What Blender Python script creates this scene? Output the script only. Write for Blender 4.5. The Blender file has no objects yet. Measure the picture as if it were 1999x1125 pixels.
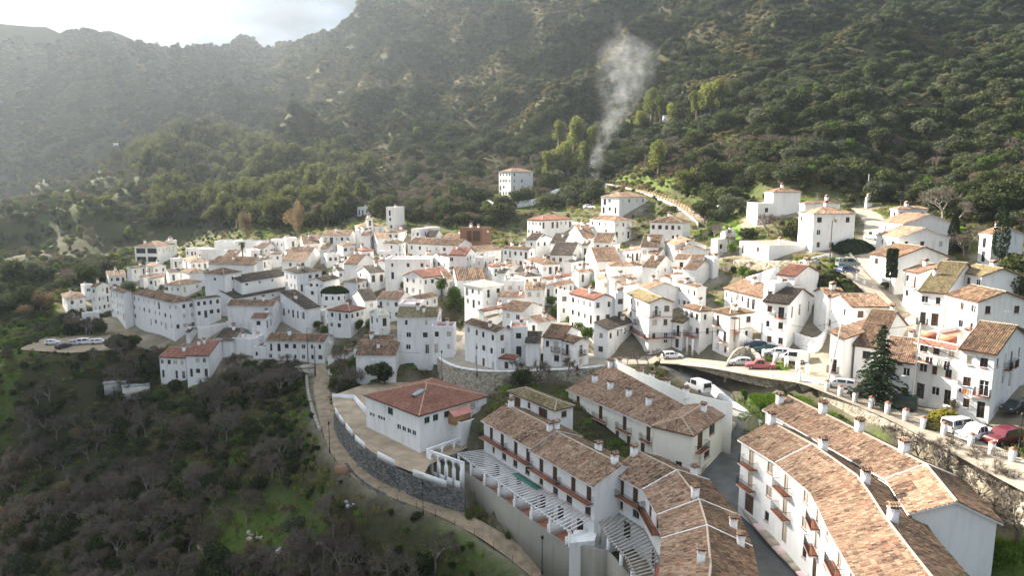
import bpy, math, random
import numpy as np
from mathutils import Vector

S = bpy.context.scene
COL = S.collection
rnd = random.Random(7)
nr = np.random.RandomState(11)

# ---------------------------------------------------------------- camera, sky, sun, exposure
CAMZ = 60.0
PITCH = math.radians(8.5)
FPX = 1360.0                     # focal length in photograph pixels (1999 wide)
SUN_AZ = math.radians(-53.0)     # from +Y towards +X
SUN_EL = math.radians(30.0)
cam_data = bpy.data.cameras.new('camera')
cam = bpy.data.objects.new('camera', cam_data)
COL.objects.link(cam)
cam.location = (0, 0, CAMZ)
cam.rotation_euler = (math.radians(90) - PITCH, 0, 0)
cam_data.sensor_width = 36.0
cam_data.lens = 36.0 * FPX / 1999.0
cam_data.clip_start = 0.5
cam_data.clip_end = 12000
S.camera = cam

S.view_settings.view_transform = 'Standard'
S.view_settings.look = 'None'
S.view_settings.gamma = 1.0
S.view_settings.use_curve_mapping = False
S.view_settings.exposure = 2.15

SUNV = Vector((math.cos(SUN_EL)*math.sin(SUN_AZ), math.cos(SUN_EL)*math.cos(SUN_AZ), math.sin(SUN_EL)))
sd = bpy.data.lights.new('sun', 'SUN'); sd.energy = 5.0; sd.angle = math.radians(0.6); sd.color = (1.0, 0.91, 0.78)
sun = bpy.data.objects.new('sun', sd); COL.objects.link(sun)
sun.rotation_euler = (-SUNV).to_track_quat('-Z', 'Y').to_euler()

W = bpy.data.worlds.new('World'); S.world = W; W.use_nodes = True
nt = W.node_tree; nt.nodes.clear()
def wn(t, **k):
    n = nt.nodes.new(t)
    for a, b in k.items(): setattr(n, a, b)
    return n
out = wn('ShaderNodeOutputWorld'); bg = wn('ShaderNodeBackground'); bg.inputs[1].default_value = 0.080
sky = wn('ShaderNodeTexSky', sky_type='NISHITA'); sky.sun_disc = False
sky.sun_elevation = SUN_EL; sky.sun_rotation = SUN_AZ
sky.altitude = 500; sky.dust_density = 2.0
tc = wn('ShaderNodeTexCoord'); mp = wn('ShaderNodeMapping'); mp.inputs['Scale'].default_value = (1.0, 1.0, 2.6)
no = wn('ShaderNodeTexNoise'); no.inputs['Scale'].default_value = 2.6; no.inputs['Detail'].default_value = 6; no.inputs['Roughness'].default_value = 0.5
no2 = wn('ShaderNodeTexNoise'); no2.inputs['Scale'].default_value = 5.0; no2.inputs['Detail'].default_value = 7
rp = wn('ShaderNodeValToRGB'); rp.color_ramp.elements[0].position = 0.30; rp.color_ramp.elements[1].position = 0.52
rp.color_ramp.elements[0].color = (0, 0, 0, 1); rp.color_ramp.elements[1].color = (1, 1, 1, 1)
rc = wn('ShaderNodeValToRGB'); rc.color_ramp.elements[0].position = 0.34; rc.color_ramp.elements[1].position = 0.66
rc.color_ramp.elements[0].color = (1.45, 1.75, 2.1, 1); rc.color_ramp.elements[1].color = (3.4, 3.65, 3.9, 1)
mx = wn('ShaderNodeMix', data_type='RGBA')
L = nt.links.new
L(tc.outputs['Generated'], mp.inputs['Vector']); L(mp.outputs[0], no.inputs['Vector']); L(mp.outputs[0], no2.inputs['Vector'])
L(no.outputs[0], rp.inputs[0]); L(no2.outputs[0], rc.inputs[0])
L(rp.outputs[0], mx.inputs[0]); L(sky.outputs[0], mx.inputs[6]); L(rc.outputs[0], mx.inputs[7])
sx_ = wn('ShaderNodeSeparateXYZ'); L(tc.outputs['Generated'], sx_.inputs[0])
ze = wn('ShaderNodeMapRange'); ze.inputs[1].default_value = 0.0; ze.inputs[2].default_value = 1.0; ze.inputs[3].default_value = 0.20; ze.inputs[4].default_value = 1.55; L(sx_.outputs[2], ze.inputs[0])   # an overcast sky is brighter towards the zenith
mz = wn('ShaderNodeVectorMath', operation='SCALE'); L(mx.outputs[2], mz.inputs[0]); L(ze.outputs[0], mz.inputs['Scale'])
L(mz.outputs[0], bg.inputs[0]); L(bg.outputs[0], out.inputs[0])

S.cycles.max_bounces = 6
S.cycles.diffuse_bounces = 3
S.cycles.glossy_bounces = 2
S.cycles.transmission_bounces = 3
S.cycles.volume_bounces = 1
S.cycles.transparent_max_bounces = 6
S.cycles.volume_step_rate = 2.0
S.cycles.volume_max_steps = 128
S.cycles.use_denoising = True
S.cycles.sample_clamp_indirect = 6.0

# ---------------------------------------------------------------- photograph pixel -> place
CP, SP = math.cos(PITCH), math.sin(PITCH)
ZOOM = {'p': (0, 0, 1.0), 'z1': (0, 400, 3.308), 'z2': (400, 400, 4.3275), 'z3': (700, 380, 4.3275), 'z4': (1000, 380, 4.3275),
        'z5': (1350, 330, 4.3275), 'z6': (1650, 330, 4.3266), 'z7': (450, 560, 4.3275), 'z8': (750, 560, 4.3275),
        'a1': (1050, 500, 4.3275), 'a2': (1350, 500, 4.3275), 'a3': (1599, 500, 3.41), 'a4': (580, 700, 3.517),
        'a5': (850, 700, 3.75), 'a6': (850, 860, 4.244), 'a7': (1100, 680, 3.998), 'a8': (1150, 850, 3.998),
        'b1': (1420, 760, 3.083), 'b2': (1600, 700, 4.501), 'b3': (0, 700, 2.647), 'b4': (350, 900, 3.075),
        'b5': (0, 0, 2.344), 'b6': (600, 0, 2.344), 'b7': (1200, 0, 2.344), 'b8': (900, 300, 3.998), 'c1': (100, 440, 5.626)}
def px(zoom, x, y):
    a = ZOOM[zoom]; return (a[0] + x / a[2], a[1] + y / a[2])
def ray(p):
    dx = p[0] - 999.5; dy = p[1] - 562.5
    return np.array([dx, FPX*CP - dy*SP, -FPX*SP - dy*CP]) / FPX
def at_z(p, z):                 # z measured from the camera height
    d = ray(p); t = z / d[2]; return np.array([d[0]*t, d[1]*t, CAMZ + z])
def at_d(p, dep):               # depth along the view axis
    d = ray(p); return np.array([d[0]*dep, d[1]*dep, CAMZ + d[2]*dep])
def project(P):
    x, y, z = P[0], P[1], P[2] - CAMZ
    f = y*CP - z*SP; u = y*SP + z*CP
    return (999.5 + FPX*x/f, 562.5 - FPX*u/f)
def anch(p):                    # (px,py,v): v<0 height, v>0 depth
    return at_z(p, p[2]) if p[2] < 0 else at_d(p, p[2])

# ---------------------------------------------------------------- materials
MATS = {}
def newmat(name):
    m = bpy.data.materials.new(name); m.use_nodes = True; m.node_tree.nodes.clear(); MATS[name] = m
    return m, m.node_tree
def nd(t, kind, **k):
    n = t.nodes.new(kind)
    for a, b in k.items():
        if a in ('blend_type', 'data_type', 'attribute_name', 'feature', 'noise_dimensions', 'operation', 'attribute_type', 'distance', 'wave_type', 'musgrave_type'): setattr(n, a, b)
        else: n.inputs[a].default_value = b
    return n
def ramp(t, stops):
    r = t.nodes.new('ShaderNodeValToRGB'); e = r.color_ramp.elements
    while len(e) < len(stops): e.new(0.5)
    for i, (p, c) in enumerate(stops): e[i].position = p; e[i].color = tuple(c) + (1,)
    return r
def simple(name, c, rough=0.8, var=0.12, scale=0.8, metallic=0.0, bump=0.0, bscale=6.0, spec=0.3):
    m, t = newmat(name)
    o = nd(t, 'ShaderNodeOutputMaterial'); b = nd(t, 'ShaderNodeBsdfPrincipled', Roughness=rough, Metallic=metallic)
    b.inputs['Specular IOR Level'].default_value = spec
    g = t.nodes.new('ShaderNodeNewGeometry')
    n = nd(t, 'ShaderNodeTexNoise', Scale=scale, Detail=5.0, Roughness=0.6)
    t.links.new(g.outputs['Position'], n.inputs['Vector'])
    r = ramp(t, [(0.3, [x*(1-var) for x in c]), (0.7, [min(1, x*(1+var)) for x in c])])
    t.links.new(n.outputs[0], r.inputs[0]); t.links.new(r.outputs[0], b.inputs['Base Color'])
    if bump:
        n2 = nd(t, 'ShaderNodeTexNoise', Scale=bscale, Detail=5.0); t.links.new(g.outputs['Position'], n2.inputs['Vector'])
        bp = nd(t, 'ShaderNodeBump', Strength=bump, Distance=0.1); t.links.new(n2.outputs[0], bp.inputs['Height']); t.links.new(bp.outputs[0], b.inputs['Normal'])
    t.links.new(b.outputs[0], o.inputs[0]); return m
def plaster(name, c, stain=(0.42, 0.38, 0.32), amount=0.5):
    m, t = newmat(name)
    o = nd(t, 'ShaderNodeOutputMaterial'); b = nd(t, 'ShaderNodeBsdfPrincipled', Roughness=0.85)
    b.inputs['Specular IOR Level'].default_value = 0.2
    g = t.nodes.new('ShaderNodeNewGeometry')
    mp = nd(t, 'ShaderNodeMapping'); mp.inputs['Scale'].default_value = (1.3, 1.3, 0.22)
    t.links.new(g.outputs['Position'], mp.inputs['Vector'])
    n = nd(t, 'ShaderNodeTexNoise', Scale=1.0, Detail=8.0, Roughness=0.68); t.links.new(mp.outputs[0], n.inputs['Vector'])
    n2 = nd(t, 'ShaderNodeTexNoise', Scale=0.23, Detail=4.0); t.links.new(g.outputs['Position'], n2.inputs['Vector'])
    r = ramp(t, [(0.50, (0, 0, 0)), (0.74, (amount,)*3)]); t.links.new(n.outputs[0], r.inputs[0])
    r2 = ramp(t, [(0.35, [x*0.93 for x in c]), (0.65, c)]); t.links.new(n2.outputs[0], r2.inputs[0])
    mx = nd(t, 'ShaderNodeMix', data_type='RGBA'); t.links.new(r.outputs[0], mx.inputs[0]); t.links.new(r2.outputs[0], mx.inputs[6]); mx.inputs[7].default_value = stain + (1,)
    t.links.new(mx.outputs[2], b.inputs['Base Color'])
    bp = nd(t, 'ShaderNodeBump', Strength=0.25, Distance=0.05); t.links.new(n.outputs[0], bp.inputs['Height']); t.links.new(bp.outputs[0], b.inputs['Normal'])
    t.links.new(b.outputs[0], o.inputs[0]); return m
def tilemat(name, stops, moss=0.3, mosscol=(0.16, 0.15, 0.07), rough=0.85):
    """per-tile colour from the face attribute 'tint', lichen patches over it"""
    m, t = newmat(name)
    o = nd(t, 'ShaderNodeOutputMaterial'); b = nd(t, 'ShaderNodeBsdfPrincipled', Roughness=rough); b.inputs['Specular IOR Level'].default_value = 0.25
    a = nd(t, 'ShaderNodeAttribute', attribute_name='tint')
    r = ramp(t, stops); t.links.new(a.outputs['Fac'], r.inputs[0])
    g = t.nodes.new('ShaderNodeNewGeometry')
    n = nd(t, 'ShaderNodeTexNoise', Scale=0.55, Detail=9.0, Roughness=0.75); t.links.new(g.outputs['Position'], n.inputs['Vector'])
    r2 = ramp(t, [(0.48, (0, 0, 0)), (0.66, (moss,)*3)]); t.links.new(n.outputs[0], r2.inputs[0])
    mx = nd(t, 'ShaderNodeMix', data_type='RGBA'); t.links.new(r2.outputs[0], mx.inputs[0]); t.links.new(r.outputs[0], mx.inputs[6]); mx.inputs[7].default_value = mosscol + (1,)
    n3 = nd(t, 'ShaderNodeTexNoise', Scale=9.0, Detail=3.0); t.links.new(g.outputs['Position'], n3.inputs['Vector'])
    r3 = ramp(t, [(0.3, (0.72,)*3), (0.7, (1.2,)*3)]); t.links.new(n3.outputs[0], r3.inputs[0])
    mm = nd(t, 'ShaderNodeMix', data_type='RGBA', blend_type='MULTIPLY'); mm.inputs[0].default_value = 1.0
    t.links.new(mx.outputs[2], mm.inputs[6]); t.links.new(r3.outputs[0], mm.inputs[7])
    t.links.new(mm.outputs[2], b.inputs['Base Color']); t.links.new(b.outputs[0], o.inputs[0]); return m
def leafmat(name, c0, c1, trans=0.35, rough=0.6):
    m, t = newmat(name)
    o = nd(t, 'ShaderNodeOutputMaterial')
    a = nd(t, 'ShaderNodeAttribute', attribute_name='tint'); oi = t.nodes.new('ShaderNodeObjectInfo')
    ad = nd(t, 'ShaderNodeMath', operation='MULTIPLY_ADD'); ad.inputs[1].default_value = 0.55
    sc = nd(t, 'ShaderNodeMath', operation='MULTIPLY'); sc.inputs[1].default_value = 0.45
    t.links.new(oi.outputs['Random'], sc.inputs[0]); t.links.new(a.outputs['Fac'], ad.inputs[0]); t.links.new(sc.outputs[0], ad.inputs[2])
    r = ramp(t, [(0.1, c0), (0.9, c1)]); t.links.new(ad.outputs[0], r.inputs[0])
    d = nd(t, 'ShaderNodeBsdfDiffuse'); tr = nd(t, 'ShaderNodeBsdfTranslucent'); ms = nd(t, 'ShaderNodeMixShader', Fac=trans)
    t.links.new(r.outputs[0], d.inputs[0]); t.links.new(r.outputs[0], tr.inputs[0])
    t.links.new(d.outputs[0], ms.inputs[1]); t.links.new(tr.outputs[0], ms.inputs[2]); t.links.new(ms.outputs[0], o.inputs[0]); return m

plaster('white', (0.84, 0.835, 0.815)); plaster('white_clean', (0.83, 0.83, 0.81), amount=0.25)
plaster('cream', (0.80, 0.77, 0.68), amount=0.25); plaster('old_wall', (0.62, 0.59, 0.54), stain=(0.25, 0.21, 0.16), amount=0.8)
plaster('pinkish', (0.72, 0.52, 0.50)); plaster('concrete', (0.30, 0.28, 0.235), stain=(0.22, 0.19, 0.13), amount=0.9)
plaster('grey_render', (0.36, 0.35, 0.34), stain=(0.2, 0.19, 0.17), amount=0.7)
tilemat('tile_tan', [(0.0, (0.075, 0.046, 0.032)), (0.3, (0.225, 0.135, 0.09)), (0.6, (0.34, 0.22, 0.145)), (0.85, (0.46, 0.33, 0.225)), (1.0, (0.33, 0.14, 0.085))], moss=0.25)
tilemat('tile_brown', [(0.0, (0.05, 0.032, 0.022)), (0.5, (0.165, 0.098, 0.064)), (0.85, (0.31, 0.195, 0.12)), (1.0, (0.32, 0.15, 0.09))], moss=0.5)
tilemat('tile_dark', [(0.0, (0.03, 0.025, 0.022)), (0.6, (0.085, 0.062, 0.05)), (1.0, (0.18, 0.12, 0.085))], moss=0.55, mosscol=(0.10, 0.11, 0.06))
tilemat('tile_moss', [(0.0, (0.08, 0.06, 0.03)), (0.5, (0.21, 0.16, 0.085)), (1.0, (0.38, 0.30, 0.18))], moss=0.7, mosscol=(0.17, 0.155, 0.055))
tilemat('tile_orange', [(0.0, (0.09, 0.052, 0.035)), (0.5, (0.24, 0.145, 0.098)), (1.0, (0.40, 0.26, 0.175))], moss=0.4)
tilemat('tile_red', [(0.0, (0.19, 0.085, 0.06)), (0.6, (0.29, 0.13, 0.09)), (1.0, (0.36, 0.19, 0.13))], moss=0.10)
tilemat('tile_cream', [(0.0, (0.55, 0.50, 0.38)), (1.0, (0.72, 0.67, 0.55))], moss=0.2)
tilemat('ridge', [(0.0, (0.36, 0.28, 0.21)), (1.0, (0.55, 0.46, 0.35))], moss=0.2)
tilemat('stone', [(0.0, (0.24, 0.21, 0.165)), (0.5, (0.44, 0.39, 0.31)), (1.0, (0.62, 0.56, 0.45))], moss=0.12, mosscol=(0.2, 0.18, 0.1))
tilemat('stone_dark', [(0.0, (0.075, 0.075, 0.075)), (0.5, (0.15, 0.15, 0.145)), (1.0, (0.27, 0.26, 0.24))], moss=0.3, mosscol=(0.09, 0.1, 0.05))
tilemat('brickwork', [(0.0, (0.20, 0.10, 0.065)), (1.0, (0.32, 0.18, 0.12))], moss=0.1)
simple('mortar', (0.33, 0.29, 0.23)); simple('mortar_dark', (0.09, 0.085, 0.08))
simple('terracotta', (0.42, 0.17, 0.10), var=0.25, scale=2); simple('red_paint', (0.34, 0.05, 0.05)); simple('red_roof', (0.46, 0.20, 0.16), var=0.2)
simple('glass', (0.025, 0.03, 0.035), rough=0.12, spec=0.6); simple('wood', (0.10, 0.055, 0.035), rough=0.5, var=0.3, scale=3); simple('blind', (0.50, 0.43, 0.34), rough=0.7)
simple('wood_light', (0.42, 0.24, 0.12), var=0.2, scale=3); simple('green_frame', (0.10, 0.20, 0.15)); simple('blue_door', (0.05, 0.13, 0.25))
simple('frame_white', (0.75, 0.75, 0.73)); simple('iron', (0.03, 0.03, 0.032), rough=0.5, metallic=0.4); simple('grey_metal', (0.30, 0.31, 0.32), rough=0.45, metallic=0.5)
simple('asphalt', (0.11, 0.11, 0.105), var=0.3, scale=0.5, bump=0.3); simple('paving', (0.34, 0.29, 0.225), var=0.25, scale=0.6, bump=0.2); simple('dirt', (0.27, 0.205, 0.135), var=0.35, scale=0.7, bump=0.6, bscale=3)
simple('yard', (0.34, 0.26, 0.18), var=0.35, scale=0.35, bump=0.3); simple('gutter', (0.12, 0.06, 0.05))
simple('pergola_white', (0.78, 0.77, 0.76)); simple('pergola_grey', (0.50, 0.45, 0.40), var=0.2); simple('green_cloth', (0.05, 0.17, 0.12))
simple('tyre', (0.02, 0.02, 0.02), rough=0.8); simple('car_glass', (0.02, 0.025, 0.03), rough=0.06, spec=0.8); simple('hub', (0.4, 0.4, 0.42), metallic=0.8, rough=0.35)
for k, c in dict(car_white=(0.78, 0.78, 0.78), car_silver=(0.50, 0.51, 0.52), car_black=(0.015, 0.017, 0.02), car_green=(0.03, 0.10, 0.08), car_blue=(0.03, 0.05, 0.12), car_red=(0.10, 0.012, 0.02), car_grey_green=(0.14, 0.20, 0.18), car_dark_green=(0.01, 0.03, 0.028), car_pink=(0.34, 0.09, 0.10)).items():
    simple(k, c, rough=0.22, var=0.02, spec=0.6)
simple('bark', (0.11, 0.085, 0.065), var=0.3, scale=4, bump=0.5); simple('bark_grey', (0.20, 0.17, 0.15), var=0.3, scale=4)
simple('orange_cloth', (0.8, 0.25, 0.05)); simple('blue_cloth', (0.025, 0.035, 0.09)); simple('pink_cloth', (0.7, 0.35, 0.38)); simple('yellow', (0.75, 0.5, 0.08)); simple('solar', (0.32, 0.36, 0.36), rough=0.15)
leafmat('leaf_oak', (0.022, 0.032, 0.014), (0.085, 0.10, 0.040), 0.3)
leafmat('leaf_olive', (0.055, 0.066, 0.042), (0.13, 0.145, 0.085), 0.3)
leafmat('leaf_scrub', (0.080, 0.074, 0.032), (0.21, 0.185, 0.085), 0.38)
leafmat('leaf_tall', (0.085, 0.105, 0.025), (0.24, 0.26, 0.07), 0.45)
leafmat('leaf_bright', (0.05, 0.095, 0.02), (0.14, 0.20, 0.045), 0.45)
leafmat('leaf_euc', (0.050, 0.064, 0.024), (0.17, 0.18, 0.06), 0.42)
leafmat('leaf_autumn', (0.12, 0.095, 0.07), (0.30, 0.22, 0.115), 0.45)
leafmat('leaf_yellow', (0.16, 0.16, 0.03), (0.42, 0.34, 0.07), 0.4)
leafmat('leaf_pine', (0.018, 0.032, 0.018), (0.05, 0.075, 0.04), 0.15)
leafmat('leaf_palm', (0.05, 0.075, 0.025), (0.14, 0.17, 0.06), 0.3)
leafmat('twig', (0.095, 0.078, 0.066), (0.22, 0.185, 0.15), 0.2)
leafmat('twig_brown', (0.12, 0.085, 0.055), (0.24, 0.18, 0.12), 0.2)
leafmat('grass', (0.09, 0.17, 0.02), (0.22, 0.34, 0.05), 0.4)
leafmat('dry_grass', (0.14, 0.13, 0.05), (0.28, 0.25, 0.11), 0.4)

# ---------------------------------------------------------------- mesh building
class MB:
    """collects faces; build() links them as one mesh object"""
    def __init__(s): s.v = []; s.n = 0; s.f = []; s.mats = []
    def mi(s, m):
        if m not in s.mats: s.mats.append(m)
        return s.mats.index(m)
    def add(s, verts, faces, m, tint=0.5):
        verts = np.asarray(verts, float).reshape(-1, 3)
        faces = np.asarray(faces, dtype=np.int64)
        if faces.ndim == 1: faces = faces[None, :]
        if len(faces) == 0: return
        t = np.broadcast_to(np.asarray(tint, float), (len(faces),))
        s.v.append(verts); s.f.append((faces + s.n, s.mi(m), t)); s.n += len(verts)
    def poly(s, pts, m, tint=0.5): s.add(pts, list(range(len(pts))), m, tint)
    def box(s, c, u, v, w, m, tint=0.5):
        """c corner; u,v,w edge vectors (right-handed)"""
        c, u, v, w = map(np.asarray, (c, u, v, w))
        P = [c, c+u, c+u+v, c+v, c+w, c+u+w, c+u+v+w, c+v+w]
        s.add(P, [(3, 2, 1, 0), (4, 5, 6, 7), (0, 1, 5, 4), (1, 2, 6, 5), (2, 3, 7, 6), (3, 0, 4, 7)], m, tint)
    def cbox(s, c, sx, sy, sz, m, rot=0.0, tint=0.5):
        ca, sa = math.cos(rot), math.sin(rot)
        u = np.array([ca, sa, 0])*sx; v = np.array([-sa, ca, 0])*sy; w = np.array([0, 0, sz])
        s.box(np.asarray(c, float) - u/2 - v/2, u, v, w, m, tint)
    def prism(s, pts, z0, z1, m, top=None, tint=0.5):
        pts = [np.asarray(p, float) for p in pts]; n = len(pts)
        zb = np.broadcast_to(z0, (n,)); zt = np.broadcast_to(z1, (n,))
        P = [(p[0], p[1], zb[i]) for i, p in enumerate(pts)] + [(p[0], p[1], zt[i]) for i, p in enumerate(pts)]
        for i in range(n):
            j = (i+1) % n; s.add([P[i], P[j], P[n+j], P[n+i]], (0, 1, 2, 3), m, tint)
        s.poly(P[n:], top or m, tint); s.poly(P[:n][::-1], m, tint)
    def tube(s, pts, radii, m, k=6, cap=True, tint=0.5):
        pts = [np.asarray(p, float) for p in pts]; n = len(pts); V = []
        radii = np.broadcast_to(radii, (n,))
        for i in range(n):
            d = pts[min(i+1, n-1)] - pts[max(i-1, 0)]; d = d/(np.linalg.norm(d)+1e-9)
            a = np.cross(d, [0, 0, 1]) if abs(d[2]) < 0.9 else np.cross(d, [1, 0, 0]); a /= np.linalg.norm(a); b = np.cross(d, a)
            for j in range(k):
                t = 2*math.pi*j/k; V.append(pts[i] + radii[i]*(math.cos(t)*a + math.sin(t)*b))
        F = [(i*k+j, i*k+(j+1) % k, (i+1)*k+(j+1) % k, (i+1)*k+j) for i in range(n-1) for j in range(k)]
        s.add(V, F, m, tint)
        if cap: s.poly(V[-k:], m, tint)
    def build(s, name, parent=None, origin=None, smooth=False):
        me = bpy.data.meshes.new(name)
        V = np.concatenate(s.v) if s.v else np.zeros((0, 3))
        if origin is not None: V = V - np.asarray(origin)
        me.vertices.add(len(V)); me.vertices.foreach_set('co', V.astype(np.float32).ravel())
        loops = np.concatenate([f.ravel() for f, _, _ in s.f]).astype(np.int32)
        sizes = np.concatenate([np.full(len(f), f.shape[1]) for f, _, _ in s.f])
        mats = np.concatenate([np.full(len(f), mi) for f, mi, _ in s.f]).astype(np.int32)
        tint = np.concatenate([t for _, _, t in s.f]).astype(np.float32)
        starts = np.concatenate([[0], np.cumsum(sizes)[:-1]]).astype(np.int32)
        me.loops.add(len(loops)); me.loops.foreach_set('vertex_index', loops)
        me.polygons.add(len(sizes)); me.polygons.foreach_set('loop_start', starts)
        me.polygons.foreach_set('material_index', mats)
        if smooth: me.polygons.foreach_set('use_smooth', np.ones(len(sizes), bool))
        at = me.attributes.new('tint', 'FLOAT', 'FACE'); at.data.foreach_set('value', tint)
        me.update(calc_edges=True)
        for m in s.mats: me.materials.append(MATS[m])
        o = bpy.data.objects.new(name, me); COL.objects.link(o)
        if parent is not None: o.parent = parent
        return o
def tag(o, label=None, cat=None, group=None, kind=None):
    if label: o['label'] = label
    if cat: o['category'] = cat
    if group: o['group'] = group
    if kind: o['kind'] = kind
    return o
def thing(name, label, cat, loc, group=None):
    o = bpy.data.objects.new(name, None); COL.objects.link(o); o.location = tuple(loc); o.empty_display_size = 0.2
    return tag(o, label, cat, group)

# ---------------------------------------------------------------- terrain
CTRL = [ # photograph px, py, height below camera (<0) or depth (>0)
 (818,882,-43.4),(1352,920,-42.0),(1450,1005,-40.0),(1933,818,-29.2),(1780,830,-30.0),(1767,591,-23.0),(1530,679,-30.0),(1480,715,-31.2),(1310,697,-33.3),
 (1165,692,-34.0),(960,715,-37.2),(860,690,-38.0),(842,708,-38.8),(100,705,-46.5),(200,705,-47),(630,708,-46.0),(640,820,-47.0),(700,925,-47.3),(860,995,-48.7),(1060,1120,-52.4),
 (340,665,-43.5),(400,725,-48.0),(150,672,-44.0),(130,630,-44.0),(215,620,-42.0),(290,510,-30.5),(430,640,-40.0),(600,620,-38.0),(500,560,-34.0),
 (400,480,-26.0),(600,470,-22.0),(700,450,-17.5),(800,450,-17.0),(1000,470,-19.5),(1075,460,-17.8),(1000,560,-28.5),(800,560,-31.0),(800,640,-36.0),
 (1150,600,-29.5),(1100,560,-27.0),(1250,540,-23.5),(1300,600,-26.5),(1400,600,-26.0),(1300,500,-19.0),(1400,510,-18.5),(1450,640,-28.0),
 (1600,500,-14.2),(1650,540,-18.0),(1700,600,-22.0),(1700,440,-9.8),(1690,405,-7.0),(1900,560,-19.0),(1990,640,-23.0),(1925,480,-13.0),(1950,405,-6.0),(1850,395,-5.8),
 (1185,362,300.),(1330,400,235.),(1450,400,205.),(1230,415,235.),(1150,405,255.),(1000,385,300.),(1330,460,215.),
 (500,450,300.),(600,410,330.),(400,430,330.),(250,450,330.),(100,450,340.),(0,540,273.),(60,545,268.),(0,400,400.),(150,350,420.),(200,400,370.),(300,330,420.),(400,330,430.),(500,350,400.),(650,350,390.),
 (300,270,470.),(450,262,500.),
 (100,240,720.),(100,35,830.),(0,30,830.),(220,36,840.),(-200,30,830.),(-200,240,700.),(380,86,880.),(420,160,800.),(460,97,930.),(540,92,900.),(380,190,700.),
 (250,330,620.),(50,330,640.),(350,250,610.),(450,180,720.),(600,64,800.),(600,150,650.),(680,28,760.),(700,-10,760.),(800,-60,770.),
 (500,260,560.),(600,280,470.),(700,200,540.),(700,300,430.),(850,380,330.),(700,400,330.),(1000,300,385.),(1000,200,480.),(1000,100,580.),(1000,0,680.),(850,80,640.),(1000,-80,760.),
 (1150,330,330.),(1300,300,300.),(1300,200,370.),(1300,100,450.),(1300,0,540.),(1300,-80,620.),(1500,340,235.),(1600,330,215.),(1600,200,290.),(1600,100,370.),(1600,0,460.),(1600,-80,540.),
 (1900,330,215.),(1900,200,280.),(1900,100,350.),(1900,0,430.),(1900,-80,510.),(2300,300,220.),(2300,100,330.),(2300,-60,480.),(2300,500,140.),(2300,800,80.),
 (400,800,-53.0),(200,760,-55.0),(0,700,-50.0),(600,900,-51.0),(500,830,-50.5),(400,900,-60.0),(200,900,-68.0),(0,900,-70.0),(700,1080,-56.5),(400,1100,-68.0),(0,1100,-82.0),(900,1110,-53.5),
 (700,1000,-51.5),(500,1400,-80.0),(1100,1400,-62.0),(1500,1400,-44.0),(1520,1110,-42.5),(1400,940,-41.0),(1450,830,-37.5),(1390,765,-34.5),(1650,800,-33.0),(1850,915,-33.5),(1950,1050,-36.0),(2100,1100,-34.0),(1750,1100,-38.5),(1990,930,-29.8),
 (-300,700,-50.0),(-300,500,300.),(-300,1000,-80.0)]
EXTRA = [(-500,1250,190),(0,1300,230),(300,1250,330),(600,1200,400),(800,700,330),(700,300,160),(-900,900,150),(-900,400,60),(-600,200,-40),(-300,0,-60),(0,-100,-20),(300,0,10),(-100,900,250),(0,15,-9),(-60,30,-15),(60,30,8),
         (-560,1000,CAMZ+150),(-280,1100,CAMZ+150)]
CTRL = [c for c in CTRL if c not in ((1390,765,-34.5), (1450,830,-37.5))]
cp = [anch(c) for c in CTRL] + [np.array(e, float) for e in EXTRA]
cp = np.array(cp)
def tps_fit(P, Z, lam):
    n = len(P); d = np.linalg.norm(P[:, None] - P[None], axis=2)/100.0
    K = d**2*np.log(d + 1e-9); K += np.eye(n)*lam
    A = np.zeros((n+3, n+3)); A[:n, :n] = K; A[:n, n] = 1; A[:n, n+1:] = P/100.0; A[n, :n] = 1; A[n+1:, :n] = P.T/100.0
    return np.linalg.solve(A, np.concatenate([Z, [0, 0, 0]]))
_w = tps_fit(cp[:, :2], cp[:, 2], 0.02)
def tps(X, Y):
    sh = X.shape; Q = np.stack([X.ravel(), Y.ravel()], 1); o = np.zeros(len(Q)); n = len(cp)
    for a in range(0, len(Q), 20000):
        q = Q[a:a+20000]; d = np.linalg.norm(q[:, None] - cp[None, :, :2], axis=2)/100.0
        o[a:a+20000] = (d**2*np.log(d+1e-9)) @ _w[:n] + _w[n] + (q/100.0) @ _w[n+1:]
    return o.reshape(sh)
def axis(a0, a1, b0, b1, fine, grow=1.045, cap=14):
    c = list(np.arange(b0, b1+1e-6, fine)); s = fine; x = b0
    lo = []
    while x > a0: s = min(s*grow, cap); x -= s; lo.append(x)
    s = fine; x = c[-1]; hi = []
    while x < a1: s = min(s*grow, cap); x += s; hi.append(x)
    return np.array(lo[::-1] + c + hi)
GX = axis(-1300, 1100, -130, 100, 1.4); GY = axis(-60, 1500, 50, 270, 1.4)
XX, YY = np.meshgrid(GX, GY, indexing='ij')
GZ = tps(XX, YY)
rr = np.random.RandomState(5)
def sines(X, Y, n, l0, l1, seed, ridged=False):
    r = np.random.RandomState(seed); o = np.zeros_like(X)
    for i in range(n):
        l = l0*(l1/l0)**r.rand(); a = r.rand()*6.283; p = r.rand()*6.283
        s = np.sin((X*math.cos(a) + Y*math.sin(a))*6.283/l + p)
        o += (1 - 2*np.abs(s) if ridged else s)*l
    return o/(n**0.5*l1)
dist = np.hypot(XX, YY)
wild = np.clip((dist - 300)/260, 0, 1)
GZ += sines(XX, YY, 22, 60, 260, 3)*wild*14 + sines(XX, YY, 30, 12, 50, 4)*(0.25 + 1.6*wild)*np.clip((dist-60)/60, 0.1, 1)
GZ += sines(XX, YY, 14, 70, 170, 9, True)*wild*17
_hi = 270.0
GZ = np.where(GZ > _hi-60, _hi-60+60*np.tanh((GZ-_hi+60)/60), GZ)
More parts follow.
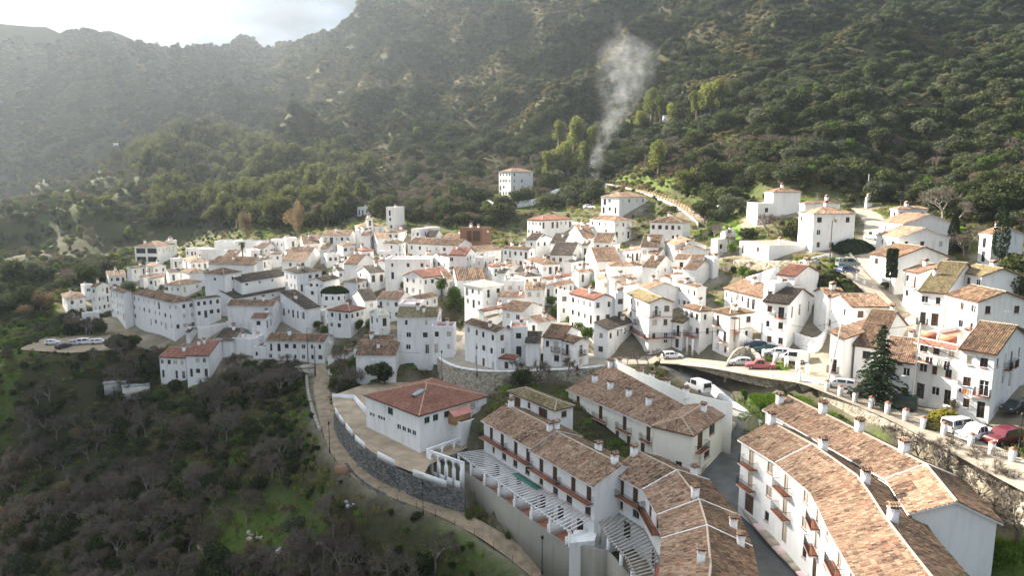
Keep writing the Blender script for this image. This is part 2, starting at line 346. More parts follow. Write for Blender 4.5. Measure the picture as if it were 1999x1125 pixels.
def terr(x, y):
    x = np.clip(np.asarray(x, float), GX[0], GX[-1]-1e-3); y = np.clip(np.asarray(y, float), GY[0], GY[-1]-1e-3)
    i = np.clip(np.searchsorted(GX, x, 'right')-1, 0, len(GX)-2); j = np.clip(np.searchsorted(GY, y, 'right')-1, 0, len(GY)-2)
    u = (x-GX[i])/(GX[i+1]-GX[i]); v = (y-GY[j])/(GY[j+1]-GY[j])
    return (GZ[i, j]*(1-u)+GZ[i+1, j]*u)*(1-v) + (GZ[i, j+1]*(1-u)+GZ[i+1, j+1]*u)*v
def hit(p, h=0.0, t0=40.0, t1=1300.0):
    """point where the ray of pixel p comes down to h above the ground"""
    d = ray(p); t = np.concatenate([np.arange(t0, 400, 0.5), np.arange(400, t1, 2.0)])
    g = CAMZ + d[2]*t - (terr(d[0]*t, d[1]*t) + h)
    k = np.where(g <= 0)[0]
    if len(k) == 0: return None
    k = k[0]
    if k == 0: tt = t[0]
    else: tt = t[k-1] + (t[k]-t[k-1])*g[k-1]/(g[k-1]-g[k]+1e-9)
    return np.array([d[0]*tt, d[1]*tt, CAMZ + d[2]*tt])

def resample(P, step):
    P = np.array(P, float); seg = np.linalg.norm(np.diff(P[:, :2], axis=0), axis=1); L = np.concatenate([[0], np.cumsum(seg)])
    t = np.linspace(0, L[-1], max(2, int(L[-1]/step)+1))
    # smooth (catmull-rom through np.interp of a finely smoothed line)
    Q = np.stack([np.interp(t, L, P[:, k]) for k in range(3)], 1)
    for _ in range(6):
        Q[1:-1] = Q[1:-1]*0.5 + (Q[:-2] + Q[2:])*0.25
    return Q
def carve(P, foot, wout=3.2, win=1.8, wide=5.0, top=-.35):
    """cut the ground to the foot of a retaining wall on its right-hand side and level it behind"""
    P = np.array(P, float); Q = resample(P, .7); F = np.interp(np.linspace(0, 1, len(Q)), np.linspace(0, 1, len(foot)), foot)
    x0, x1 = Q[:, 0].min()-wide-2, Q[:, 0].max()+wide+2; y0, y1 = Q[:, 1].min()-wide-2, Q[:, 1].max()+wide+2
    i0, i1 = np.searchsorted(GX, [x0, x1]); j0, j1 = np.searchsorted(GY, [y0, y1]); sx, sy = XX[i0:i1, j0:j1], YY[i0:i1, j0:j1]
    best = np.full(sx.shape, 1e9); side = np.zeros(sx.shape); fz = np.zeros(sx.shape); tz = np.zeros(sx.shape); endp = np.zeros(sx.shape, bool)
    for k in range(len(Q)-1):
        a = Q[k]; d = Q[k+1]-a; d = d[:2]/np.linalg.norm(d[:2]); dd = np.hypot(sx-a[0], sy-a[1]); m = dd < best
        best[m] = dd[m]; s = (sx-a[0])*d[1]-(sy-a[1])*d[0]; side[m] = s[m]; fz[m] = F[k]; tz[m] = a[2]; endp[m] = (k == 0 and True) & (((sx-a[0])*d[0]+(sy-a[1])*d[1]) < -.5)[m] if k == 0 else (k == len(Q)-2) & (((sx-a[0])*d[0]+(sy-a[1])*d[1]) > .8)[m]
    G = GZ[i0:i1, j0:j1]; out_ = (side > 0) & (best < wide) & ~endp; w = np.clip((wide-best)/(wide-wout), 0, 1); G[out_] = np.where(G[out_] > fz[out_], G[out_]*(1-w[out_])+fz[out_]*w[out_], G[out_])
    inn_ = (side <= 0) & (best < win) & (best > .3) & ~endp; G[inn_] = np.minimum(G[inn_], tz[inn_]+top) if top < 0 else G[inn_]
ROADS = {
 'dirt_path': ([(631,712,-46),(627,760,-46.5),(640,820,-47),(662,880,-47),(700,925,-47.3),(760,958,-47.8),(860,995,-48.7),(950,1040,-50),(1020,1090,-51.6),(1075,1135,-52.8),(1150,1200,-54.5)], 3.4, 'dirt'),
 'village_street': ([(870,640,-37.8),(885,700,-37.8),(960,713,-37.1),(1050,716,-36.2),(1130,712,-35.3),(1200,706,-34.3),(1300,703,-33.3),(1400,713,-32.1),(1500,731,-31),(1590,743,-30.4),(1680,778,-29.9),(1780,818,-29.6),(1880,868,-29.3),(1990,925,-29),(2100,980,-29)], 6.4, 'paving'),
 'lower_street': ([(1322,712,-33.6),(1372,746,-35),(1425,800,-37),(1440,850,-38.8),(1415,920,-40.5),(1410,980,-41.2),(1460,1050,-41.5),(1530,1125,-41.6),(1640,1250,-42)], 6.0, 'asphalt'),
 'upper_street': ([(1730,745,-29.6),(1800,690,-26.8),(1760,630,-24.2),(1730,590,-22),(1700,555,-19.5),(1682,520,-16.8),(1712,480,-13.6),(1712,440,-10.4),(1692,412,192.),(1600,400,203.),(1480,396,214.),(1400,390,232.)], 5.6, 'paving'),
 'hill_road': ([(1175,358,310.),(1210,364,290.),(1260,376,268.),(1310,394,243.),(1345,413,222.),(1370,430,210.)], 5.0, 'dirt'),
 'valley_road': ([(-60,549,270.),(50,545,268.),(160,540,268.),(250,530,275.)], 4.0, 'dirt'),
 'hill_track': ([(90,276,690.),(240,284,660.),(330,300,600.)], 4.0, 'dirt'),
}
ZONE = np.zeros_like(GZ)        # 1 = village ground, 2 = road corridor (no plants)
ROADP = {}
def near_line(Q, width, fall):
    """weight and height of the closest point of line Q on the grid"""
    x0, x1 = Q[:, 0].min()-width-fall, Q[:, 0].max()+width+fall; y0, y1 = Q[:, 1].min()-width-fall, Q[:, 1].max()+width+fall
    i0, i1 = np.searchsorted(GX, [x0, x1]); j0, j1 = np.searchsorted(GY, [y0, y1])
    sx, sy = XX[i0:i1, j0:j1], YY[i0:i1, j0:j1]
    best = np.full(sx.shape, 1e9); z = np.zeros(sx.shape)
    for q in Q:
        d = np.hypot(sx-q[0], sy-q[1]); m = d < best; best[m] = d[m]; z[m] = q[2]
    return (slice(i0, i1), slice(j0, j1)), best, z
for name, (pts, wd, mt) in ROADS.items():
    Q = resample([anch(p) for p in pts], 1.2 if name != 'hill_track' else 4)
    ROADP[name] = (Q, wd, mt)
    fall = 4.0
    sl, d, z = near_line(Q, wd, fall)
    w = np.clip(1 - (d - wd/2 - 0.8)/fall, 0, 1); w = w*w*(3-2*w)
    GZ[sl] = GZ[sl]*(1-w) + z*w
    ZONE[sl] = np.where(d < wd/2+0.8, 2, ZONE[sl])
def inpoly(X, Y, P):
    ins = np.zeros(X.shape, bool); n = len(P); j = n-1
    for i in range(n):
        xi, yi, xj, yj = P[i][0], P[i][1], P[j][0], P[j][1]
        c = ((yi > Y) != (yj > Y)) & (X < (xj-xi)*(Y-yi)/(yj-yi+1e-12)+xi); ins ^= c; j = i
    return ins
PLATS = {   # flat yards and squares
 'school_yard': [(651,806,-43),(674,836,-43.1),(699,870,-43.4),(739,896,-43.7),(785,919,-44.4),(826,938,-44.8),(838,912,-44.4),(925,872,-44.2),(1000,800,-43.2),(900,745,-43),(740,745,-43),(650,775,-43)],
 'terrace_ground': 'world',
 'grass_bank': [(1392,752,-34.2),(1432,787,-34.8),(1494,826,-35.4),(1700,882,-33.9),(1840,950,-34.4),(1870,916,-32.6),(1822,914,-32.6),(1784,890,-32.4),(1733,865,-32),(1689,833,-31.8),(1613,800,-32.0),(1560,777,-32.4),(1490,762,-33.0),(1420,750,-33.5)],
 'arcade_court': [(832,945,-46.2),(905,967,-46.4),(965,912,-46.3),(918,884,-46.2),(840,910,-46.0)],
 'car_park': [(35,682,-44),(90,660,-44),(245,652,-43.6),(250,682,-44),(130,692,-44.4)],
 'house_row_ground': 'rows',
 'plaza': [(852,697,-37.8),(880,720,-37.6),(930,726,-37.2),(1000,726,-36.7),(1060,724,-36.1),(1150,719,-35.1),(1190,714,-34.7),(1190,680,-34.4),(1050,690,-36.2),(900,650,-37.7),(865,640,-37.8)],
 'parking_square': [(1625,525,-17),(1660,500,-15.5),(1690,520,-16.4),(1712,560,-19.6),(1745,600,-22.2),(1715,600,-22),(1660,545,-18.4)],
}
PLATP = {}
def plane_of(W3):
    A = np.c_[W3[:, 0], W3[:, 1], np.ones(len(W3))]; return np.linalg.lstsq(A, W3[:, 2], rcond=None)[0]
TGROUND = np.array([(-9.0,109.5,13.0),(7.0,83.5,13.0),(8.5,78,13.0),(10.5,70,13.0),(11,58,13.0),(19,58,13.0),(20,72,13.0),(20,80,13.0),(15,89,13.0),(13.5,84,13.0),(-2.0,111,13.0)])
_pc = [at_z(q, -31.4) for q in ((1447.6, 857.5), (1520.6, 902.7), (1590.3, 961), (1608, 993.5), (1627.6, 1035.7), (1676, 1117), (1740, 1220))]
_pd = [at_z(q, -30.3) for q in ((1781.5, 1000.5), (1738, 935), (1495, 799))]
ROWG = np.array([[a[0]-2.5, a[1]-.5, CAMZ-40.2] for a in _pc]+[[_pd[0][0]+9, _pd[0][1]+1, CAMZ-38.5], [_pd[1][0]+7.5, _pd[1][1]+5, CAMZ-38], [_pd[2][0]+5, _pd[2][1]+8, CAMZ-38.2]])
for name, pts in PLATS.items():
    W3 = np.array([anch(p) for p in pts]) if isinstance(pts, list) else (TGROUND.copy() if pts == 'world' else ROWG.copy()); c = plane_of(W3); W3[:, 2] = c[0]*W3[:, 0]+c[1]*W3[:, 1]+c[2]
    PLATP[name] = (W3, c)
    m = inpoly(XX, YY, W3) & ((ZONE < 1.9) | isinstance(pts, list))
    me_ = m.copy(); me_[1:-1, 1:-1] = m[1:-1, 1:-1] & m[:-2, 1:-1] & m[2:, 1:-1] & m[1:-1, :-2] & m[1:-1, 2:]; m = me_
    if name == 'car_park':
        sl, d, z = near_line(resample(np.vstack([W3, W3[:1]]), 1.2), 0, 16); w = np.clip(1-d/14, 0, 1); w = w*w*(3-2*w); GZ[sl] = GZ[sl]*(1-w)+(z-d*.30)*w
    GZ[m] = (c[0]*XX+c[1]*YY+c[2])[m] - (0.0 if name != 'house_row_ground' else 0.0)
    ZONE[m] = 0 if name == 'grass_bank' else (1.5 if name == 'house_row_ground' else 2)
    if name == 'grass_bank': BANK = m.copy()
VPOLY = [(115,580),(190,560),(250,500),(300,478),(420,462),(470,470),(640,448),(690,425),(760,430),(860,440),(960,445),(1020,415),(1060,408),(1160,400),(1180,375),(1280,380),(1300,420),(1400,445),(1450,400),(1490,372),(1580,378),(1700,398),(1780,395),(1860,430),(1999,455),(2100,460),(2100,900),(1990,890),(1880,860),(1700,770),(1580,735),(1350,700),(1190,715),(860,700),(830,680),(760,740),(640,700),(560,720),(420,735),(330,700),(240,670),(190,650),(130,640)]
vp = np.array([hit(p) for p in VPOLY])
_yd = inpoly(XX, YY, PLATP['school_yard'][0]) | inpoly(XX, YY, PLATP['arcade_court'][0]); _dl = _yd.copy()
for _ in range(3): _dl[1:-1, 1:-1] |= _dl[:-2, 1:-1] | _dl[2:, 1:-1] | _dl[1:-1, :-2] | _dl[1:-1, 2:]
_sl, _d, _z = near_line(ROADP['dirt_path'][0], 3.4, 6); _m = (_dl & ~_yd)[_sl] & (_d < 8.5) & (_d > 1.2); GZ[_sl] = np.where(_m, _z-.1, GZ[_sl])
_in = inpoly(XX, YY, vp)
ZONE[_in & (ZONE < 1) & ~BANK] = 1
TERRP = np.array([hit(q) for q in ((10, 450), (130, 425), (250, 440), (275, 480), (262, 526), (0, 532))])
_t = inpoly(XX, YY, TERRP) & (ZONE < 1); _s = GZ/2.6; _f = _s-np.floor(_s); GZ = np.where(_t, 2.6*(np.floor(_s)+np.clip((_f-.68)/.32, 0, 1)), GZ)
HAZE = 0.000135
# ---------------------------------------------------------------- ground mesh
def terrain_material():
    m, t = newmat('terrain')
    o = nd(t, 'ShaderNodeOutputMaterial'); b = nd(t, 'ShaderNodeBsdfPrincipled', Roughness=0.95); b.inputs['Specular IOR Level'].default_value = 0.1
    g = t.nodes.new('ShaderNodeNewGeometry'); a = nd(t, 'ShaderNodeAttribute', attribute_name='zone')
    def noise(s, det=6.0, rough=0.6):
        n = nd(t, 'ShaderNodeTexNoise', Scale=s, Detail=det, Roughness=rough); t.links.new(g.outputs['Position'], n.inputs['Vector']); return n
    n1 = noise(0.018, 8, 0.65); n2 = noise(0.12, 8, 0.7); n3 = noise(1.1, 5, 0.7)
    wild = ramp(t, [(0.34, (0.026, 0.026, 0.014)), (0.46, (0.045, 0.044, 0.022)), (0.60, (0.056, 0.053, 0.026)), (0.76, (0.062, 0.056, 0.030))])
    mxn = nd(t, 'ShaderNodeMix', data_type='FLOAT'); mxn.inputs[0].default_value = .45; t.links.new(n2.outputs[0], mxn.inputs[2]); t.links.new(n3.outputs[0], mxn.inputs[3]); t.links.new(mxn.outputs[0], wild.inputs[0])
    lush = ramp(t, [(0.32, (0.045, 0.050, 0.018)), (0.5, (0.08, 0.11, 0.028)), (0.7, (0.13, 0.18, 0.04))]); t.links.new(n3.outputs[0], lush.inputs[0])
    pave = ramp(t, [(0.3, (0.10, 0.085, 0.055)), (0.5, (0.21, 0.18, 0.13)), (0.7, (0.32, 0.28, 0.22))]); t.links.new(n2.outputs[0], pave.inputs[0])
    sep = nd(t, 'ShaderNodeSeparateColor'); t.links.new(a.outputs['Color'], sep.inputs[0])
    # lush grass only near the village, patchy
    lm = ramp(t, [(0.42, (0, 0, 0)), (0.58, (1, 1, 1))]); t.links.new(n1.outputs[0], lm.inputs[0])
    mul = nd(t, 'ShaderNodeMath', operation='MULTIPLY'); t.links.new(lm.outputs[0], mul.inputs[0]); t.links.new(sep.outputs[1], mul.inputs[1])
    m0 = nd(t, 'ShaderNodeMix', data_type='RGBA'); t.links.new(mul.outputs[0], m0.inputs[0]); t.links.new(wild.outputs[0], m0.inputs[6]); t.links.new(lush.outputs[0], m0.inputs[7])
    gr = ramp(t, [(0.30, (0.075, 0.13, 0.02)), (0.5, (0.13, 0.24, 0.025)), (0.7, (0.19, 0.32, 0.04))]); t.links.new(n3.outputs[0], gr.inputs[0])
    m1 = nd(t, 'ShaderNodeMix', data_type='RGBA'); t.links.new(sep.outputs[2], m1.inputs[0]); t.links.new(m0.outputs[2], m1.inputs[6]); t.links.new(gr.outputs[0], m1.inputs[7])
    m2 = nd(t, 'ShaderNodeMix', data_type='RGBA'); t.links.new(sep.outputs[0], m2.inputs[0]); t.links.new(m1.outputs[2], m2.inputs[6]); t.links.new(pave.outputs[0], m2.inputs[7])
    t.links.new(m2.outputs[2], b.inputs['Base Color'])
    bp = nd(t, 'ShaderNodeBump', Strength=0.7, Distance=0.5); t.links.new(n3.outputs[0], bp.inputs['Height']); t.links.new(bp.outputs[0], b.inputs['Normal'])
    t.links.new(b.outputs[0], o.inputs[0])
terrain_material()
GRASSP = [np.array([hit(p) for p in poly]) for poly in (
    [(1420,755),(1500,752),(1640,795),(1760,850),(1870,905),(1999,960),(2100,1120),(1830,1125),(1930,1020),(1700,880),(1560,790),(1480,790)],
    [(1180,355),(1330,330),(1420,390),(1300,370)], [(0,440),(90,380),(260,340),(250,430),(120,500),(0,530)],
    [(380,1110),(400,1010),(560,960),(640,960),(640,1040),(560,1125)], [(850,1010),(900,1010),(1040,1110),(1010,1125),(860,1060)], [(0,560),(130,570),(140,640),(40,760),(0,900)], [(1380,440),(1440,420),(1450,480),(1400,480)])]
FOOT = []
def blur(A):
    B = A.copy(); B[1:-1, 1:-1] = (A[1:-1, 1:-1]*4 + A[:-2, 1:-1] + A[2:, 1:-1] + A[1:-1, :-2] + A[1:-1, 2:])/8; return B
def build_ground():
    global GRS
    hz = np.zeros_like(GZ)
    for (x, y, r) in FOOT:
        i0, i1 = np.searchsorted(GX, [x-r-5, x+r+5]); j0, j1 = np.searchsorted(GY, [y-r-5, y+r+5])
        d = np.hypot(XX[i0:i1, j0:j1]-x, YY[i0:i1, j0:j1]-y); hz[i0:i1, j0:j1] = np.maximum(hz[i0:i1, j0:j1], (d < r*.8+2.5))
    ZONE[(ZONE == 1) & (hz < .5)] = 0.5
    LUSH = np.clip(1 - (dist-330)/200, 0, 1)*np.where((XX < 12) & (YY < 190), .12, .6)
    GRS = np.zeros_like(GZ)
    for gp, gw in zip(GRASSP, (1, .35, .12, .3, .4, .3, .8)): GRS[inpoly(XX, YY, gp)] = gw
    GRS[_t] = 0; LUSH = np.where(_t, LUSH*.4, LUSH); GRS[BANK] = 1
    GRS[(XX > 34) & (XX < 95) & (YY > 50) & (YY < 118) & (GZ < CAMZ-31.0) & (ZONE != 2) & (YY+.9*XX > 120)] = 1
    def blur(A):
        B = A.copy(); B[1:-1, 1:-1] = (A[1:-1, 1:-1]*4 + A[:-2, 1:-1] + A[2:, 1:-1] + A[1:-1, :-2] + A[1:-1, 2:])/8; return B
    for _ in range(3): GRS = blur(GRS)
    GRS[(ZONE == 1.5) & (YY+.9*XX > 122)] = .9
    PV = np.where((ZONE >= 1) & (ZONE != 1.5), 1.0, np.where(ZONE == .5, .35, 0.0))
    PV = np.where((GRS > .3) & (ZONE < 1.9), 0, PV)
    for _ in range(2): PV = blur(PV)
    ng = len(GX)*len(GY)
    me = bpy.data.meshes.new('ground'); me.vertices.add(ng)
    me.vertices.foreach_set('co', np.stack([XX, YY, GZ], -1).reshape(-1, 3).astype(np.float32).ravel())
    ii, jj = np.meshgrid(np.arange(len(GX)-1), np.arange(len(GY)-1), indexing='ij'); n_ = len(GY)
    q = np.stack([ii*n_+jj, (ii+1)*n_+jj, (ii+1)*n_+jj+1, ii*n_+jj+1], -1).reshape(-1, 4)
    me.loops.add(q.size); me.loops.foreach_set('vertex_index', q.ravel().astype(np.int32))
    me.polygons.add(len(q)); me.polygons.foreach_set('loop_start', (np.arange(len(q))*4).astype(np.int32)); me.polygons.foreach_set('use_smooth', np.ones(len(q), bool))
    at = me.attributes.new('zone', 'FLOAT_COLOR', 'POINT')
    at.data.foreach_set('color', np.stack([PV, LUSH*(1-PV), GRS, np.ones_like(PV)], -1).reshape(-1).astype(np.float32))
    me.update(calc_edges=True); me.materials.append(MATS['terrain'])
    ground = bpy.data.objects.new('ground', me); COL.objects.link(ground); tag(ground, kind='structure', label='hilly ground under the village and the slopes round it')
def ribbon(name, Q, wd, mt, up=0.06, kind='structure'):
    mb = MB(); V = []; n = len(Q); cols = 5
    for i in range(n):
        d = Q[min(i+1, n-1)] - Q[max(i-1, 0)]; d[2] = 0; d /= np.linalg.norm(d); s = np.array([d[1], -d[0], 0])
        for c in range(cols):
            p = Q[i] + s*wd*(c/(cols-1)-0.5); p = p.copy(); p[2] = max(Q[i][2], float(terr(p[0], p[1]))-0.3) + up; V.append(p)
    F = [(i*cols+c, i*cols+c+1, (i+1)*cols+c+1, (i+1)*cols+c) for i in range(n-1) for c in range(cols-1)]
    mb.add(V, F, mt); o = mb.build(name, smooth=True); tag(o, kind=kind); return o
for name, (Q, wd, mt) in ROADP.items(): ribbon(name, Q, wd, mt, up=0.07)
for name, mt in (('school_yard', 'yard'), ('car_park', 'dirt'), ('plaza', 'paving'), ('parking_square', 'paving')):
    W3, c = PLATP[name]; mb = MB(); mb.poly([(p[0], p[1], p[2]+0.12) for p in W3][::-1], mt)
    # keep face up
    o = mb.build(name); tag(o, kind='structure')

# ---------------------------------------------------------------- roofs, walls, openings
def tiles(mb, e0, e1, r0, r1, m, cw=0.30, rl=0.45, h=0.07, fan=False, nprof=2, lift=0.035, base=0.05, seed=0):
    """rows of barrel tiles on the slope eave e0-e1 / ridge r0-r1"""
    e0, e1, r0, r1 = (np.asarray(a, float) for a in (e0, e1, r0, r1))
    u = e1-e0; Lu = np.linalg.norm(u); u /= Lu
    mid = (r0+r1)/2 - (e0+e1)/2; v = mid - u*mid.dot(u); V = np.linalg.norm(v); v /= V; n = np.cross(u, v)
    if n[2] < 0: n = -n
    nc = max(1, int(round(Lu/cw))); k = nprof
    ph = [0]+[h]*(k-1)+[0] if k > 1 else [0, 0]
    if k == 2: ph = [0, h, 0]
    elif k == 3: ph = [0, h, h, 0]
    S_ = np.linspace(0, 1, nc*k+1)
    r0u = (r0-e0).dot(u); r1u = (r1-e0).dot(u)
    if fan: vm = np.full(len(S_), V)
    else:
        U = S_*Lu; vm = np.full(len(S_), V)
        if r0u > 1e-3: vm = np.where(U < r0u, V*U/r0u, vm)
        if r1u < Lu-1e-3: vm = np.where(U > r1u, V*(Lu-U)/(Lu-r1u), vm)
    nrow = max(1, int(math.ceil(V/rl))); rs = np.random.RandomState((seed*7+nc) % 100000)
    R_, C_ = np.meshgrid(np.arange(nrow), np.arange(nc), indexing='ij'); R_, C_ = R_.ravel(), C_.ravel()
    v0 = R_*rl; keep = v0 < vm[np.minimum(C_*k + k//2, len(vm)-1)] - 0.05; R_, C_, v0 = R_[keep], C_[keep], v0[keep]
    nt_ = len(R_)
    if nt_ == 0: return
    colt = rs.normal(0, .07, nc); big = rs.normal(0, .09, (nrow//5+2, nc//8+2)); tint = np.clip(.48+rs.normal(0, 0.19, nt_)+colt[C_]+big[R_//5, C_//8], 0.02, .93); odd = rs.rand(nt_) < 0.03; tint[odd] = 1.0
    rj = rs.normal(0, 0.012, nt_)
    verts = np.zeros((nt_, 2*(k+1), 3))
    for a in range(k+1):
        idx = C_*k+a; s = S_[idx]; vb = np.minimum(v0, vm[idx]); vt = np.minimum(v0+rl, vm[idx])
        for b, (vv, lf) in enumerate(((vb, lift), (vt, 0.0))):
            if fan:
                f = (vv/V)[:, None]; P = (e0+(e1-e0)*s[:, None])*(1-f) + (r0+(r1-r0)*s[:, None])*f
            else: P = e0 + u*(s*Lu)[:, None] + v*vv[:, None]
            verts[:, a*2+b] = P + n*(base + ph[a] + lf + rj)[:, None]
    F = []
    for a in range(k): F.append(np.arange(nt_)[:, None]*(2*(k+1)) + np.array([a*2, a*2+2, a*2+3, a*2+1])[None])
    # closing lip at the low end of each tile
    F = np.stack(F, 1).reshape(-1, 4)
    if np.cross(u, v)[2] < 0: F = F[:, ::-1]
    mb.add(verts.reshape(-1, 3), F, m, np.repeat(tint, k))
def slab(mb, pts, th, m):
    """thin solid from a planar polygon (top points)"""
    pts = [np.asarray(p, float) for p in pts]; n = len(pts); lo = [p - np.array([0, 0, th]) for p in pts]
    nrm = np.cross(pts[1]-pts[0], pts[2]-pts[0])
    if nrm[2] < 0: pts, lo = pts[::-1], lo[::-1]
    P = pts + lo; mb.add(P, list(range(n)), m); mb.add(P, list(range(2*n-1, n-1, -1)), m)
    for i in range(n):
        j = (i+1) % n; mb.add(P, (i, n+i, n+j, j), m)
def facade(mb, p0, p1, z0, z1, ops, m, depth=0.16, ztop=None):
    """wall from p0 to p1 (outside on the right hand), holes for ops (u0,u1,za,zb)"""
    p0 = np.array([p0[0], p0[1], 0.0]); p1 = np.array([p1[0], p1[1], 0.0]); Lw = np.linalg.norm(p1-p0); u = (p1-p0)/Lw; nin = np.array([-u[1], u[0], 0])
    us = sorted({0.0, Lw, *[o[0] for o in ops], *[o[1] for o in ops]}); zs = sorted({z0, z1, *[o[2] for o in ops], *[o[3] for o in ops]})
    F = []; V = []
    for a, b in zip(us[:-1], us[1:]):
        for c, d in zip(zs[:-1], zs[1:]):
            cu, cz = (a+b)/2, (c+d)/2
            if any(o[0] < cu < o[1] and o[2] < cz < o[3] for o in ops): continue
            k = len(V); V += [p0+u*a+[0, 0, c], p0+u*b+[0, 0, c], p0+u*b+[0, 0, d], p0+u*a+[0, 0, d]]; F.append((k, k+1, k+2, k+3))
    for (a, b, c, d) in ops:
        A, B, C_, D = (p0+u*a+[0, 0, c], p0+u*b+[0, 0, c], p0+u*b+[0, 0, d], p0+u*a+[0, 0, d]); i_ = nin*depth
        for X, Y in ((A, B), (B, C_), (C_, D), (D, A)):
            k = len(V); V += [Y, X, X+i_, Y+i_]; F.append((k, k+1, k+2, k+3))
    mb.add(V, F, m)
    return p0, u, nin, Lw
def bar(mb, a, b, n, w, th, m):
    """bar of square-ish section from a to b, thickness th outward along n"""
    a, b = np.asarray(a, float), np.asarray(b, float); d = b-a; L_ = np.linalg.norm(d); d /= L_; s = np.cross(n, d)
    mb.box(a - s*w/2, d*L_, s*w, np.asarray(n)*th, m)
def window(parent, org, p0, u, nin, o, kind='glass', detail=1, name='window'):
    """frame (+ pane, sill); kind: glass, wood, blind, green, blue"""
    a, b, c, d = o; out_ = -nin; k = 0.045 if detail > 1 else 0.06; rec = 0.13
    fm = {'glass': 'frame_white', 'wood': 'wood', 'blind': 'frame_white', 'green': 'green_frame', 'blue': 'blue_door', 'brown': 'wood', 'tan': 'blind'}[kind]
    pm = {'glass': 'glass', 'wood': 'glass', 'blind': 'blind', 'green': 'glass', 'blue': 'blue_door', 'brown': 'wood', 'tan': 'blind'}[kind]
    P = lambda uu, zz, dd=0.0: p0+u*uu+np.array([0, 0, zz])+nin*(rec-dd)
    f = MB(); w = 0.07
    for (x, y) in (((a, c+w/2), (b, c+w/2)), ((a, d-w/2), (b, d-w/2))): bar(f, P(x[0], x[1]), P(y[0], y[1]), out_, w, k, fm)
    for xx in [a+w/2, b-w/2] + ([(a+b)/2] if (b-a) > 0.75 else []): bar(f, P(xx, c), P(xx, d), out_, w, k*0.9, fm)
    if detail < 2:
        f.poly([P(a, c), P(b, c), P(b, d), P(a, d)], pm); return f.build(name, parent, org)
    if (d-c) > 1.7: bar(f, P(a, c+(d-c)*0.68), P(b, c+(d-c)*0.68), out_, w, k*0.8, fm)
    fo = f.build(name, parent, org)
    g = MB(); g.poly([P(a, c, 0.004), P(b, c, 0.004), P(b, d, 0.004), P(a, d, 0.004)], pm); g.build('pane', fo, org)
    if d-c < 1.7:
        s = MB(); s.box(p0+u*(a-0.08)+[0, 0, c-0.07]-nin*0.10, u*(b-a+0.16), nin*0.12, [0, 0, 0.06], 'terracotta' if kind in ('tan', 'wood') else 'frame_white'); s.build('sill', fo, org)
    return fo
def balcony(parent, org, p0, u, nin, a, b, z, out=0.95, floor='terracotta', slabm='white', rail=1.0, step=0.13):
    s = MB(); o_ = -nin
    s.box(p0+u*a+[0, 0, z-0.16]+o_*0.003, o_*out, u*(b-a), [0, 0, 0.12], slabm)
    s.box(p0+u*(a-0.02)+[0, 0, z-0.037]+o_*0.003, o_*(out+0.03), u*(b-a+0.04), [0, 0, 0.05], floor)
    so = s.build('balcony', parent, org); r = MB(); t = 0.022
    def rl(A, B):
        L_ = np.linalg.norm(B-A); d = (B-A)/L_; nn = max(2, int(L_/step))
        for i in range(nn+1): q_ = A+d*L_*i/nn; r.cbox(q_+[0, 0, 0.02], t, t, rail-0.02, 'iron')
        for zz in (0.08, rail): bar(r, A+[0, 0, zz], B+[0, 0, zz], np.cross(d, [0, 0, 1]), 0.035, 0.03, 'iron')
    A, B = p0+u*a+[0, 0, z], p0+u*b+[0, 0, z]; e = o_*(out-0.04)
    rl(A+e, B+e); rl(A, A+e); rl(B, B+e); r.build('railing', so, org); return so
def chimney(parent, org, P, sz=0.7, h=1.3, rot=0.0, cap='tile', tm='tile_tan', near=False):
    """P on the roof surface"""
    m = MB(); P = np.asarray(P, float); m.cbox(P-[0, 0, 0.8], sz, sz, h+0.8, 'white', rot)
    co = m.build('chimney', parent, org); c = MB(); t = P+[0, 0, h]
    ca, sa = math.cos(rot), math.sin(rot); ux = np.array([ca, sa, 0]); uy = np.array([-sa, ca, 0])
    c.cbox(t, sz+0.12, sz+0.12, 0.07, 'white', rot)
    for sx in (-1, 1):
        for sy in (-1, 1): c.cbox(t+ux*sx*(sz/2-0.09)+uy*sy*(sz/2-0.09)+[0, 0, 0.07], 0.14, 0.14, 0.26, 'terracotta', rot)
    c.cbox(t+[0, 0, 0.07], sz*0.5, sz*0.5, 0.25, 'iron', rot)
    z = t+[0, 0, 0.33]; w = sz/2+0.10; l = sz/2+0.12
    for s_ in (-1, 1):
        e0, e1 = z+ux*w*s_-uy*l, z+ux*w*s_+uy*l; r0, r1 = z-uy*l+[0, 0, 0.28], z+uy*l+[0, 0, 0.28]
        slab(c, [e0, e1, r1, r0], 0.05, 'tile_brown'); tiles(c, e0, e1, r0, r1, tm, cw=0.24, rl=0.3, h=0.06, base=0.02, seed=int(P[0]*3))
    c.build('chimney_cap', co, org); return co

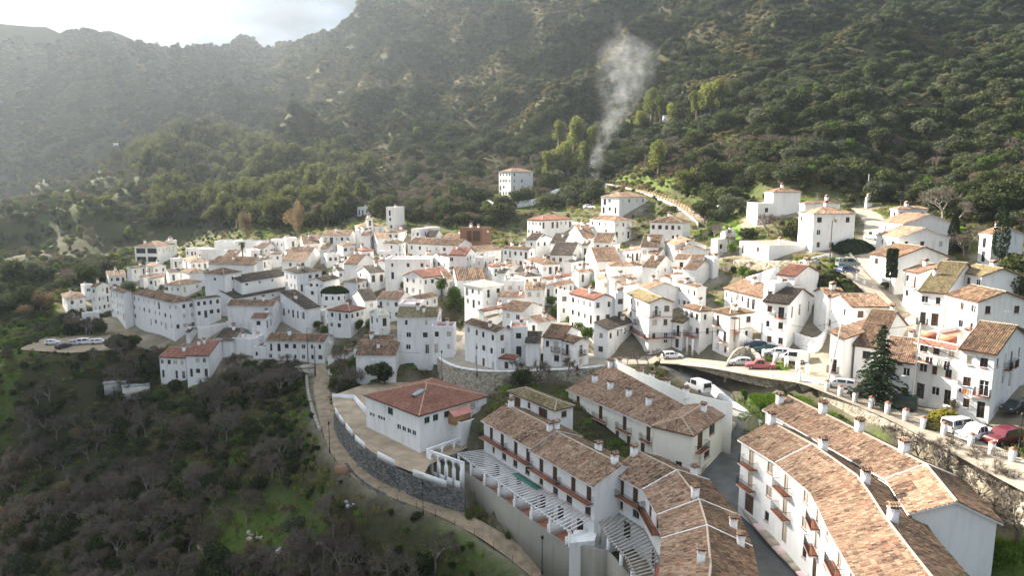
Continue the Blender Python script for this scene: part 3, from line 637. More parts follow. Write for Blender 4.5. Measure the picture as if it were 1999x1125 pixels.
ROOFSTYLE = {'tan': 'tile_tan', 'brown': 'tile_brown', 'dark': 'tile_dark', 'moss': 'tile_moss', 'orange': 'tile_orange', 'red': 'tile_red', 'cream': 'tile_cream'}
def roof_slopes(c, kind, oh, pitch):
    """c: eave corners M,R,D,L (ccw, at eave height) -> slopes [(e0,e1,r0,r1)], gable ends [(a,b,apex)], ridge lines"""
    M, R, D, Lc = [np.array(x, float) for x in c]
    uR = (R-M); wR = np.linalg.norm(uR); uR /= wR; uL = (Lc-M); wL = np.linalg.norm(uL); uL /= wL
    def ex(p, a, b): return p + uR*a*oh + uL*b*oh
    M_, R_, D_, L_ = ex(M, -1, -1), ex(R, 1, -1), ex(D, 1, 1), ex(Lc, -1, 1)
    drop = np.array([0, 0, -oh*pitch]); up = lambda h: np.array([0, 0, h])
    if kind in ('L', 'R'):
        if kind == 'L': a, b, c_, d, w, gw = M_, L_, D_, R_, wR, uL      # eaves M-L and R-D, ridge between, gables on M-R and L-D
        else: a, b, c_, d, w, gw = M_, R_, D_, L_, wL, uR
        hgt = w/2*pitch; r0 = (a+d)/2+up(hgt); r1 = (b+c_)/2+up(hgt)
        sl = [(a+drop, b+drop, r0, r1), (c_+drop, d+drop, r1, r0)]
        g = [(M, R, (M+R)/2+up(hgt)), (D, Lc, (D+Lc)/2+up(hgt))] if kind == 'L' else [(Lc, M, (Lc+M)/2+up(hgt)), (R, D, (R+D)/2+up(hgt))]
        return sl, g, [(r0, r1)]
    if kind == 'H' or kind == 'P':
        if wR >= wL: a, b, c_, d, w, Lr, dr = M_, R_, D_, L_, wL+2*oh, wR+2*oh, uR
        else: a, b, c_, d, w, Lr, dr = R_, D_, L_, M_, wR+2*oh, wL+2*oh, uL
        hgt = w/2*pitch-oh*pitch; ins = min(w/2, Lr/2-0.05)
        if kind == 'P': ins = Lr/2-0.05
        mid0, mid1 = (a+d)/2, (b+c_)/2; dirn = (mid1-mid0)/np.linalg.norm(mid1-mid0)
        r0 = mid0+dirn*ins+up(hgt); r1 = mid1-dirn*ins+up(hgt)
        a, b, c_, d = a+drop, b+drop, c_+drop, d+drop
        return [(a, b, r0, r1), (c_, d, r1, r0), (b, c_, r1, r1), (d, a, r0, r0)], [], [(r0, r1), (a, r0), (d, r0), (b, r1), (c_, r1)]
    if kind in ('sR', 'sL'):        # single slope falling to the M-R side / to the M-L side
        if kind == 'sR': a, b, c_, d, w = M_, R_, D_, L_, wL
        else: a, b, c_, d, w = L_, M_, R_, D_, wR
        hgt = w*pitch; a, b = a+drop, b+drop; c_, d = c_+up(hgt), d+up(hgt)
        if kind == 'sR': g = [(Lc, M, Lc+up(hgt)), (R, D, D+up(hgt)), (D, Lc, 'quad', hgt)]
        else: g = [(M, R, R+up(hgt)), (D, Lc, D+up(hgt)), (R, D, 'quad', hgt)]
        return [(a, b, d, c_)], g, []
def add_roof(root, org, c, kind, style, oh=0.3, pitch=0.36, near=0, wallmat='white', wall=None, seed=0):
    sl, g, ridges = roof_slopes(c, kind, oh, pitch); tm = ROOFSTYLE[style]; r = MB()
    if near > 1: tr = MB()
    else: tr = r
    for i, (e0, e1, r0, r1) in enumerate(sl):
        pts = [e0, e1, r1] + ([r0] if np.linalg.norm(r0-r1) > 0.02 else []); slab(r, pts, 0.10, 'gutter' if style == 'red' else ('white' if near < 2 else 'tile_brown'))
        if near > 1: tiles(tr, e0, e1, r0, r1, tm, cw=0.25, rl=0.42, h=0.11, nprof=2, seed=seed+i)
        elif near == 1: tiles(tr, e0, e1, r0, r1, tm, cw=0.36, rl=0.8, h=0.14, seed=seed+i)
        else: tiles(tr, e0, e1, r0, r1, tm, cw=0.52, rl=1.3, h=0.19, seed=seed+i)
    ro = r.build('roof', root, org)
    if near > 1: to = tr.build('roof_tiles', ro, org); to['kind'] = 'stuff'
    if ridges:
        rb = MB()
        for a, b in ridges:
            if np.linalg.norm(a-b) > 0.3:
                n_ = max(2, int(np.linalg.norm(b-a)/0.9)); rb.tube([a+(b-a)*t+[0, 0, 0.07] for t in np.linspace(0, 1, n_)], 0.11, 'ridge', k=6, tint=0.6)
        rb.build('ridge_cap', ro, org)
    if wall is not None:
        for q in g:
            if q[2] is 'quad' or (isinstance(q[2], str)):
                a, b, h = q[0], q[1], q[3]; wall.poly([a, b, b+[0, 0, h-0.05], a+[0, 0, h-0.05]], wallmat)
            else: wall.poly([q[0], q[1], np.asarray(q[2])-[0, 0, 0.05]], wallmat)
    return ro, sl
def layout(Lw, z0, z1, n, r, h=1.15, w=0.85, doors=True, floor=2.75, top=0.75):
    """openings of a plain facade: n columns, as many floors as fit"""
    ops = []
    if n <= 0 and Lw > 5 and r.random() < .3: n = 1
    if n <= 0 or Lw < 1.6: return ops
    if Lw > 4.2: n += 1
    n = min(n+(1 if Lw > 6 and r.random() < .5 else 0), max(1, int(Lw/1.7))); nf = max(1, int((z1-z0+0.6)/floor))
    for f in range(nf):
        zt = z1-top-f*floor
        for i in range(n):
            if r.random() < 0.08: continue
            cx = Lw*(i+0.5)/n + r.uniform(-0.12, 0.12)*Lw/n; ww = w*r.choice([0.8, 1.0, 1.0, 1.25]); hh = h
            if doors and f == nf-1 and r.random() < 0.3 and zt-z0 > 2.0: hh = min(2.1, zt-z0-0.06)
            elif r.random() < 0.15: hh = 2.0
            ww = min(ww, Lw/n*0.7)
            if zt-hh < z0+0.02: hh = zt-z0-0.05
            if hh < 0.4: continue
            ops.append((cx-ww/2, cx+ww/2, zt-hh, zt))
    return ops
HOUSES = []
def solve_house(zm, Lp, Mp, Rp, H):
    """rectangular footprint whose eave corners fall on the given pixels"""
    M2 = px(zm, *Mp); P = hit(M2, H)
    if P is None: P = at_d(M2, 200.)
    ze = P[2]-CAMZ; best = None
    Lx = px(zm, *Lp) if isinstance(Lp, tuple) else None; Rx = px(zm, *Rp) if isinstance(Rp, tuple) else None
    def reach(dirv, xt):
        # length t along dirv so that projected x equals xt
        k = (xt-999.5)/FPX; f0 = P[1]*CP-ze*SP
        den = dirv[0]-k*dirv[1]*CP
        if abs(den) < 1e-6: return None
        t = (k*f0-P[0])/den
        return t if 0.8 < t < 70 else None
    for deg in np.arange(2, 89, 1.0):
        a = math.radians(deg); dL = (-math.cos(a), math.sin(a)); dR = (math.sin(a), math.cos(a))
        tl = reach(dL, Lx[0]) if Lx else Lp; tr_ = reach(dR, Rx[0]) if Rx else Rp
        if tl is None or tr_ is None: continue
        e = 0
        if Lx: q_ = project((P[0]+dL[0]*tl, P[1]+dL[1]*tl, P[2])); e += (q_[1]-Lx[1])**2
        if Rx: q_ = project((P[0]+dR[0]*tr_, P[1]+dR[1]*tr_, P[2])); e += (q_[1]-Rx[1])**2
        ar = max(tl, tr_)/max(0.5, min(tl, tr_)); e += 2.0*max(0, ar-1.8)**2 + 0.02*max(0, max(tl, tr_)-22)**2 + 0.02*max(0, ar-1.5)
        if best is None or e < best[0]: best = (e, dL, dR, tl, tr_)
    if best is None: return None
    _, dL, dR, tl, tr_ = best; dL = np.array([*dL, 0]); dR = np.array([*dR, 0])
    return P, dL, dR, tl, tr_
def house(zm, Lp, Mp, Rp, H, roof, style, nL, nR, label, name='house', cat='house', wall='white', near=None, kinds=None, chim=None, pitch=0.36, group=None, winL=None, winR=None, base=None, doors=True, seed=None):
    sol = solve_house(zm, Lp, Mp, Rp, H)
    if sol is None: print('NO SOLUTION', label); return None
    P, dL, dR, tl, tr_ = sol; sd_ = seed if seed is not None else len(HOUSES)*13+5; r = random.Random(sd_)
    M = P; Lc = P+dL*tl; R = P+dR*tr_; D = P+dL*tl+dR*tr_; zt = P[2]
    f = min(M[1], R[1], Lc[1]); near = near if near is not None else (2 if f < 135 else (1 if f < 185 else 0))
    g = [float(terr(q_[0], q_[1])) for q_ in (M, R, D, Lc)]; zb = min(g)-1.2; gm = max(g[0], min(g[0:2]+g[3:]))
    cen = (M+D)/2; org = np.array([cen[0], cen[1], float(terr(cen[0], cen[1]))])
    root = thing(name, label, cat, org, group); w = MB(); FOOT.append((cen[0], cen[1], math.hypot(tl, tr_)/2))
    flat = roof == 'F'; ztw = zt
    kset = kinds or (['glass', 'wood', 'blind', 'brown', 'wood'])
    sides = [(Lc, M, winL, nL, g[0], g[3]), (M, R, winR, nR, g[0], g[1]), (R, D, None, 1, g[1], g[2]), (D, Lc, None, 1, g[2], g[3])]
    for si, (a, b, wn_, n_, ga, gb) in enumerate(sides):
        Lw = np.linalg.norm(b-a); zg = max(ga, gb)
        if wn_ is not None: ops = [(x0*Lw, x1*Lw, ztw-t1, ztw-t0) for (x0, x1, t0, t1) in [q[:4] for q in wn_]]; kk = [(q[4] if len(q) > 4 else r.choice(kset)) for q in wn_]
        else: ops = layout(Lw, zg, ztw, n_, r, doors=doors); kk = [r.choice(kset) for _ in ops]
        p0, u, nin, Lw = facade(w, a, b, zb, ztw, ops, wall)
        if si < 2 or (near > 0):
            for o_, k_ in zip(ops, kk): window(root, org, p0, u, nin, o_, k_, detail=2 if near > 1 else 1)
        else:
            for o_ in ops: bk = MB(); bk.poly([p0+u*o_[0]+[0, 0, o_[2]]+nin*0.15, p0+u*o_[1]+[0, 0, o_[2]]+nin*0.15, p0+u*o_[1]+[0, 0, o_[3]]+nin*0.15, p0+u*o_[0]+[0, 0, o_[3]]+nin*0.15], 'glass'); bk.build('window', root, org)
        # balconies on near houses
        if near > 1 and si < 2 and wn_ is None:
            for o_ in ops:
                if o_[3]-o_[2] > 1.9 and o_[2] > zg+2.0: balcony(root, org, p0, u, nin, max(0, o_[0]-0.35), min(Lw, o_[1]+0.35), o_[2], out=0.7)
    if flat:
        ph = 0.55; th = 0.22; inn = [M+dL*th+dR*th, R+dL*th-dR*th, D-dL*th-dR*th, Lc-dL*th+dR*th]; o4 = [M, R, D, Lc]
        rm = {'white': 'pinkish'}.get(style, None) or {'red': 'red_roof', 'redf': 'red_paint', 'tan': 'terracotta', 'brown': 'grey_render', 'dark': 'grey_render', 'cream': 'concrete', 'orange': 'terracotta', 'moss': 'tile_moss'}[style]
        for i in range(4):
            j = (i+1) % 4; up0 = np.array([0, 0, 0.0]); A, B, a_, b_ = o4[i], o4[j], inn[i], inn[j]; u1 = np.array([0, 0, ph if style != 'red' else 0.05])
            w.poly([A, B, B+u1, A+u1], wall); w.poly([A+u1, B+u1, b_+u1, a_+u1], wall); w.poly([a_+u1, b_+u1, b_-up0, a_-up0], wall)
        rf = MB(); rf.poly([q_+[0, 0, 0.004] for q_ in inn], rm); rf.build('roof', root, org); sl = None
    else:
        ro, sl = add_roof(root, org, (M, R, D, Lc), roof, style, near=near, wallmat=wall, wall=w, pitch=pitch, seed=sd_, oh=0.22 if near < 2 else 0.3)
    w.build('wall', root, org)
    nch = chim if chim is not None else (1 if r.random() < 0.6 else 0) + (1 if r.random() < 0.25 else 0)
    for i in range(nch):
        if sl: e0, e1, r0, r1 = sl[0 if r.random() < 0.6 else min(1, len(sl)-1)]; s_, t_ = r.uniform(0.2, 0.8), r.uniform(0.45, 0.85); q_ = (e0*(1-s_)+e1*s_)*(1-t_)+(r0*(1-s_)+r1*s_)*t_
        else: s_, t_ = r.uniform(0.1, 0.9), r.uniform(0.1, 0.9); q_ = M+dL*tl*s_+dR*tr_*t_
        chimney(root, org, q_, sz=r.uniform(0.5, 0.75), h=r.uniform(0.7, 1.2), rot=math.atan2(dR[1], dR[0]), near=near > 1)
    if flat and style in ('white', 'tan', 'redf') and near > 0 and r.random() < 0.5:
        pass
    if r.random() < .45 and f < 260:
        a_ = M+dL*tl*r.uniform(.2, .8)+dR*tr_*r.uniform(.2, .8)+np.array([0, 0, min(tl, tr_)*pitch*.25 if not flat else 0]); am = MB(); hh = r.uniform(1.6, 2.8); am.tube([a_-[0, 0, .5], a_+[0, 0, hh]], [.035, .03], 'grey_metal', k=4)
        an = r.uniform(0, 3); ax_ = np.array([math.cos(an), math.sin(an), 0]); ay_ = np.array([-ax_[1], ax_[0], 0]); am.tube([a_-ax_*.6+[0, 0, hh-.1], a_+ax_*.6+[0, 0, hh-.1]], [.025, .025], 'grey_metal', k=4)
        for kk_ in range(5): am.tube([a_+ax_*(kk_*.25-.5)-ay_*.28+[0, 0, hh-.1], a_+ax_*(kk_*.25-.5)+ay_*.28+[0, 0, hh-.1]], [.015, .015], 'grey_metal', k=3)
        am.build('antenna', root, org)
    if near > 0 and r.random() < .3:
        a_ = M*.5+R*.5 if r.random() < .5 else M*.4+Lc*.6; o_ = -(dL if r.random() < .5 else dR); c0 = a_+np.array([o_[0], o_[1], 0])*.35-[0, 0, .9]; am = MB(); F_ = np.array([.45, -.75, .45]); F_ /= np.linalg.norm(F_); u_ = np.cross(F_, [0, 0, 1]); u_ /= np.linalg.norm(u_); v_ = np.cross(u_, F_)
        ring = [c0+F_*.12+(u_*math.cos(t)+v_*math.sin(t))*.42 for t in np.linspace(0, 6.283, 12, endpoint=False)]
        for i_ in range(12): am.poly([c0, ring[i_], ring[(i_+1) % 12]], 'frame_white'); am.poly([c0-F_*.01, ring[(i_+1) % 12], ring[i_]], 'grey_metal')
        am.tube([c0, c0+F_*.45], [.02, .02], 'grey_metal', k=3); am.build('satellite_dish', root, org)
    H_ = dict(root=root, org=org, M=M, R=R, L=Lc, D=D, dL=dL, dR=dR, zt=zt, sl=sl, near=near, tl=tl, tr=tr_); HOUSES.append(H_); return H_
# ---------------------------------------------------------------- the village, house by house
# zoom, L, M (nearest eave corner), R, wall height, roof kind, roof colour, windows L, windows R, label
V = [
('z1',(848,565),(1115,635),(1260,612),11,'H','brown',7,2,'long four-storey white block at the village edge, facade lined with narrow dark windows'),
('z1',(1245,632),(1262,612),(1420,592),9,'H','dark',0,2,'white wing with four openings joined to the long four-storey block'),
('z1',(708,525),(795,572),(850,548),11,'L','brown',3,0,'tall narrow white house leaning against the long four-storey block, blind end wall'),
('z1',(585,518),(618,532),(705,505),9.5,'L','brown',1,2,'tall white house with small shed roof window between the orange-roofed house and the block'),
('z1',(398,578),(432,608),(550,598),6,'H','orange',1,1,'white house with an orange hip roof at the village end above green plots'),
('z1',(520,520),(545,528),(600,520),5,'F','cream',0,1,'small cream flat-topped annex behind the orange-roofed end house'),
('z1',(445,738),(462,745),(530,730),2.8,'sR','dark',0,1,'low white shed with dark door below the orange-roofed end house'),
('z1',(528,708),(535,712),(640,690),3,'F','brown',0,1,'low white shed with a flat roof uphill of the dark-doored shed'),
('z1',(680,450),(700,462),(812,470),4.5,'R','brown',0,2,'white house with a pink chimney among low roofs at the edge facing the terraced slope'),
('z1',(818,405),(850,412),(945,382),5.5,'R','brown',0,1,'white house with plain brown gabled roof just below the balustraded villa'),
('z1',(900,455),(925,468),(1060,440),4,'R','brown',0,1,'low lean-to house with pinkish roof strip below the balustraded villa'),
('z1',(940,395),(990,402),(1072,398),4,'L','brown',1,1,'low brown-roofed building directly under the balustraded villa'),
('z1',(955,462),(990,478),(1060,452),4.5,'R','orange',1,1,'small house with an orange and grey roof between church tower and villa'),
('z1',(1072,432),(1090,440),(1165,450),4.5,'R','dark',0,1,'small white house with dark sloping roof on the way from villa to church'),
('z1',(1098,352),(1117,356),(1180,345),4.5,'F','brown',0,2,'white cube house with grey flat roof uphill of the church tower'),
('z1',(1175,345),(1230,372),(1345,345),4.5,'H','orange',1,3,'low house with orange hip roof and arched windows uphill of the church tower'),
('z1',(1062,508),(1160,522),(1300,492),4.5,'H','orange',3,1,'white house with wide orange hip roof in front of the church tower'),
('z1',(1172,425),(1222,442),(1330,428),6,'H','brown',0,0,'white house with a grey and brown hip roof next to the church tower'),
('z1',(1198,290),(1325,293),6.,3.5,'F','white',3,1,'long low white house with pink rim behind the roofs near the palm by the church'),
('z1',(1440,330),(1520,338),(1600,310),3.8,'L','orange',1,1,'low house with pale orange roof under the first autumn poplar'),
('z2',(78,318),(247,318),8.,4.5,'F','cream',0,0,'long pale warehouse wall at the foot of the dark wood'),
('z2',(-40,385),(170,390),6.,3,'F','cream',0,0,'long low white wall building in front of the pale warehouse'),
('z2',(250,318),(450,322),7.,4,'F','cream',0,0,'pale shed behind the smaller autumn poplar'),
('z2',(453,322),(553,322),6.,3.6,'F','cream',2,0,'low white building between the two autumn poplars'),
('z2',(560,300),(662,310),6.,4,'F','white',1,0,'white house with roof terrace between the two autumn poplars'),
('z2',(30,500),(415,512),12.,4.2,'L','brown',0,0,'broad brown market-hall roof behind the church tower'),
('z2',(170,415),(230,425),(345,388),4.2,'R','orange',0,1,'low white house with orange roof beside the palm near the church'),
('z2',(348,382),(385,398),(468,412),5.5,'F','white',1,1,'white block rising over roofs just behind the palm near the church'),
('z2',(428,362),(500,366),(610,348),3.8,'L','orange',1,1,'row of low whitewashed houses under the gap between the poplars'),
('z2',(540,412),(640,418),(665,380),4.4,'L','tan',1,0,'small tan-roofed house below the gap between the poplars'),
('z2',(655,400),(700,415),(788,400),4.5,'R','dark',0,1,'white house with dark torn roof in front of the taller poplar'),
('z2',(667,288),(690,294),(778,312),5.5,'F','white',0,1,'white cube at the foot of the taller autumn poplar'),
('z2',(805,305),(830,330),(968,365),6,'R','brown',0,1,'white gabled house beside the taller autumn poplar, brown slope facing us'),
('z2',(875,280),(965,288),(995,265),5.2,'L','orange',1,0,'pinkish-roofed house uphill of the long house with three windows'),
('z2',(995,265),(1222,258),8.,6,'L','tan',3,0,'long white house with grey-tan roof and three windows at the top of the village'),
('z2',(975,370),(1040,375),(1110,345),4.6,'L','brown',1,1,'brown-roofed low house in front of the long three-windowed house'),
('z2',(650,470),(850,472),(1000,420),5.2,'L','tan',2,2,'white gabled house with a long tan roof and a pale end wall'),
('z2',(1005,420),(1030,428),(1135,440),4.4,'F','cream',0,3,'cream flat house with small windows beside the white gabled end wall'),
('z2',(1120,335),(1165,347),(1268,335),6.2,'H','brown',0,1,'white tower house with small hip roof and one wide window'),
('z2',(1272,372),(1325,390),(1425,376),5.2,'H','red',1,1,'house with a faded pink hip roof below the top terraces'),
('z2',(1268,178),(1335,185),(1510,182),5.2,'H','moss',1,2,'topmost white house carrying a little cupola'),
('z2',(1362,112),(1378,115),(1418,110),8.,'P','cream',0,2,'small white cupola turret on the topmost house'),
('z2',(1285,28),(1380,30),4.,3.2,'F','cream',2,0,'pale blue cabin on stilts at the edge of the wood'),
('z2',(1530,25),(1600,30),(1684,20),8,'F','cream',1,0,'windowless grey concrete cube block standing alone before the trees'),
('z2',(1540,216),(1635,234),(1704,208),5.6,'H','brown',2,1,'white house with brown hip roof just below the concrete cube'),
('z2',(1318,245),(1395,258),(1430,230),5.6,'L','orange',2,1,'white house with pinkish gabled roof under the cupola house'),
('z2',(1415,268),(1452,285),(1562,268),5.4,'R','tan',1,2,'white house with tan slope beneath the brown hip-roofed house by the cube'),
('z2',(1270,222),(1285,228),(1322,215),5.6,'F','white',0,1,'narrow white staircase house under the cupola house'),
('z2',(1508,318),(1632,326),(1692,314),7.4,'P','moss',2,2,'white house with dark green pyramid roof and two square windows'),
('z2',(1470,402),(1560,410),(1600,400),4.6,'F','tan',2,0,'flat terrace house with two windows in front of the green pyramid roof'),
('z2',(1200,432),(1240,440),(1345,432),4.2,'L','dark',0,1,'small dark-roofed house beside the pink hip roof'),
('z2',(425,458),(490,468),(562,452),5.2,'P','brown',0,1,'little white tower with brown pyramid roof above the church nave'),
('z2',(670,546),(775,580),(985,542),8.5,'H','dark',1,0,'white church transept with dark hip roof and blank walls'),
('z2',(1172,498),(1282,505),(1435,462),5.4,'L','brown',0,0,'white gabled house with brown slope beside the church transept'),
('z2',(1283,545),(1395,578),(1518,542),6.2,'R','dark',0,3,'white house with black-brown roof and three balcony windows'),
('z2',(1080,545),(1130,560),(1175,545),4.2,'R','dark',0,1,'low dark roof squeezed between transept and the pyramid roof house'),
('z2',(1172,650),(1285,658),(1388,634),5.4,'P','dark',0,1,'white house with a square dark pyramid roof and pale hips'),
('z2',(878,640),(1005,650),(1135,618),7.4,'R','dark',2,0,'white house with one big window above the plant-filled terrace'),
('z2',(990,745),(1165,754),(1215,715),4.4,'F','moss',1,1,'low white garage with a roof garden of shrubs'),
('z2',(845,700),(950,708),(985,690),5.4,'F','white',1,0,'white terrace block next to the roof garden garage'),
('z2',(188,830),(575,854),(640,800),7.5,'L','brown',0,0,'long blank-walled white building with a brown roof below the church'),
('z2',(392,948),(512,960),(572,908),7,'L','brown',1,1,'small projecting white house with balcony in front of the long blank wall'),
('z2',(642,838),(850,886),(975,828),7.2,'sR','dark',3,0,'white house with scattered windows and a big dark double roof'),
('z2',(865,905),(1015,912),6.,3.8,'F','brown',2,0,'brown ruined shed with open front between the white houses'),
('z2',(1038,880),(1226,904),(1352,865),7.2,'H','red',2,1,'white house with a reddish hip roof above the green garden bushes'),
('z2',(1390,905),(1470,940),(1560,915),6,'R','cream',1,1,'white gabled house with pale roof beside the small balcony porch'),
('z2',(1238,755),(1350,814),(1460,782),5.4,'R','dark',0,1,'white house with a mossy black roof below the terrace with long white wall'),
('z2',(1455,790),(1640,802),(1731,762),5.6,'L','orange',3,0,'long white house with patched orange-brown roof and three small windows'),
('z2',(1460,470),(1520,480),(1590,462),5,'R','red',0,1,'small house with dull red roof above the big blank white wall'),
('z3',(222,578),(605,560),9.,7.5,'F','white',2,0,'large blank white flank wall stepped along the slope'),
('z3',(415,412),(832,434),9.,6.4,'L','brown',4,1,'very long white house with brown roof and arched windows'),
('z3',(443,292),(520,304),(690,268),6.2,'F','white',2,1,'white house with parapet terrace at the upper edge before the trees'),
('z3',(565,350),(640,362),(712,328),4.5,'L','dark',0,1,'small white house with dark shed roof beside the parapet terrace'),
('z3',(700,362),(842,374),7.,5,'L','brown',1,0,'brown-roofed house leaning on the unfinished brick building'),
('z3',(765,502),(905,513),(985,484),8.4,'L','red',3,1,'tall white house with reddish roof and a row of three small windows'),
('z3',(635,518),(690,532),(762,520),5.4,'R','dark',0,1,'small white house with dark roof behind the red-walled terrace'),
('z3',(610,546),(752,562),(830,590),6.2,'F','redf',0,0,'white house with a dark red painted roof terrace'),
('z3',(985,535),(1060,548),(1155,522),6.4,'F','tan',2,2,'white flats with awninged roof balcony behind the brick-ended terrace'),
('z3',(885,465),(985,480),(1206,464),6.2,'R','brown',0,0,'white gabled house with grey-brown roof below the unfinished brick building'),
('z3',(1216,442),(1438,468),(1490,462),6.3,'L','brown',3,1,'white house with brown roof, green door and drainpipe'),
('z3',(1410,372),(1500,386),(1612,362),7,'L','brown',1,1,'white block house with brown roof under the red-roofed villa'),
('z3',(1075,592),(1130,608),(1206,600),5.2,'H','red',1,1,'small house with low reddish roof beside the balcony flats'),
('z3',(1190,585),(1270,615),(1395,600),5,'L','brown',0,0,'low white house under a broad brown slope beside the balcony flats'),
('z3',(1405,548),(1550,592),(1700,572),5.6,'H','brown',1,2,'white house with brown hip roof and two square windows in the middle of the village'),
('z3',(1355,625),(1420,642),(1530,652),4.5,'L','red',0,1,'dark red lean-to roof house among the crowded roofs'),
('z3',(1165,652),(1230,668),(1302,645),4.6,'L','dark',0,1,'tiny dark-roofed house with satellite dish beside the dark red lean-to'),
('z3',(1325,672),(1400,695),(1530,682),5.2,'H','dark',0,1,'house with black-green hip roof behind the cream canopy roof'),
('z3',(378,668),(548,703),(790,660),7.4,'R','red',1,3,'white house with half red half tan roof just uphill of the tall palm'),
('z3',(700,705),(735,715),(815,760),5,'sR','brown',0,1,'brown-roofed annex beside the tall palm'),
('z3',(785,668),(830,725),(1085,692),5.6,'R','brown',0,1,'house with brown roof split by white verges near the tall palm'),
('z3',(893,757),(1045,787),(1225,757),7.4,'H','cream',1,1,'house under a wide cream canopy-like hip roof with an open corner'),
('z3',(1228,754),(1398,745),6.,6.4,'F','brown',1,0,'white house wall with small window beside the cream canopy roof'),
('z3',(1404,802),(1568,804),7.,6.4,'L','tan',1,0,'white house with striped tan roof and flower pots at the top of the lane'),
('z3',(1180,862),(1403,874),5.,4.2,'L','orange',0,0,'low orange-roofed store in front of the cream canopy house'),
('z3',(1015,935),(1060,985),(1372,885),6.4,'R','red',0,0,'narrow building with brick end wall and a long strip of brown roof'),
('z3',(1055,1012),(1090,1046),(1215,978),4.6,'R','moss',0,0,'low house with mossy sagging roof under the brick end wall'),
('z3',(1216,975),(1380,992),(1552,948),7,'L','orange',1,0,'white house with air-conditioning units and a potted terrace'),
('z8',(1150,288),(1275,268),4.,3,'L','tan',0,0,'little tan lean-to roof on the white wall above the plaza houses'),
('z8',(108,256),(442,256),8.,8.8,'L','moss',1,2,'tall white house with a striped tan roof near the olive-green stair tower'),
('z8',(230,336),(326,336),3.,7.,'L','moss',2,0,'narrow white stair tower with its own tan roof in front of the tall striped-roof house'),
('z8',(398,358),(588,352),(608,290),6.6,'F','redf',1,0,'white balconied house with a red roof terrace at the plaza entrance'),
('z8',(680,300),(945,385),(1075,352),8.3,'L','brown',3,1,'big white corner house with three rows of windows over the plaza'),
('z8',(1062,376),(1210,362),6.,7.2,'F','tan',1,0,'white house with red balcony door wedged behind the corner house'),
('z8',(972,606),(1100,612),(1142,592),2.2,'L','red',1,0,'tiny white kiosk with a red-brown roof on the plaza'),
('z8',(1160,300),(1300,305),(1440,300),6.5,'R','tan',1,0,'plain white house behind the plaza with a blind gable'),
('z8',(1345,402),(1500,438),(1642,358),5.8,'L','brown',3,0,'white house with blue door and round window beside the plaza lane'),
('z8',(1500,448),(1604,472),(1728,452),5.3,'L','brown',1,1,'small white annex with round window at the end of the blue-door house'),
('z8',(1195,436),(1312,482),(1340,405),4.6,'L','dark',1,0,'white cottage with a dark patched roof next to the blue-door house'),
('z8',(120,170),(300,165),7.,6.5,'F','white',1,0,'white roof terrace block just behind the striped tan roof'),
('z7',(300,446),(788,468),(870,410),5.8,'L','brown',5,0,'long white two-storey farmhouse with a central door at the top of the dirt road'),
('z7',(188,526),(300,528),4.,2.6,'F','moss',2,0,'low white yard annex with arched door beside the long farmhouse'),
('z7',(-70,445),(20,460),(165,385),4.2,'L','brown',0,1,'low rambling white cottage behind the yard annex'),
('z7',(20,460),(185,462),4.,3,'F','brown',1,0,'white yard wall house with flat grey roof beside the rambling cottage'),
('z7',(820,608),(868,592),(1040,548),4.8,'R','brown',1,0,'narrow white shed house with rusty roof beside the garden palms'),
('z7',(1058,592),(1392,582),11.,6.2,'L','brown',0,0,'white house with broad shaded flank above the fenced garden'),
('z7',(1040,502),(1085,522),(1235,455),5,'R','red',0,0,'low house with faded pink roof behind the shaded flank house'),
('z7',(1112,428),(1362,470),(1405,415),5.4,'L','brown',1,1,'low white house with a large brown roof next to the stair tower'),
('z1',(1028,982),(1195,990),9.,5.8,'L','red',3,0,'lower half of the reddish-roofed farmhouse alone below the village'),
('z1',(1200,962),(1345,974),(1490,885),6.4,'L','red',2,1,'taller half of the reddish-roofed farmhouse alone below the village'),
('z1',(1395,832),(1495,862),(1612,806),4.4,'L','dark',0,1,'low white outbuilding with dark roof behind the lone farmhouse'),
('z1',(1200,820),(1225,826),(1275,780),3,'L','dark',0,0,'little dark roof beside the long pale retaining strip'),
('z1',(1275,800),(1300,808),(1560,742),3.6,'F','moss',0,0,'long low store with overgrown flat roof under the church'),
('z1',(1490,872),(1628,880),5.,4,'F','white',0,0,'white garden building wall between lone farmhouse and long farmhouse'),
('z4',(128,211),(248,217),(503,208),7.6,'H','red',2,5,'white villa with red hip roof and glazed gallery at the upper edge'),
('z4',(657,204),(862,221),(1008,213),7.8,'H','orange',3,2,'white villa with salmon hip roof and pale ridges'),
('z4',(1165,233),(1440,241),(1506,229),6.2,'H','brown',3,0,'white house with brown hip roof, three shuttered windows above two doors'),
('b8',(1095,331),(1236,339),(1446,331),7.4,'H','tan',2,3,'white villa with wide grey-tan hip roof and corner verandas above the village'),
('b8',(295,131),(389,139),(562,136),10.8,'H','orange',3,1,'tall white four-storey house alone on the hillside'),
('z4',(508,278),(652,292),6.,4.2,'L','red',0,0,'low red-roofed house between the two villas'),
('z4',(475,315),(600,362),(702,356),4.6,'R','brown',0,1,'house with weathered olive roof below the two villas'),
('z4',(588,427),(640,433),(692,405),5,'L','brown',1,0,'small white house with brown roof in the upper middle of the village'),
('z4',(688,402),(832,407),(888,376),5.4,'L','brown',2,0,'white house with brown roof and roof terrace below the salmon-roofed villa'),
('z4',(738,432),(850,440),(912,430),4,'F','tan',1,1,'terraced white roof with brick chimneys below the salmon-roofed villa'),
('z4',(318,500),(500,516),(596,470),5.2,'L','dark',0,2,'white house with wide dark brown roof in front of the red-roofed villa'),
('z4',(322,408),(432,415),(520,378),5.4,'L','dark',0,1,'white house with small dark roof just under the red-roofed villa'),
('z4',(112,372),(205,386),(350,372),6.4,'L','dark',1,1,'white cube-like house under the red-roofed villa with blank lit wall'),
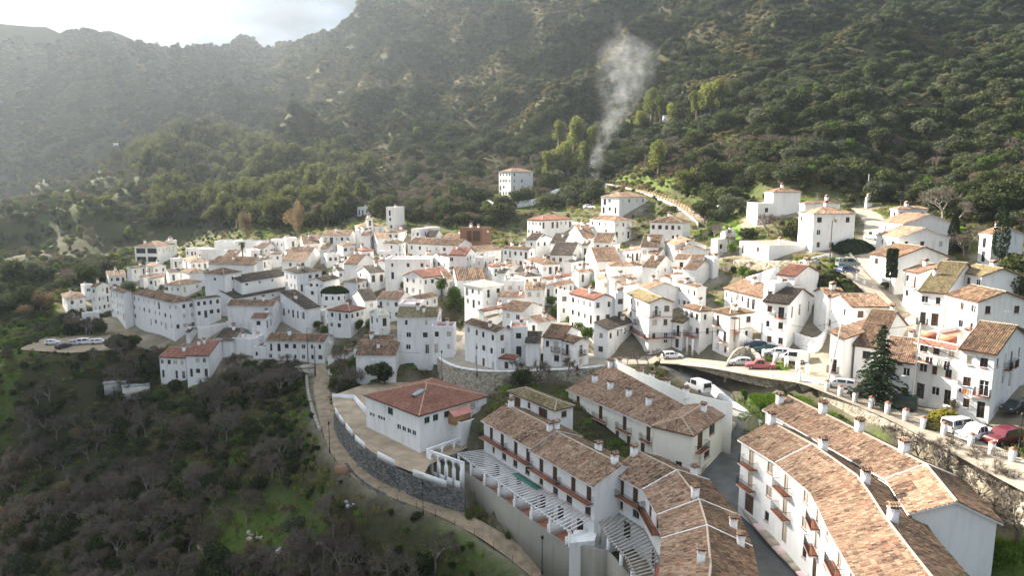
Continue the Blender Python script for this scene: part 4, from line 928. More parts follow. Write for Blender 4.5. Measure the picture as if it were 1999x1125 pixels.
('z4',(622,505),(714,566),(915,512),6.6,'R','orange',0,0,'white gabled house with an orange sunlit roof at the village centre'),
('z4',(800,578),(824,602),(1124,600),7.6,'H','tan',0,0,'large white house with black-topped striped hip roof'),
('z4',(908,468),(960,478),(1112,452),5.6,'R','tan',0,3,'white house with two dark doors and a little balcony facing the striped hip roof'),
('z4',(1085,440),(1232,447),(1292,402),5.4,'L','brown',1,0,'white house with brown slope and slender chimney near the shuttered house'),
('z4',(1290,406),(1372,432),(1640,470),5.4,'L','tan',0,0,'broad white gable with a tan roof on the upper side of the village'),
('z4',(1340,455),(1400,480),(1660,500),4.6,'L','brown',0,1,'low brown-roofed gable in front of the broad white gable'),
('z4',(1150,487),(1240,502),(1302,478),4.2,'L','tan',1,0,'low pinkish house with tan roof beside the broad white gable'),
('z4',(1100,572),(1212,618),(1366,566),5.6,'L','brown',2,0,'white house with brown roof and row of small windows east of the striped hip roof'),
('z4',(1370,542),(1478,548),5.,5.6,'L','tan',1,0,'pinkish-walled house with striped tan roof and one dark window'),
('z4',(1505,548),(1598,552),5.,5.6,'L','orange',0,1,'narrow white-flanked house with striped orange roof'),
('z4',(1600,500),(1700,560),(1745,532),4.2,'F','white',0,1,'bright white block with decorated parapet near the stone bank'),
('z4',(1445,603),(1545,637),(1695,600),5.2,'L','orange',1,0,'white house with orange roof below the decorated parapet'),
('z4',(1253,683),(1338,702),(1490,655),4.6,'R','red',0,0,'small house with dull red roof in front of the striped orange roof'),
('z4',(1340,660),(1385,720),(1490,690),5.2,'F','white',0,0,'white terrace cube with chimney pot between dull red and brown roofs'),
('z4',(1392,730),(1560,786),(1640,742),6.4,'L','brown',3,0,'long white house with brown roof, three windows and a lantern'),
('z4',(832,692),(862,706),(1010,645),6.4,'R','tan',1,0,'uppermost of three stepped white houses with strip roofs'),
('z4',(862,718),(906,746),(1050,680),6.2,'R','tan',1,0,'middle one of three stepped white houses with strip roofs'),
('z4',(905,750),(936,768),(1066,718),6.,'R','tan',1,0,'lowest of three stepped white houses with strip roofs'),
('z4',(1068,782),(1148,802),(1412,805),6.6,'L','orange',0,0,'wide white gable with cordon of tiles behind the mossy-roofed tower house'),
('z4',(488,817),(690,887),(862,828),9.6,'L','red',3,1,'big white house with smooth red roof and shuttered windows'),
('z4',(862,842),(872,852),(942,858),8.6,'F','white',0,1,'white stair block joined to the big red-roofed house'),
('a1',(765,316),(942,393),(1140,384),10.6,'L','moss',2,2,'tall white tower house with mossy roof, glazed doors and terracotta balcony'),
('a1',(476,583),(592,628),(816,548),5.8,'sR','dark',2,2,'white cottage with dark mossy shed roof and vine over its door'),
('a1',(1232,420),(1372,463),(1482,452),8.6,'H','brown',2,1,'white house with arched laundry gallery over open garages'),
('a2',(190,458),(325,491),(525,472),8.2,'H','brown',1,1,'white house with dark wooden door canopy and outside stair'),
('a1',(1138,548),(1224,562),6.,5.8,'L','moss',1,0,'narrow house with mossy yellow roof between tower house and gallery house'),
('a1',(165,310),(182,318),(272,312),6.8,'F','brown',0,1,'pink-trimmed narrow house with a plant-filled balcony beside the big red roof'),
('a2',(282,270),(598,350),9.,6.8,'L','orange',5,0,'long white house with orange-brown roof and brown window pairs'),
('a2',(612,232),(700,252),(862,230),11.,'F','white',1,0,'white roof-terrace block with balustrade above the three-storey house'),
('a2',(612,368),(816,404),(1022,336),8.9,'L','dark',2,0,'three-storey white house with dark roof and a solar heater'),
('a2',(728,126),(870,169),(1078,128),10.8,'L','red',1,0,'small red-roofed penthouse house with pink laundry'),
('a2',(1140,356),(1360,428),(1660,414),7.4,'R','tan',0,1,'white house with tan double roof and one barred window above the walled yard'),
('a2',(1045,240),(1150,330),(1300,300),7.2,'R','tan',0,0,'white wing with tan roof behind the barred-window house'),
('a3',(75,492),(166,546),(556,392),7.6,'sR','tan',1,0,'narrow white house with one long reddish lean-to roof by the big fir') ,
('a3',(240,602),(395,612),(585,445),5.6,'L','brown',1,0,'white house with worn brown roof behind the big fir'),
('a3',(430,688),(640,716),12.,6.,'L','orange',2,0,'white house with broad ribbed orange roof and red door beside the big fir'),
('a3',(658,538),(938,592),9.,8.9,'F','tan',3,0,'white house with red-tiled parapet, laundry balcony and wooden doors'),
('a3',(946,592),(1172,652),(1400,540),8.9,'L','brown',2,3,'three-storey white corner house with dark streaked roof and laundry line'),
('a3',(1165,500),(1230,508),(1400,555),8.,'L','dark',0,0,'black-roofed house behind the three-storey corner house'),
('a3',(858,243),(1060,302),(1400,286),8.2,'L','brown',2,0,'white house with red-trimmed windows, brown roof and huge blank flank'),
('a3',(668,183),(836,249),(1075,155),7.8,'L','moss',2,0,'white house with yellowish roof and tall doors beside the red-trimmed house'),
('a3',(575,69),(668,113),(942,105),7.6,'L','orange',3,0,'white house with orange-red roof on the street bend'),
('a3',(925,83),(1085,131),(1342,125),7.2,'L','moss',0,0,'white house with lichen-yellow roof and blank flank next to the cypress'),
('z6',(386,326),(445,337),(692,336),6.8,'H','tan',2,1,'white tower house with tan hip roof and one arched window beside the uphill street'),
('z6',9.,(487,466),(920,472),5.4,'L','orange',1,0,'uppermost of the stacked blank white gables beside the street'),
('z6',8.,(452,582),(880,580),5.4,'L','tan',1,0,'second blank white gable down the street, tan verge'),
('z6',8.,(436,748),(880,742),7.2,'L','brown',1,0,'lowest blank white gable with chimney pots, brown verge'),
('z6',(1138,531),(1243,554),(1510,540),6.4,'L','orange',1,0,'white house with orange roof between the two tall cypresses'),
('z6',(950,700),(965,705),(1050,720),3.,'F','brown',0,0,'grey garden shed with dark flat roof beside the tall cypress'),
('z5',(620,190),(692,196),(924,194),7.,'H','brown',3,0,'white house with reddish-brown hip roof and blank lit flank under the wooded slope'),
('z5',(470,285),(560,305),(692,290),5.4,'F','tan',0,1,'lower terrace wing with orange awning joined to the house under the wooded slope'),
('z5',(915,285),(960,292),(1256,290),4.2,'H','brown',0,0,'low white house with ribbed brown roof behind the wide tan-roofed house'),
('z5',(910,342),(1034,379),(1384,381),8.4,'H','tan',2,2,'wide two-storey white house with tan hip roof at the street bend'),
('z5',(1368,482),(1382,500),(1522,508),5.2,'F','white',0,1,'stained white garage annex with terrace beside the ivy mound'),
('z5',(408,612),(655,646),(1000,646),3.7,'F','red',2,2,'long low stained white building with a flat red roof'),
('z5',(165,603),(222,612),(340,590),4.2,'F','white',0,0,'small white cube in the bare trees uphill of the stone bank'),
('z5',(243,530),(285,542),(372,520),3.6,'F','cream',0,1,'small cream cube with one window in the bare trees'),
('z3',(400,884),(505,892),(668,860),5.,'R','brown',0,2,'low white house under a brown-and-cream double slope beside the foot of the tall palm'),
('z4',(245,692),(300,716),(530,652),5.,'R','red',0,0,'long pinkish-roofed house uphill of the leafy lane'),
('z4',(505,640),(560,656),(705,640),4.4,'R','orange',0,1,'house with ribbed orange roof and dark red terrace uphill of the leafy lane'),
('z4',(272,765),(350,778),(522,735),4.8,'R','orange',1,1,'pink-walled house with a striped tan roof at the head of the leafy lane'),
('z4',(700,692),(735,722),(835,702),4.4,'L','tan',1,1,'small tan-roofed house between striped hip roof and leafy lane'),
('z3',(560,502),(600,520),(640,508),4.6,'L','brown',0,1,'small reddish-brown roofed house next to the big blank flank wall'),
('z2',(1130,480),(1165,488),(1200,478),4.0,'L','brown',0,0,'sliver of a brown-roofed house beside the gabled house near the transept'),
('z4',(440,560),(500,575),(600,548),4.6,'R','dark',0,1,'shaded small house with dark torn roof west of the orange sunlit roof'),
('z4',(20,650),(110,660),(240,640),4.4,'L','dark',1,1,'house with black patched roof beside the brown hip roof at the centre'),
('z5',(1467,252),(1480,256),(1530,252),2.6,'F','brown',0,0,'small brown brick hut beside the bus shelter'),
]
IMPORTANT = {}
for spec in V:
    h = house(*spec)
    if h: IMPORTANT[spec[9]] = h
# church
tow = house('z1',(1318,440),(1448,450),(1556,430),12.2,'P','brown',0,0,'square white church tower with brown pyramid roof and round holes', name='church_tower', cat='church tower', pitch=0.42, chim=0, near=1,
            winL=[(0.46,0.58,1.2,1.9,'wood')], winR=[(0.42,0.58,1.0,2.0,'wood'),(0.42,0.6,4.6,6.0,'wood')])
nave = house('z2',9.,(308,658),(706,594),8.6,'R','dark',0,0,'church nave under a long dark brown roof', name='church_nave', cat='church', chim=0, near=1, winR=[(0.08,0.13,0.5,1.1,'wood'),(0.35,0.39,0.5,1.1,'wood'),(0.62,0.66,0.5,1.1,'wood')])
aisle = house('z2',6.,(252,798),(742,706),5.4,'sR','dark',0,0,'lower church aisle with dark lean-to roof along the nave', name='church_aisle', cat='church', chim=0, near=1, winR=[(0.3,0.34,0.6,1.2,'wood'),(0.62,0.65,0.6,1.2,'wood')])
# villa with balustraded galleries
villa = house('z1',(868,274),(1018,272),(1128,236),7.2,'H','tan',0,3,'balustraded two-storey villa with open galleries above the village end', name='villa', cat='villa', near=1, kinds=['blind'],
              winL=[(x, x+0.40, t, t+2.0, 'wood') for x in (0.06, 0.54) for t in (0.6, 3.9)])
arch = house('z1',(1072,232),(1090,236),(1140,228),6.6,'R','cream',0,0,'small white arched chapel-like annex behind the balustraded villa', cat='annex', near=1, winR=[(0.25,0.75,0.9,2.8,'wood')])
# unfinished brick building
brick = house('z3',(858,302),(1042,296),(1122,292),9.2,'F','brown',0,0,'unfinished brick building with big open dark bays', name='brick_building', cat='unfinished building', wall='brickwork', near=1,
              winL=[(0.30,0.52,0.5,3.9,'brown'),(0.58,0.92,0.5,3.9,'brown'),(0.28,0.5,5.6,8.2,'brown'),(0.58,0.85,5.6,8.2,'brown')])
# ---------------------------------------------------------------- terraced rows near the camera
def WZ(zm, x, y, z): return at_z(px(zm, x, y), z)
def row(name, label, pts, wf, wb, rise, H, specs, style='tile_tan', wall='white_clean', cat='terraced house', gable0=True, gable1=True, seams=(), kinds=('brown',), chims=(), oh=0.45, overlap=None):
    P = [np.array(p, float) for p in pts]; n = len(P); N = []
    seg = [(P[i+1]-P[i])*[1, 1, 0] for i in range(n-1)]; seg = [s/np.linalg.norm(s) for s in seg]; inn = [np.array([-s[1], s[0], 0]) for s in seg]
    for i in range(n):
        a = inn[max(0, i-1)]; b = inn[min(n-2, i)]; m = a+b; m /= np.linalg.norm(m); N.append(m/max(0.6, m.dot(a)))
    up = np.array([0, 0, 1.0]); cen = sum(P)/n; gz = float(terr(cen[0]+N[n//2][0]*3, cen[1]+N[n//2][1]*3)); org = np.array([cen[0], cen[1], P[0][2]-H])
    root = thing(name, label, cat, org); w = MB(); zb = P[0][2]-H-2.0
    Rg = [p+N[i]*wf+up*rise for i, p in enumerate(P)]; B = [p+N[i]*(wf+wb)+up*(rise-rise*wb/wf) for i, p in enumerate(P)]
    for i in range(n-1):
        zt = P[i][2]; sp = specs[i] if i < len(specs) else []
        Lw = np.linalg.norm((P[i+1]-P[i])[:2]); ops = []; kk = []
        for o in sp:
            if o[0] == 'bal': continue
            ops.append((o[1]*Lw-o[2]/2, o[1]*Lw+o[2]/2, zt-o[4], zt-o[3])); kk.append(o[0])
        p0, u, nin, Lw = facade(w, P[i], P[i+1], zb, zt, ops, wall, depth=0.22)
        for o_, k_ in zip(ops, kk): window(root, org, p0, u, nin, o_, k_, detail=2, name='door' if o_[3]-o_[2] > 1.9 else 'window')
        for o in sp:
            if o[0] == 'bal': balcony(root, org, p0, u, nin, o[1]*Lw, o[2]*Lw, zt-o[3], out=o[4])
        nb = max(1, int(Lw/5)); opb = [(Lw*(k+0.4)/nb, Lw*(k+0.4)/nb+1.0, B[i][2]-2.1, B[i][2]-0.8) for k in range(nb)]
        q0, u2, nin2, _ = facade(w, B[i+1], B[i], zb, min(B[i][2], B[i+1][2]), opb, wall)
        for o_ in opb: window(root, org, q0, u2, nin2, o_, 'blind', detail=1)
        s = MB(); t = MB()
        e0 = P[i]-N[i]*oh-up*oh*rise/wf; e1 = P[i+1]-N[i+1]*oh-up*oh*rise/wf
        g0 = -seg[i]*(0.25 if i == 0 else 0); g1 = seg[i]*(0.25 if i == n-2 else 0)
        slab(s, [e0+g0, e1+g1, Rg[i+1]+g1, Rg[i]+g0], 0.13, 'white'); b0 = B[i]+N[i]*oh-up*oh*rise/wf; b1 = B[i+1]+N[i+1]*oh-up*oh*rise/wf
        slab(s, [b1+g1, b0+g0, Rg[i]+g0, Rg[i+1]+g1], 0.13, 'white')
        so = s.build('roof', root, org)
        tiles(t, e0+g0, e1+g1, Rg[i]+g0, Rg[i+1]+g1, style, cw=0.25, rl=0.42, h=0.11, fan=True, seed=i*3+n)
        tiles(t, b1+g1, b0+g0, Rg[i+1]+g1, Rg[i]+g0, 'tile_brown', cw=0.25, rl=0.42, h=0.11, fan=True, seed=i*5+1)
        to = t.build('roof_tiles', so, org); to['kind'] = 'stuff'
        rc = MB(); rc.tube([Rg[i]+g0+up*0.09, Rg[i+1]+g1+up*0.09], 0.13, 'ridge', tint=0.8); rc.build('ridge_cap', so, org)
        if i in seams:
            v = MB(); v.tube([e0+up*0.16, Rg[i]+up*0.16, b0+up*0.16], 0.09, 'white'); v.build('verge', so, org)
    for gi, (a, r_, b) in ((0, (B[0], Rg[0], P[0])), (1, (P[-1], Rg[-1], B[-1]))):
        zlo = min(a[2], b[2]); p0, u, nin, Lw = facade(w, a, b, zb, zlo, [], wall)
        q = [a*[1, 1, 0]+up*zlo, b*[1, 1, 0]+up*zlo, b, r_-up*0.06, a]; q2 = [q[0], q[1]]
        if b[2] > zlo+0.02: q2.append(b)
        q2.append(r_-up*0.06)
        if a[2] > zlo+0.02: q2.append(a)
        w.poly(q2, wall)
    w.build('wall', root, org)
    for (i, s_, t_, h_) in chims:
        E = P[i]*(1-s_)+P[i+1]*s_; G = Rg[i]*(1-s_)+Rg[i+1]*s_; Bk = B[i]*(1-s_)+B[i+1]*s_
        q = E*(1-t_)+G*t_ if t_ <= 1 else G*(2-t_)+Bk*(t_-1)
        chimney(root, org, q, sz=0.75, h=h_, rot=math.atan2(seg[i][1], seg[i][0]), near=True)
    for i in range(n-1):
        c = (P[i]+P[i+1])/2+N[i]*4; FOOT.append((c[0], c[1], 8))
    return dict(P=P, N=N, Rg=Rg, B=B, seg=seg, root=root, org=org)
def D(k, f, w=1.0, t=0.35, h=2.35): return (k, f, w, t, t+h)
EZ = -38.2
P1 = [at_z((944.5, 820), EZ), at_z((1034, 874), EZ), at_z((1161, 942.8), EZ)]
d1 = (P1[2]-P1[0]); d1 /= np.linalg.norm(d1); P1[1] = P1[0]+d1*np.dot(P1[1]-P1[0], d1)
up_ = [0, 0, 1.0]
r1a = row('terraced_house', 'first terrace of the pergola row, white with brown balcony doors, next to the arches', [P1[0], P1[1]+np.array(up_)*0.25-d1*0.003-np.array([0, 0, .25])], 4.4, 4.4, 1.75, 8.6,
   [[D('brown', .17), D('brown', .41), D('brown', .69), D('brown', .93), ('bal', .0, .50, 2.7, 1.0), ('bal', .52, 1.0, 2.7, 1.0), ('wood', .22, .7, 3.5, 4.6), ('wood', .45, 1.2, 3.4, 4.7), ('wood', .68, 1.2, 3.4, 4.7), ('wood', .92, 1.2, 3.4, 4.7), ('wood', .3, 1.4, 6.2, 8.5), ('wood', .75, 1.4, 6.2, 8.5)]],
   chims=[(0, .10, 1.0, 1.1), (0, .95, .85, 1.0), (0, .98, 1.05, 1.0)])
Q1 = [P1[1]+np.array([0, 0, -0.35])+d1*0.003, P1[2]+np.array([0, 0, -0.35])]
r1b = row('terraced_house', 'second terrace of the pergola row, longer, ending in a white gable wall', Q1, 4.4, 4.4, 1.75, 8.3,
   [[D('brown', .17), D('brown', .40), D('brown', .69), D('brown', .92), ('bal', .03, .48, 2.7, 1.0), ('bal', .50, .99, 2.7, 1.0), ('wood', .17, .9, 3.5, 4.6), ('wood', .41, 1.2, 3.4, 4.7), ('wood', .63, 1.3, 3.4, 4.7), ('wood', .91, 1.2, 3.4, 4.7), ('wood', .2, 1.4, 6.0, 8.2), ('wood', .5, 1.4, 6.0, 8.2), ('wood', .8, 1.4, 6.0, 8.2)]],
   chims=[(0, .55, 1.35, 1.0), (0, .93, .95, 1.1)])
P2 = [at_z(p, -38.2) for p in ((1195, 919), (1260, 955), (1291, 1005), (1299, 1052), (1297, 1128), (1280, 1200))]
r2 = row('terraced_house', 'curved terrace of the pergola row bending down the picture, many chimneys on its roof', P2, 4.3, 4.3, 1.8, 8.6,
   [[D('brown', .30), D('brown', .72), ('bal', .06, .98, 2.7, 1.0), ('wood', .28, 1.1, 3.4, 4.7), ('green', .75, 1.3, 3.4, 4.7), ('wood', .5, 1.4, 6.0, 8.3)],
    [D('brown', .35), D('brown', .8), ('bal', .03, .98, 2.7, 1.0), ('blind', .3, 1.0, 3.5, 4.4), ('wood', .6, 1.4, 6.0, 8.3)],
    [D('brown', .3), ('wood', .7, 1.0, 3.4, 4.7), ('wood', .5, 1.4, 6.0, 8.3)], [D('brown', .3), D('brown', .8), ('bal', .1, .95, 2.7, 1.0), ('wood', .3, 1.2, 3.4, 4.7)], [D('brown', .5)]],
   seams=(1, 2, 3), chims=[(0, .05, .80, 1.2), (0, .9, 1.75, 1.0), (1, .9, .95, 1.2), (2, .6, 1.75, 1.1), (3, .85, .80, 1.2), (3, .1, 1.8, 1.1)])
ECZ = -31.4
PC = [at_z(p, ECZ) for p in ((1447.6, 857.5), (1520.6, 902.7), (1590.3, 961), (1608, 993.5), (1627.6, 1035.7), (1676, 1117), (1740, 1220))]
def rc_bay(f, w=1.0, kinds='brown'): return [D('tan', f, w), ('bal', f-.14, f+.14, 2.7, 0.8), D('tan', f, w, t=3.2), ('bal', f-.14, f+.14, 5.55, 0.8)]
rC = row('terraced_house', 'three-storey white terrace with blinds and small brick-red balconies lining the lower street', PC, 4.1, 4.1, 1.75, 8.9,
   [[D('tan', .30), ('bal', .1, .48, 2.7, 0.9), ('tan', .80, 1.1, .7, 2.0), D('tan', .30, 1.0, 3.1), ('bal', .08, .46, 5.5, 0.9), ('tan', .80, 1.1, 3.6, 4.9), ('brown', .30, 1.8, 6.3, 8.7), ('wood', .78, .8, 6.8, 8.0)],
    [D('tan', .25), ('bal', .05, .42, 2.7, 0.9), ('tan', .80, 1.1, .7, 2.0), D('tan', .25, 1.0, 3.1), ('bal', .05, .42, 5.5, 0.9), ('tan', .80, 1.1, 3.6, 4.9), ('tan', .28, 1.1, 6.3, 8.7), ('wood', .85, .8, 6.8, 8.0)],
    [D('tan', .45), ('bal', .15, .8, 2.7, 0.9), D('tan', .45, 1.0, 3.1), ('bal', .15, .8, 5.5, 0.9), ('brown', .5, 1.5, 6.3, 8.7)],
    [('tan', .5, 1.1, .7, 2.0), ('tan', .5, 1.1, 3.6, 4.9), ('wood', .5, .8, 6.8, 8.0)],
    [D('tan', .3), ('bal', .1, .55, 2.7, 0.9), ('tan', .8, 1.1, .7, 2.0), D('tan', .3, 1.0, 3.1), ('bal', .1, .55, 5.5, 0.9), ('tan', .8, 1.1, 3.6, 4.9)], []],
   seams=(1,), kinds=('tan',), chims=[(0, .05, .95, 1.2), (1, .15, 1.12, 1.2), (2, .3, 1.1, 1.2), (4, .1, 1.12, 1.3)])
PD = [at_z(p, -30.3) for p in ((1495, 799), (1738, 935), (1781.5, 1000.5))]
rD = row('terraced_house', 'upper white terrace with plain blinds behind the three-storey terrace, blind curved end wall', PD, 3.45, 3.45, 1.5, 6.5,
   [[('tan', .06, 1.1, .6, 1.9), ('tan', .20, 1.1, .6, 1.9), ('tan', .34, 1.1, .6, 1.9), ('tan', .51, 1.3, .6, 2.0), ('tan', .66, 1.2, .6, 1.9), ('tan', .90, 1.3, .6, 1.9)], [('tan', .3, .9, .6, 2.2), ('brown', .8, 1.0, .8, 3.0)]],
   seams=(1,), chims=[(0, .02, .5, 1.1), (0, .30, 1.0, 1.2), (0, .58, 1.0, 1.2), (0, .86, 1.05, 1.2)])
# cream building with the spine wall
EC = -36.2
PA = [at_z(p, EC) for p in ((1110, 760), (1275, 831))]
bA = row('apartment_building', 'cream apartment block with upper brown doors, small balconies and a broad chimneyed roof', PA, 9.0, 0.6, 3.1, 7.2,
   [[D('brown', .13, 0.95, .5), ('bal', .05, .21, 2.9, .7), D('brown', .42, .95, .5), ('bal', .35, .50, 2.9, .7), D('brown', .70, .95, .5), ('bal', .63, .78, 2.9, .7), D('brown', .955, .9, .5), ('bal', .89, .995, 2.9, .7)] +
    [D('brown', f, .9, 3.5) for f in (.07, .19, .34, .47, .62, .75, .90)] + [('bal', .02, .24, 5.9, .7), ('bal', .29, .52, 5.9, .7), ('bal', .57, .80, 5.9, .7)]],
   wall='cream', cat='apartment block', chims=[(0, .12, .42, 1.2), (0, .33, .40, 1.2), (0, .55, .40, 1.2), (0, .78, .38, 1.2), (0, .05, .95, 1.2), (0, .42, .92, 1.2), (0, .70, .92, 1.2)])
hB = house('a7', (705, 575), (1008, 678), (1282, 482), 7.3, 'H', 'tan', 0, 0, 'cream corner block with hip roof and iron balcony above the lower street', name='apartment_building', cat='apartment block', wall='cream', near=2, chim=1,
   winL=[(.60, .76, 4.3, 5.7, 'wood')], winR=[(.14, .28, .5, 2.9, 'brown'), (.46, .62, .4, 2.0, 'wood'), (.34, .5, 3.6, 5.0, 'wood'), (.86, .92, .5, 1.2, 'blind'), (.18, .26, 3.9, 6.1, 'blind')])
if hB:
    u_ = hB['dR']; balcony(hB['root'], hB['org'], hB['M']*[1, 1, 0], u_, np.array([-u_[1], u_[0], 0]), hB['tr']*.08, hB['tr']*.34, hB['zt']-2.95, out=.8)
# white spine wall and strip roof behind it
sp = [at_z(p, EC+3.4) for p in ((1192, 712), (1338, 778), (1428, 800))]
org_ = sp[1]*[1, 1, 0]+[0, 0, float(terr(sp[1][0], sp[1][1]))]
t_ = thing('spine_wall', 'long white parapet wall with chimneys crowning the cream block roof', 'wall', org_); m = MB()
for a, b in zip(sp[:-1], sp[1:]):
    d = b-a; d /= np.linalg.norm(d); nn = np.array([-d[1], d[0], 0]); m.box(a-[0, 0, 8.0], (b-a), nn*0.35, [0, 0, 8.9], 'cream')
m.build('wall', t_, org_)
m = MB(); a, b = sp[0], sp[1]; d = (b-a)/np.linalg.norm(b-a); nn = np.array([-d[1], d[0], 0]); lo = -np.array([0, 0, 1.0])
a2, b2 = a+nn*0.36, sp[2]+nn*0.36; w_ = 3.6
slab(m, [a2+nn*w_+lo*1.5, b2+nn*w_+lo*1.5, b2, a2], .12, 'white'); tiles(m, b2+nn*w_+lo*1.5, a2+nn*w_+lo*1.5, b2, a2, 'tile_orange', cw=.3, rl=.45, fan=True)
m.build('roof', t_, org_)
for f in (.03, .35, .5, .7, .92):
    q = a*(1-f)+b*f+nn*1.4-[0, 0, .5]; chimney(t_, org_, q, .7, 1.3, rot=math.atan2(d[1], d[0]))
hM = house('a5', (541, 243), (876, 377), (1008, 350), 5.6, 'H', 'moss', 0, 1, 'low white house with lichen-covered hip roof beside the cream block', near=2, winL=[(.08, .26, .5, 2.6, 'brown'), (.42, .48, .6, 1.7, 'brown'), (.66, .84, .6, 2.4, 'brown')], winR=[(.35, .65, .6, 1.7, 'brown')])
# ---------------------------------------------------------------- school
sch = house('a4', (470, 257), (838, 391), (1300, 270), 6.6, 'H', 'red', 0, 0, 'large white school building with red hip roof and a solar panel on it', name='school', cat='school', near=2, chim=0, pitch=0.30,
   winL=[(.43, .53, .6, 1.9, 'green')] + [(x, x+.045, 2.9, 3.6, 'glass') for x in (.07, .125)] + [(x, x+.045, 2.8, 3.5, 'glass') for x in (.23, .28, .33)] + [(x, x+.07, 3.0, 3.9, 'glass') for x in (.60, .69, .78, .87)],
   winR=[(x, x+.075, .7, 1.8, 'green') for x in (.07, .19, .35)] + [(x, x+.08, .6, 1.6, 'tan') for x in (.62, .74)])
if sch:
    e0, e1, r0, r1 = [s for s in sch['sl']][0]
    L0, M0 = sch['L'], sch['M']; ap = sch['sl'][0][2]
    # panel on the slope above the L-M side
    slp = min(sch['sl'], key=lambda s: np.linalg.norm((s[0]+s[1])/2-(L0+M0)/2)); e0, e1, r0, r1 = slp
    E = (e0+e1)/2; G = (r0+r1)/2; v = (G-E)/np.linalg.norm(G-E); u = (e1-e0)/np.linalg.norm(e1-e0); n_ = np.cross(u, v); n_ = n_ if n_[2] > 0 else -n_
    c = E*0.55+G*0.45+u*(1.6 if np.dot(u, M0-L0) > 0 else -1.6); o = MB(); o.box(c+n_*0.45, u*1.1, v*2.3, np.cross(u*1.1, v)*0+n_*0.10, 'solar'); o.box(c+n_*0.16, u*0.05, v*2.3, n_*0.29, 'grey_metal'); o.box(c+n_*0.16+u*1.05, u*0.05, v*2.3, n_*0.29, 'grey_metal')
    tag(o.build('rooftop_solar_collector'), 'pale solar panel tilted on the red school roof', 'solar panel')
anx = house('a4', (1030, 430), (1125, 466), (1300, 408), 5.4, 'F', 'brown', 0, 0, 'flat-roofed white school annex carrying a small red-roofed hut', name='school_annex', cat='annex', near=2, chim=0, winL=[(.2, .45, 3.2, 5.3, 'green')])
if anx:
    c_ = anx['M']*.55+anx['L']*.25+anx['R']*.2; rot_ = math.atan2(anx['dR'][1], anx['dR'][0]); ux = np.array([math.cos(rot_), math.sin(rot_), 0]); uy = np.array([-ux[1], ux[0], 0]); b_ = c_+uy*1.2; hr = thing('garden_hut', 'small tan garden hut with a red gabled roof on top of the school annex', 'hut', b_)
    hm = MB(); hm.cbox(b_, 3.6, 2.4, 1.7, 'wood_light', rot_); hm.build('wall', hr, b_); hm = MB(); t_ = b_+[0, 0, 1.7]
    for sg in (-1, 1): slab(hm, [t_-ux*2.1+uy*sg*1.5-[0, 0, .1], t_+ux*2.1+uy*sg*1.5-[0, 0, .1], t_+ux*2.1+[0, 0, .75], t_-ux*2.1+[0, 0, .75]], .08, 'red_roof')
    hm.build('roof', hr, b_)
if sch: FOOT.append((*(sch['M']*.5+sch['D']*.5)[:2], 14))
# ---------------------------------------------------------------- arcade of horseshoe arches
def arcade(label, A, B, zt, zf, n, th=0.32, a0=0.5):
    A = A*[1, 1, 0]; B = B*[1, 1, 0]; Lw = np.linalg.norm(B-A); u = (B-A)/Lw; nin = np.array([-u[1], u[0], 0]); pitch_ = (Lw-2*a0)/n; r = pitch_*0.44; wn = r*0.78; zc = zt-0.40-r
    us = set(np.round(np.linspace(0, Lw, 2), 4)); cs = [a0+pitch_*(i+.5) for i in range(n)]
    for c in cs:
        for t in np.linspace(-1, 1, 17): us.add(round(c+r*math.sin(t*math.pi/2), 4))
        us.add(round(c-wn, 4)); us.add(round(c+wn, 4))
    us = sorted(us); m = MB()
    def hole(x):
        for c in cs:
            d = abs(x-c)
            if d < r:
                h = math.sqrt(max(0, r*r-d*d)); return (zf if d < wn else zc-h, zc+h)
        return None
    for a, b in zip(us[:-1], us[1:]):
        if b-a < 1e-4: continue
        mid = (a+b)/2; pa = A+u*a; w_ = u*(b-a); hs = hole(mid)
        segs = [(zf-1.5, zt)] if hs is None else ([(hs[1], zt)] + ([(zf-1.5, hs[0])]))
        for z0, z1 in segs:
            if z1-z0 > 0.01: m.box(pa+[0, 0, z0], w_, nin*th, [0, 0, z1-z0], 'white')
    m.box(A+[0, 0, zt+0.002]-nin*0.05, u*Lw, nin*(th+.1), [0, 0, .1], 'white_clean')
    o = m.build('arcade_wall'); tag(o, label, 'arcade', 'horseshoe arcade walls'); return o
ZT = CAMZ-42.6; ZF = CAMZ-46.0
A1, A2, A3, A4 = at_z((834.5, 879), -42.6), at_z((912.7, 852), -42.6), at_z((953, 865), -42.6), at_z((904, 905), -42.6)
arcade('row of white horseshoe arches behind the sunken court, next to the school', A1, A2, ZT, ZF, 3)
arcade('two white horseshoe arches joining the court to the pergola houses', A2+[.35, 0, 0], A3, ZT, ZF, 2)
arcade('row of white horseshoe arches on the outer edge above the dark stone wall', A1+[0.2, -.4, 0], A4, ZT, ZF, 4)
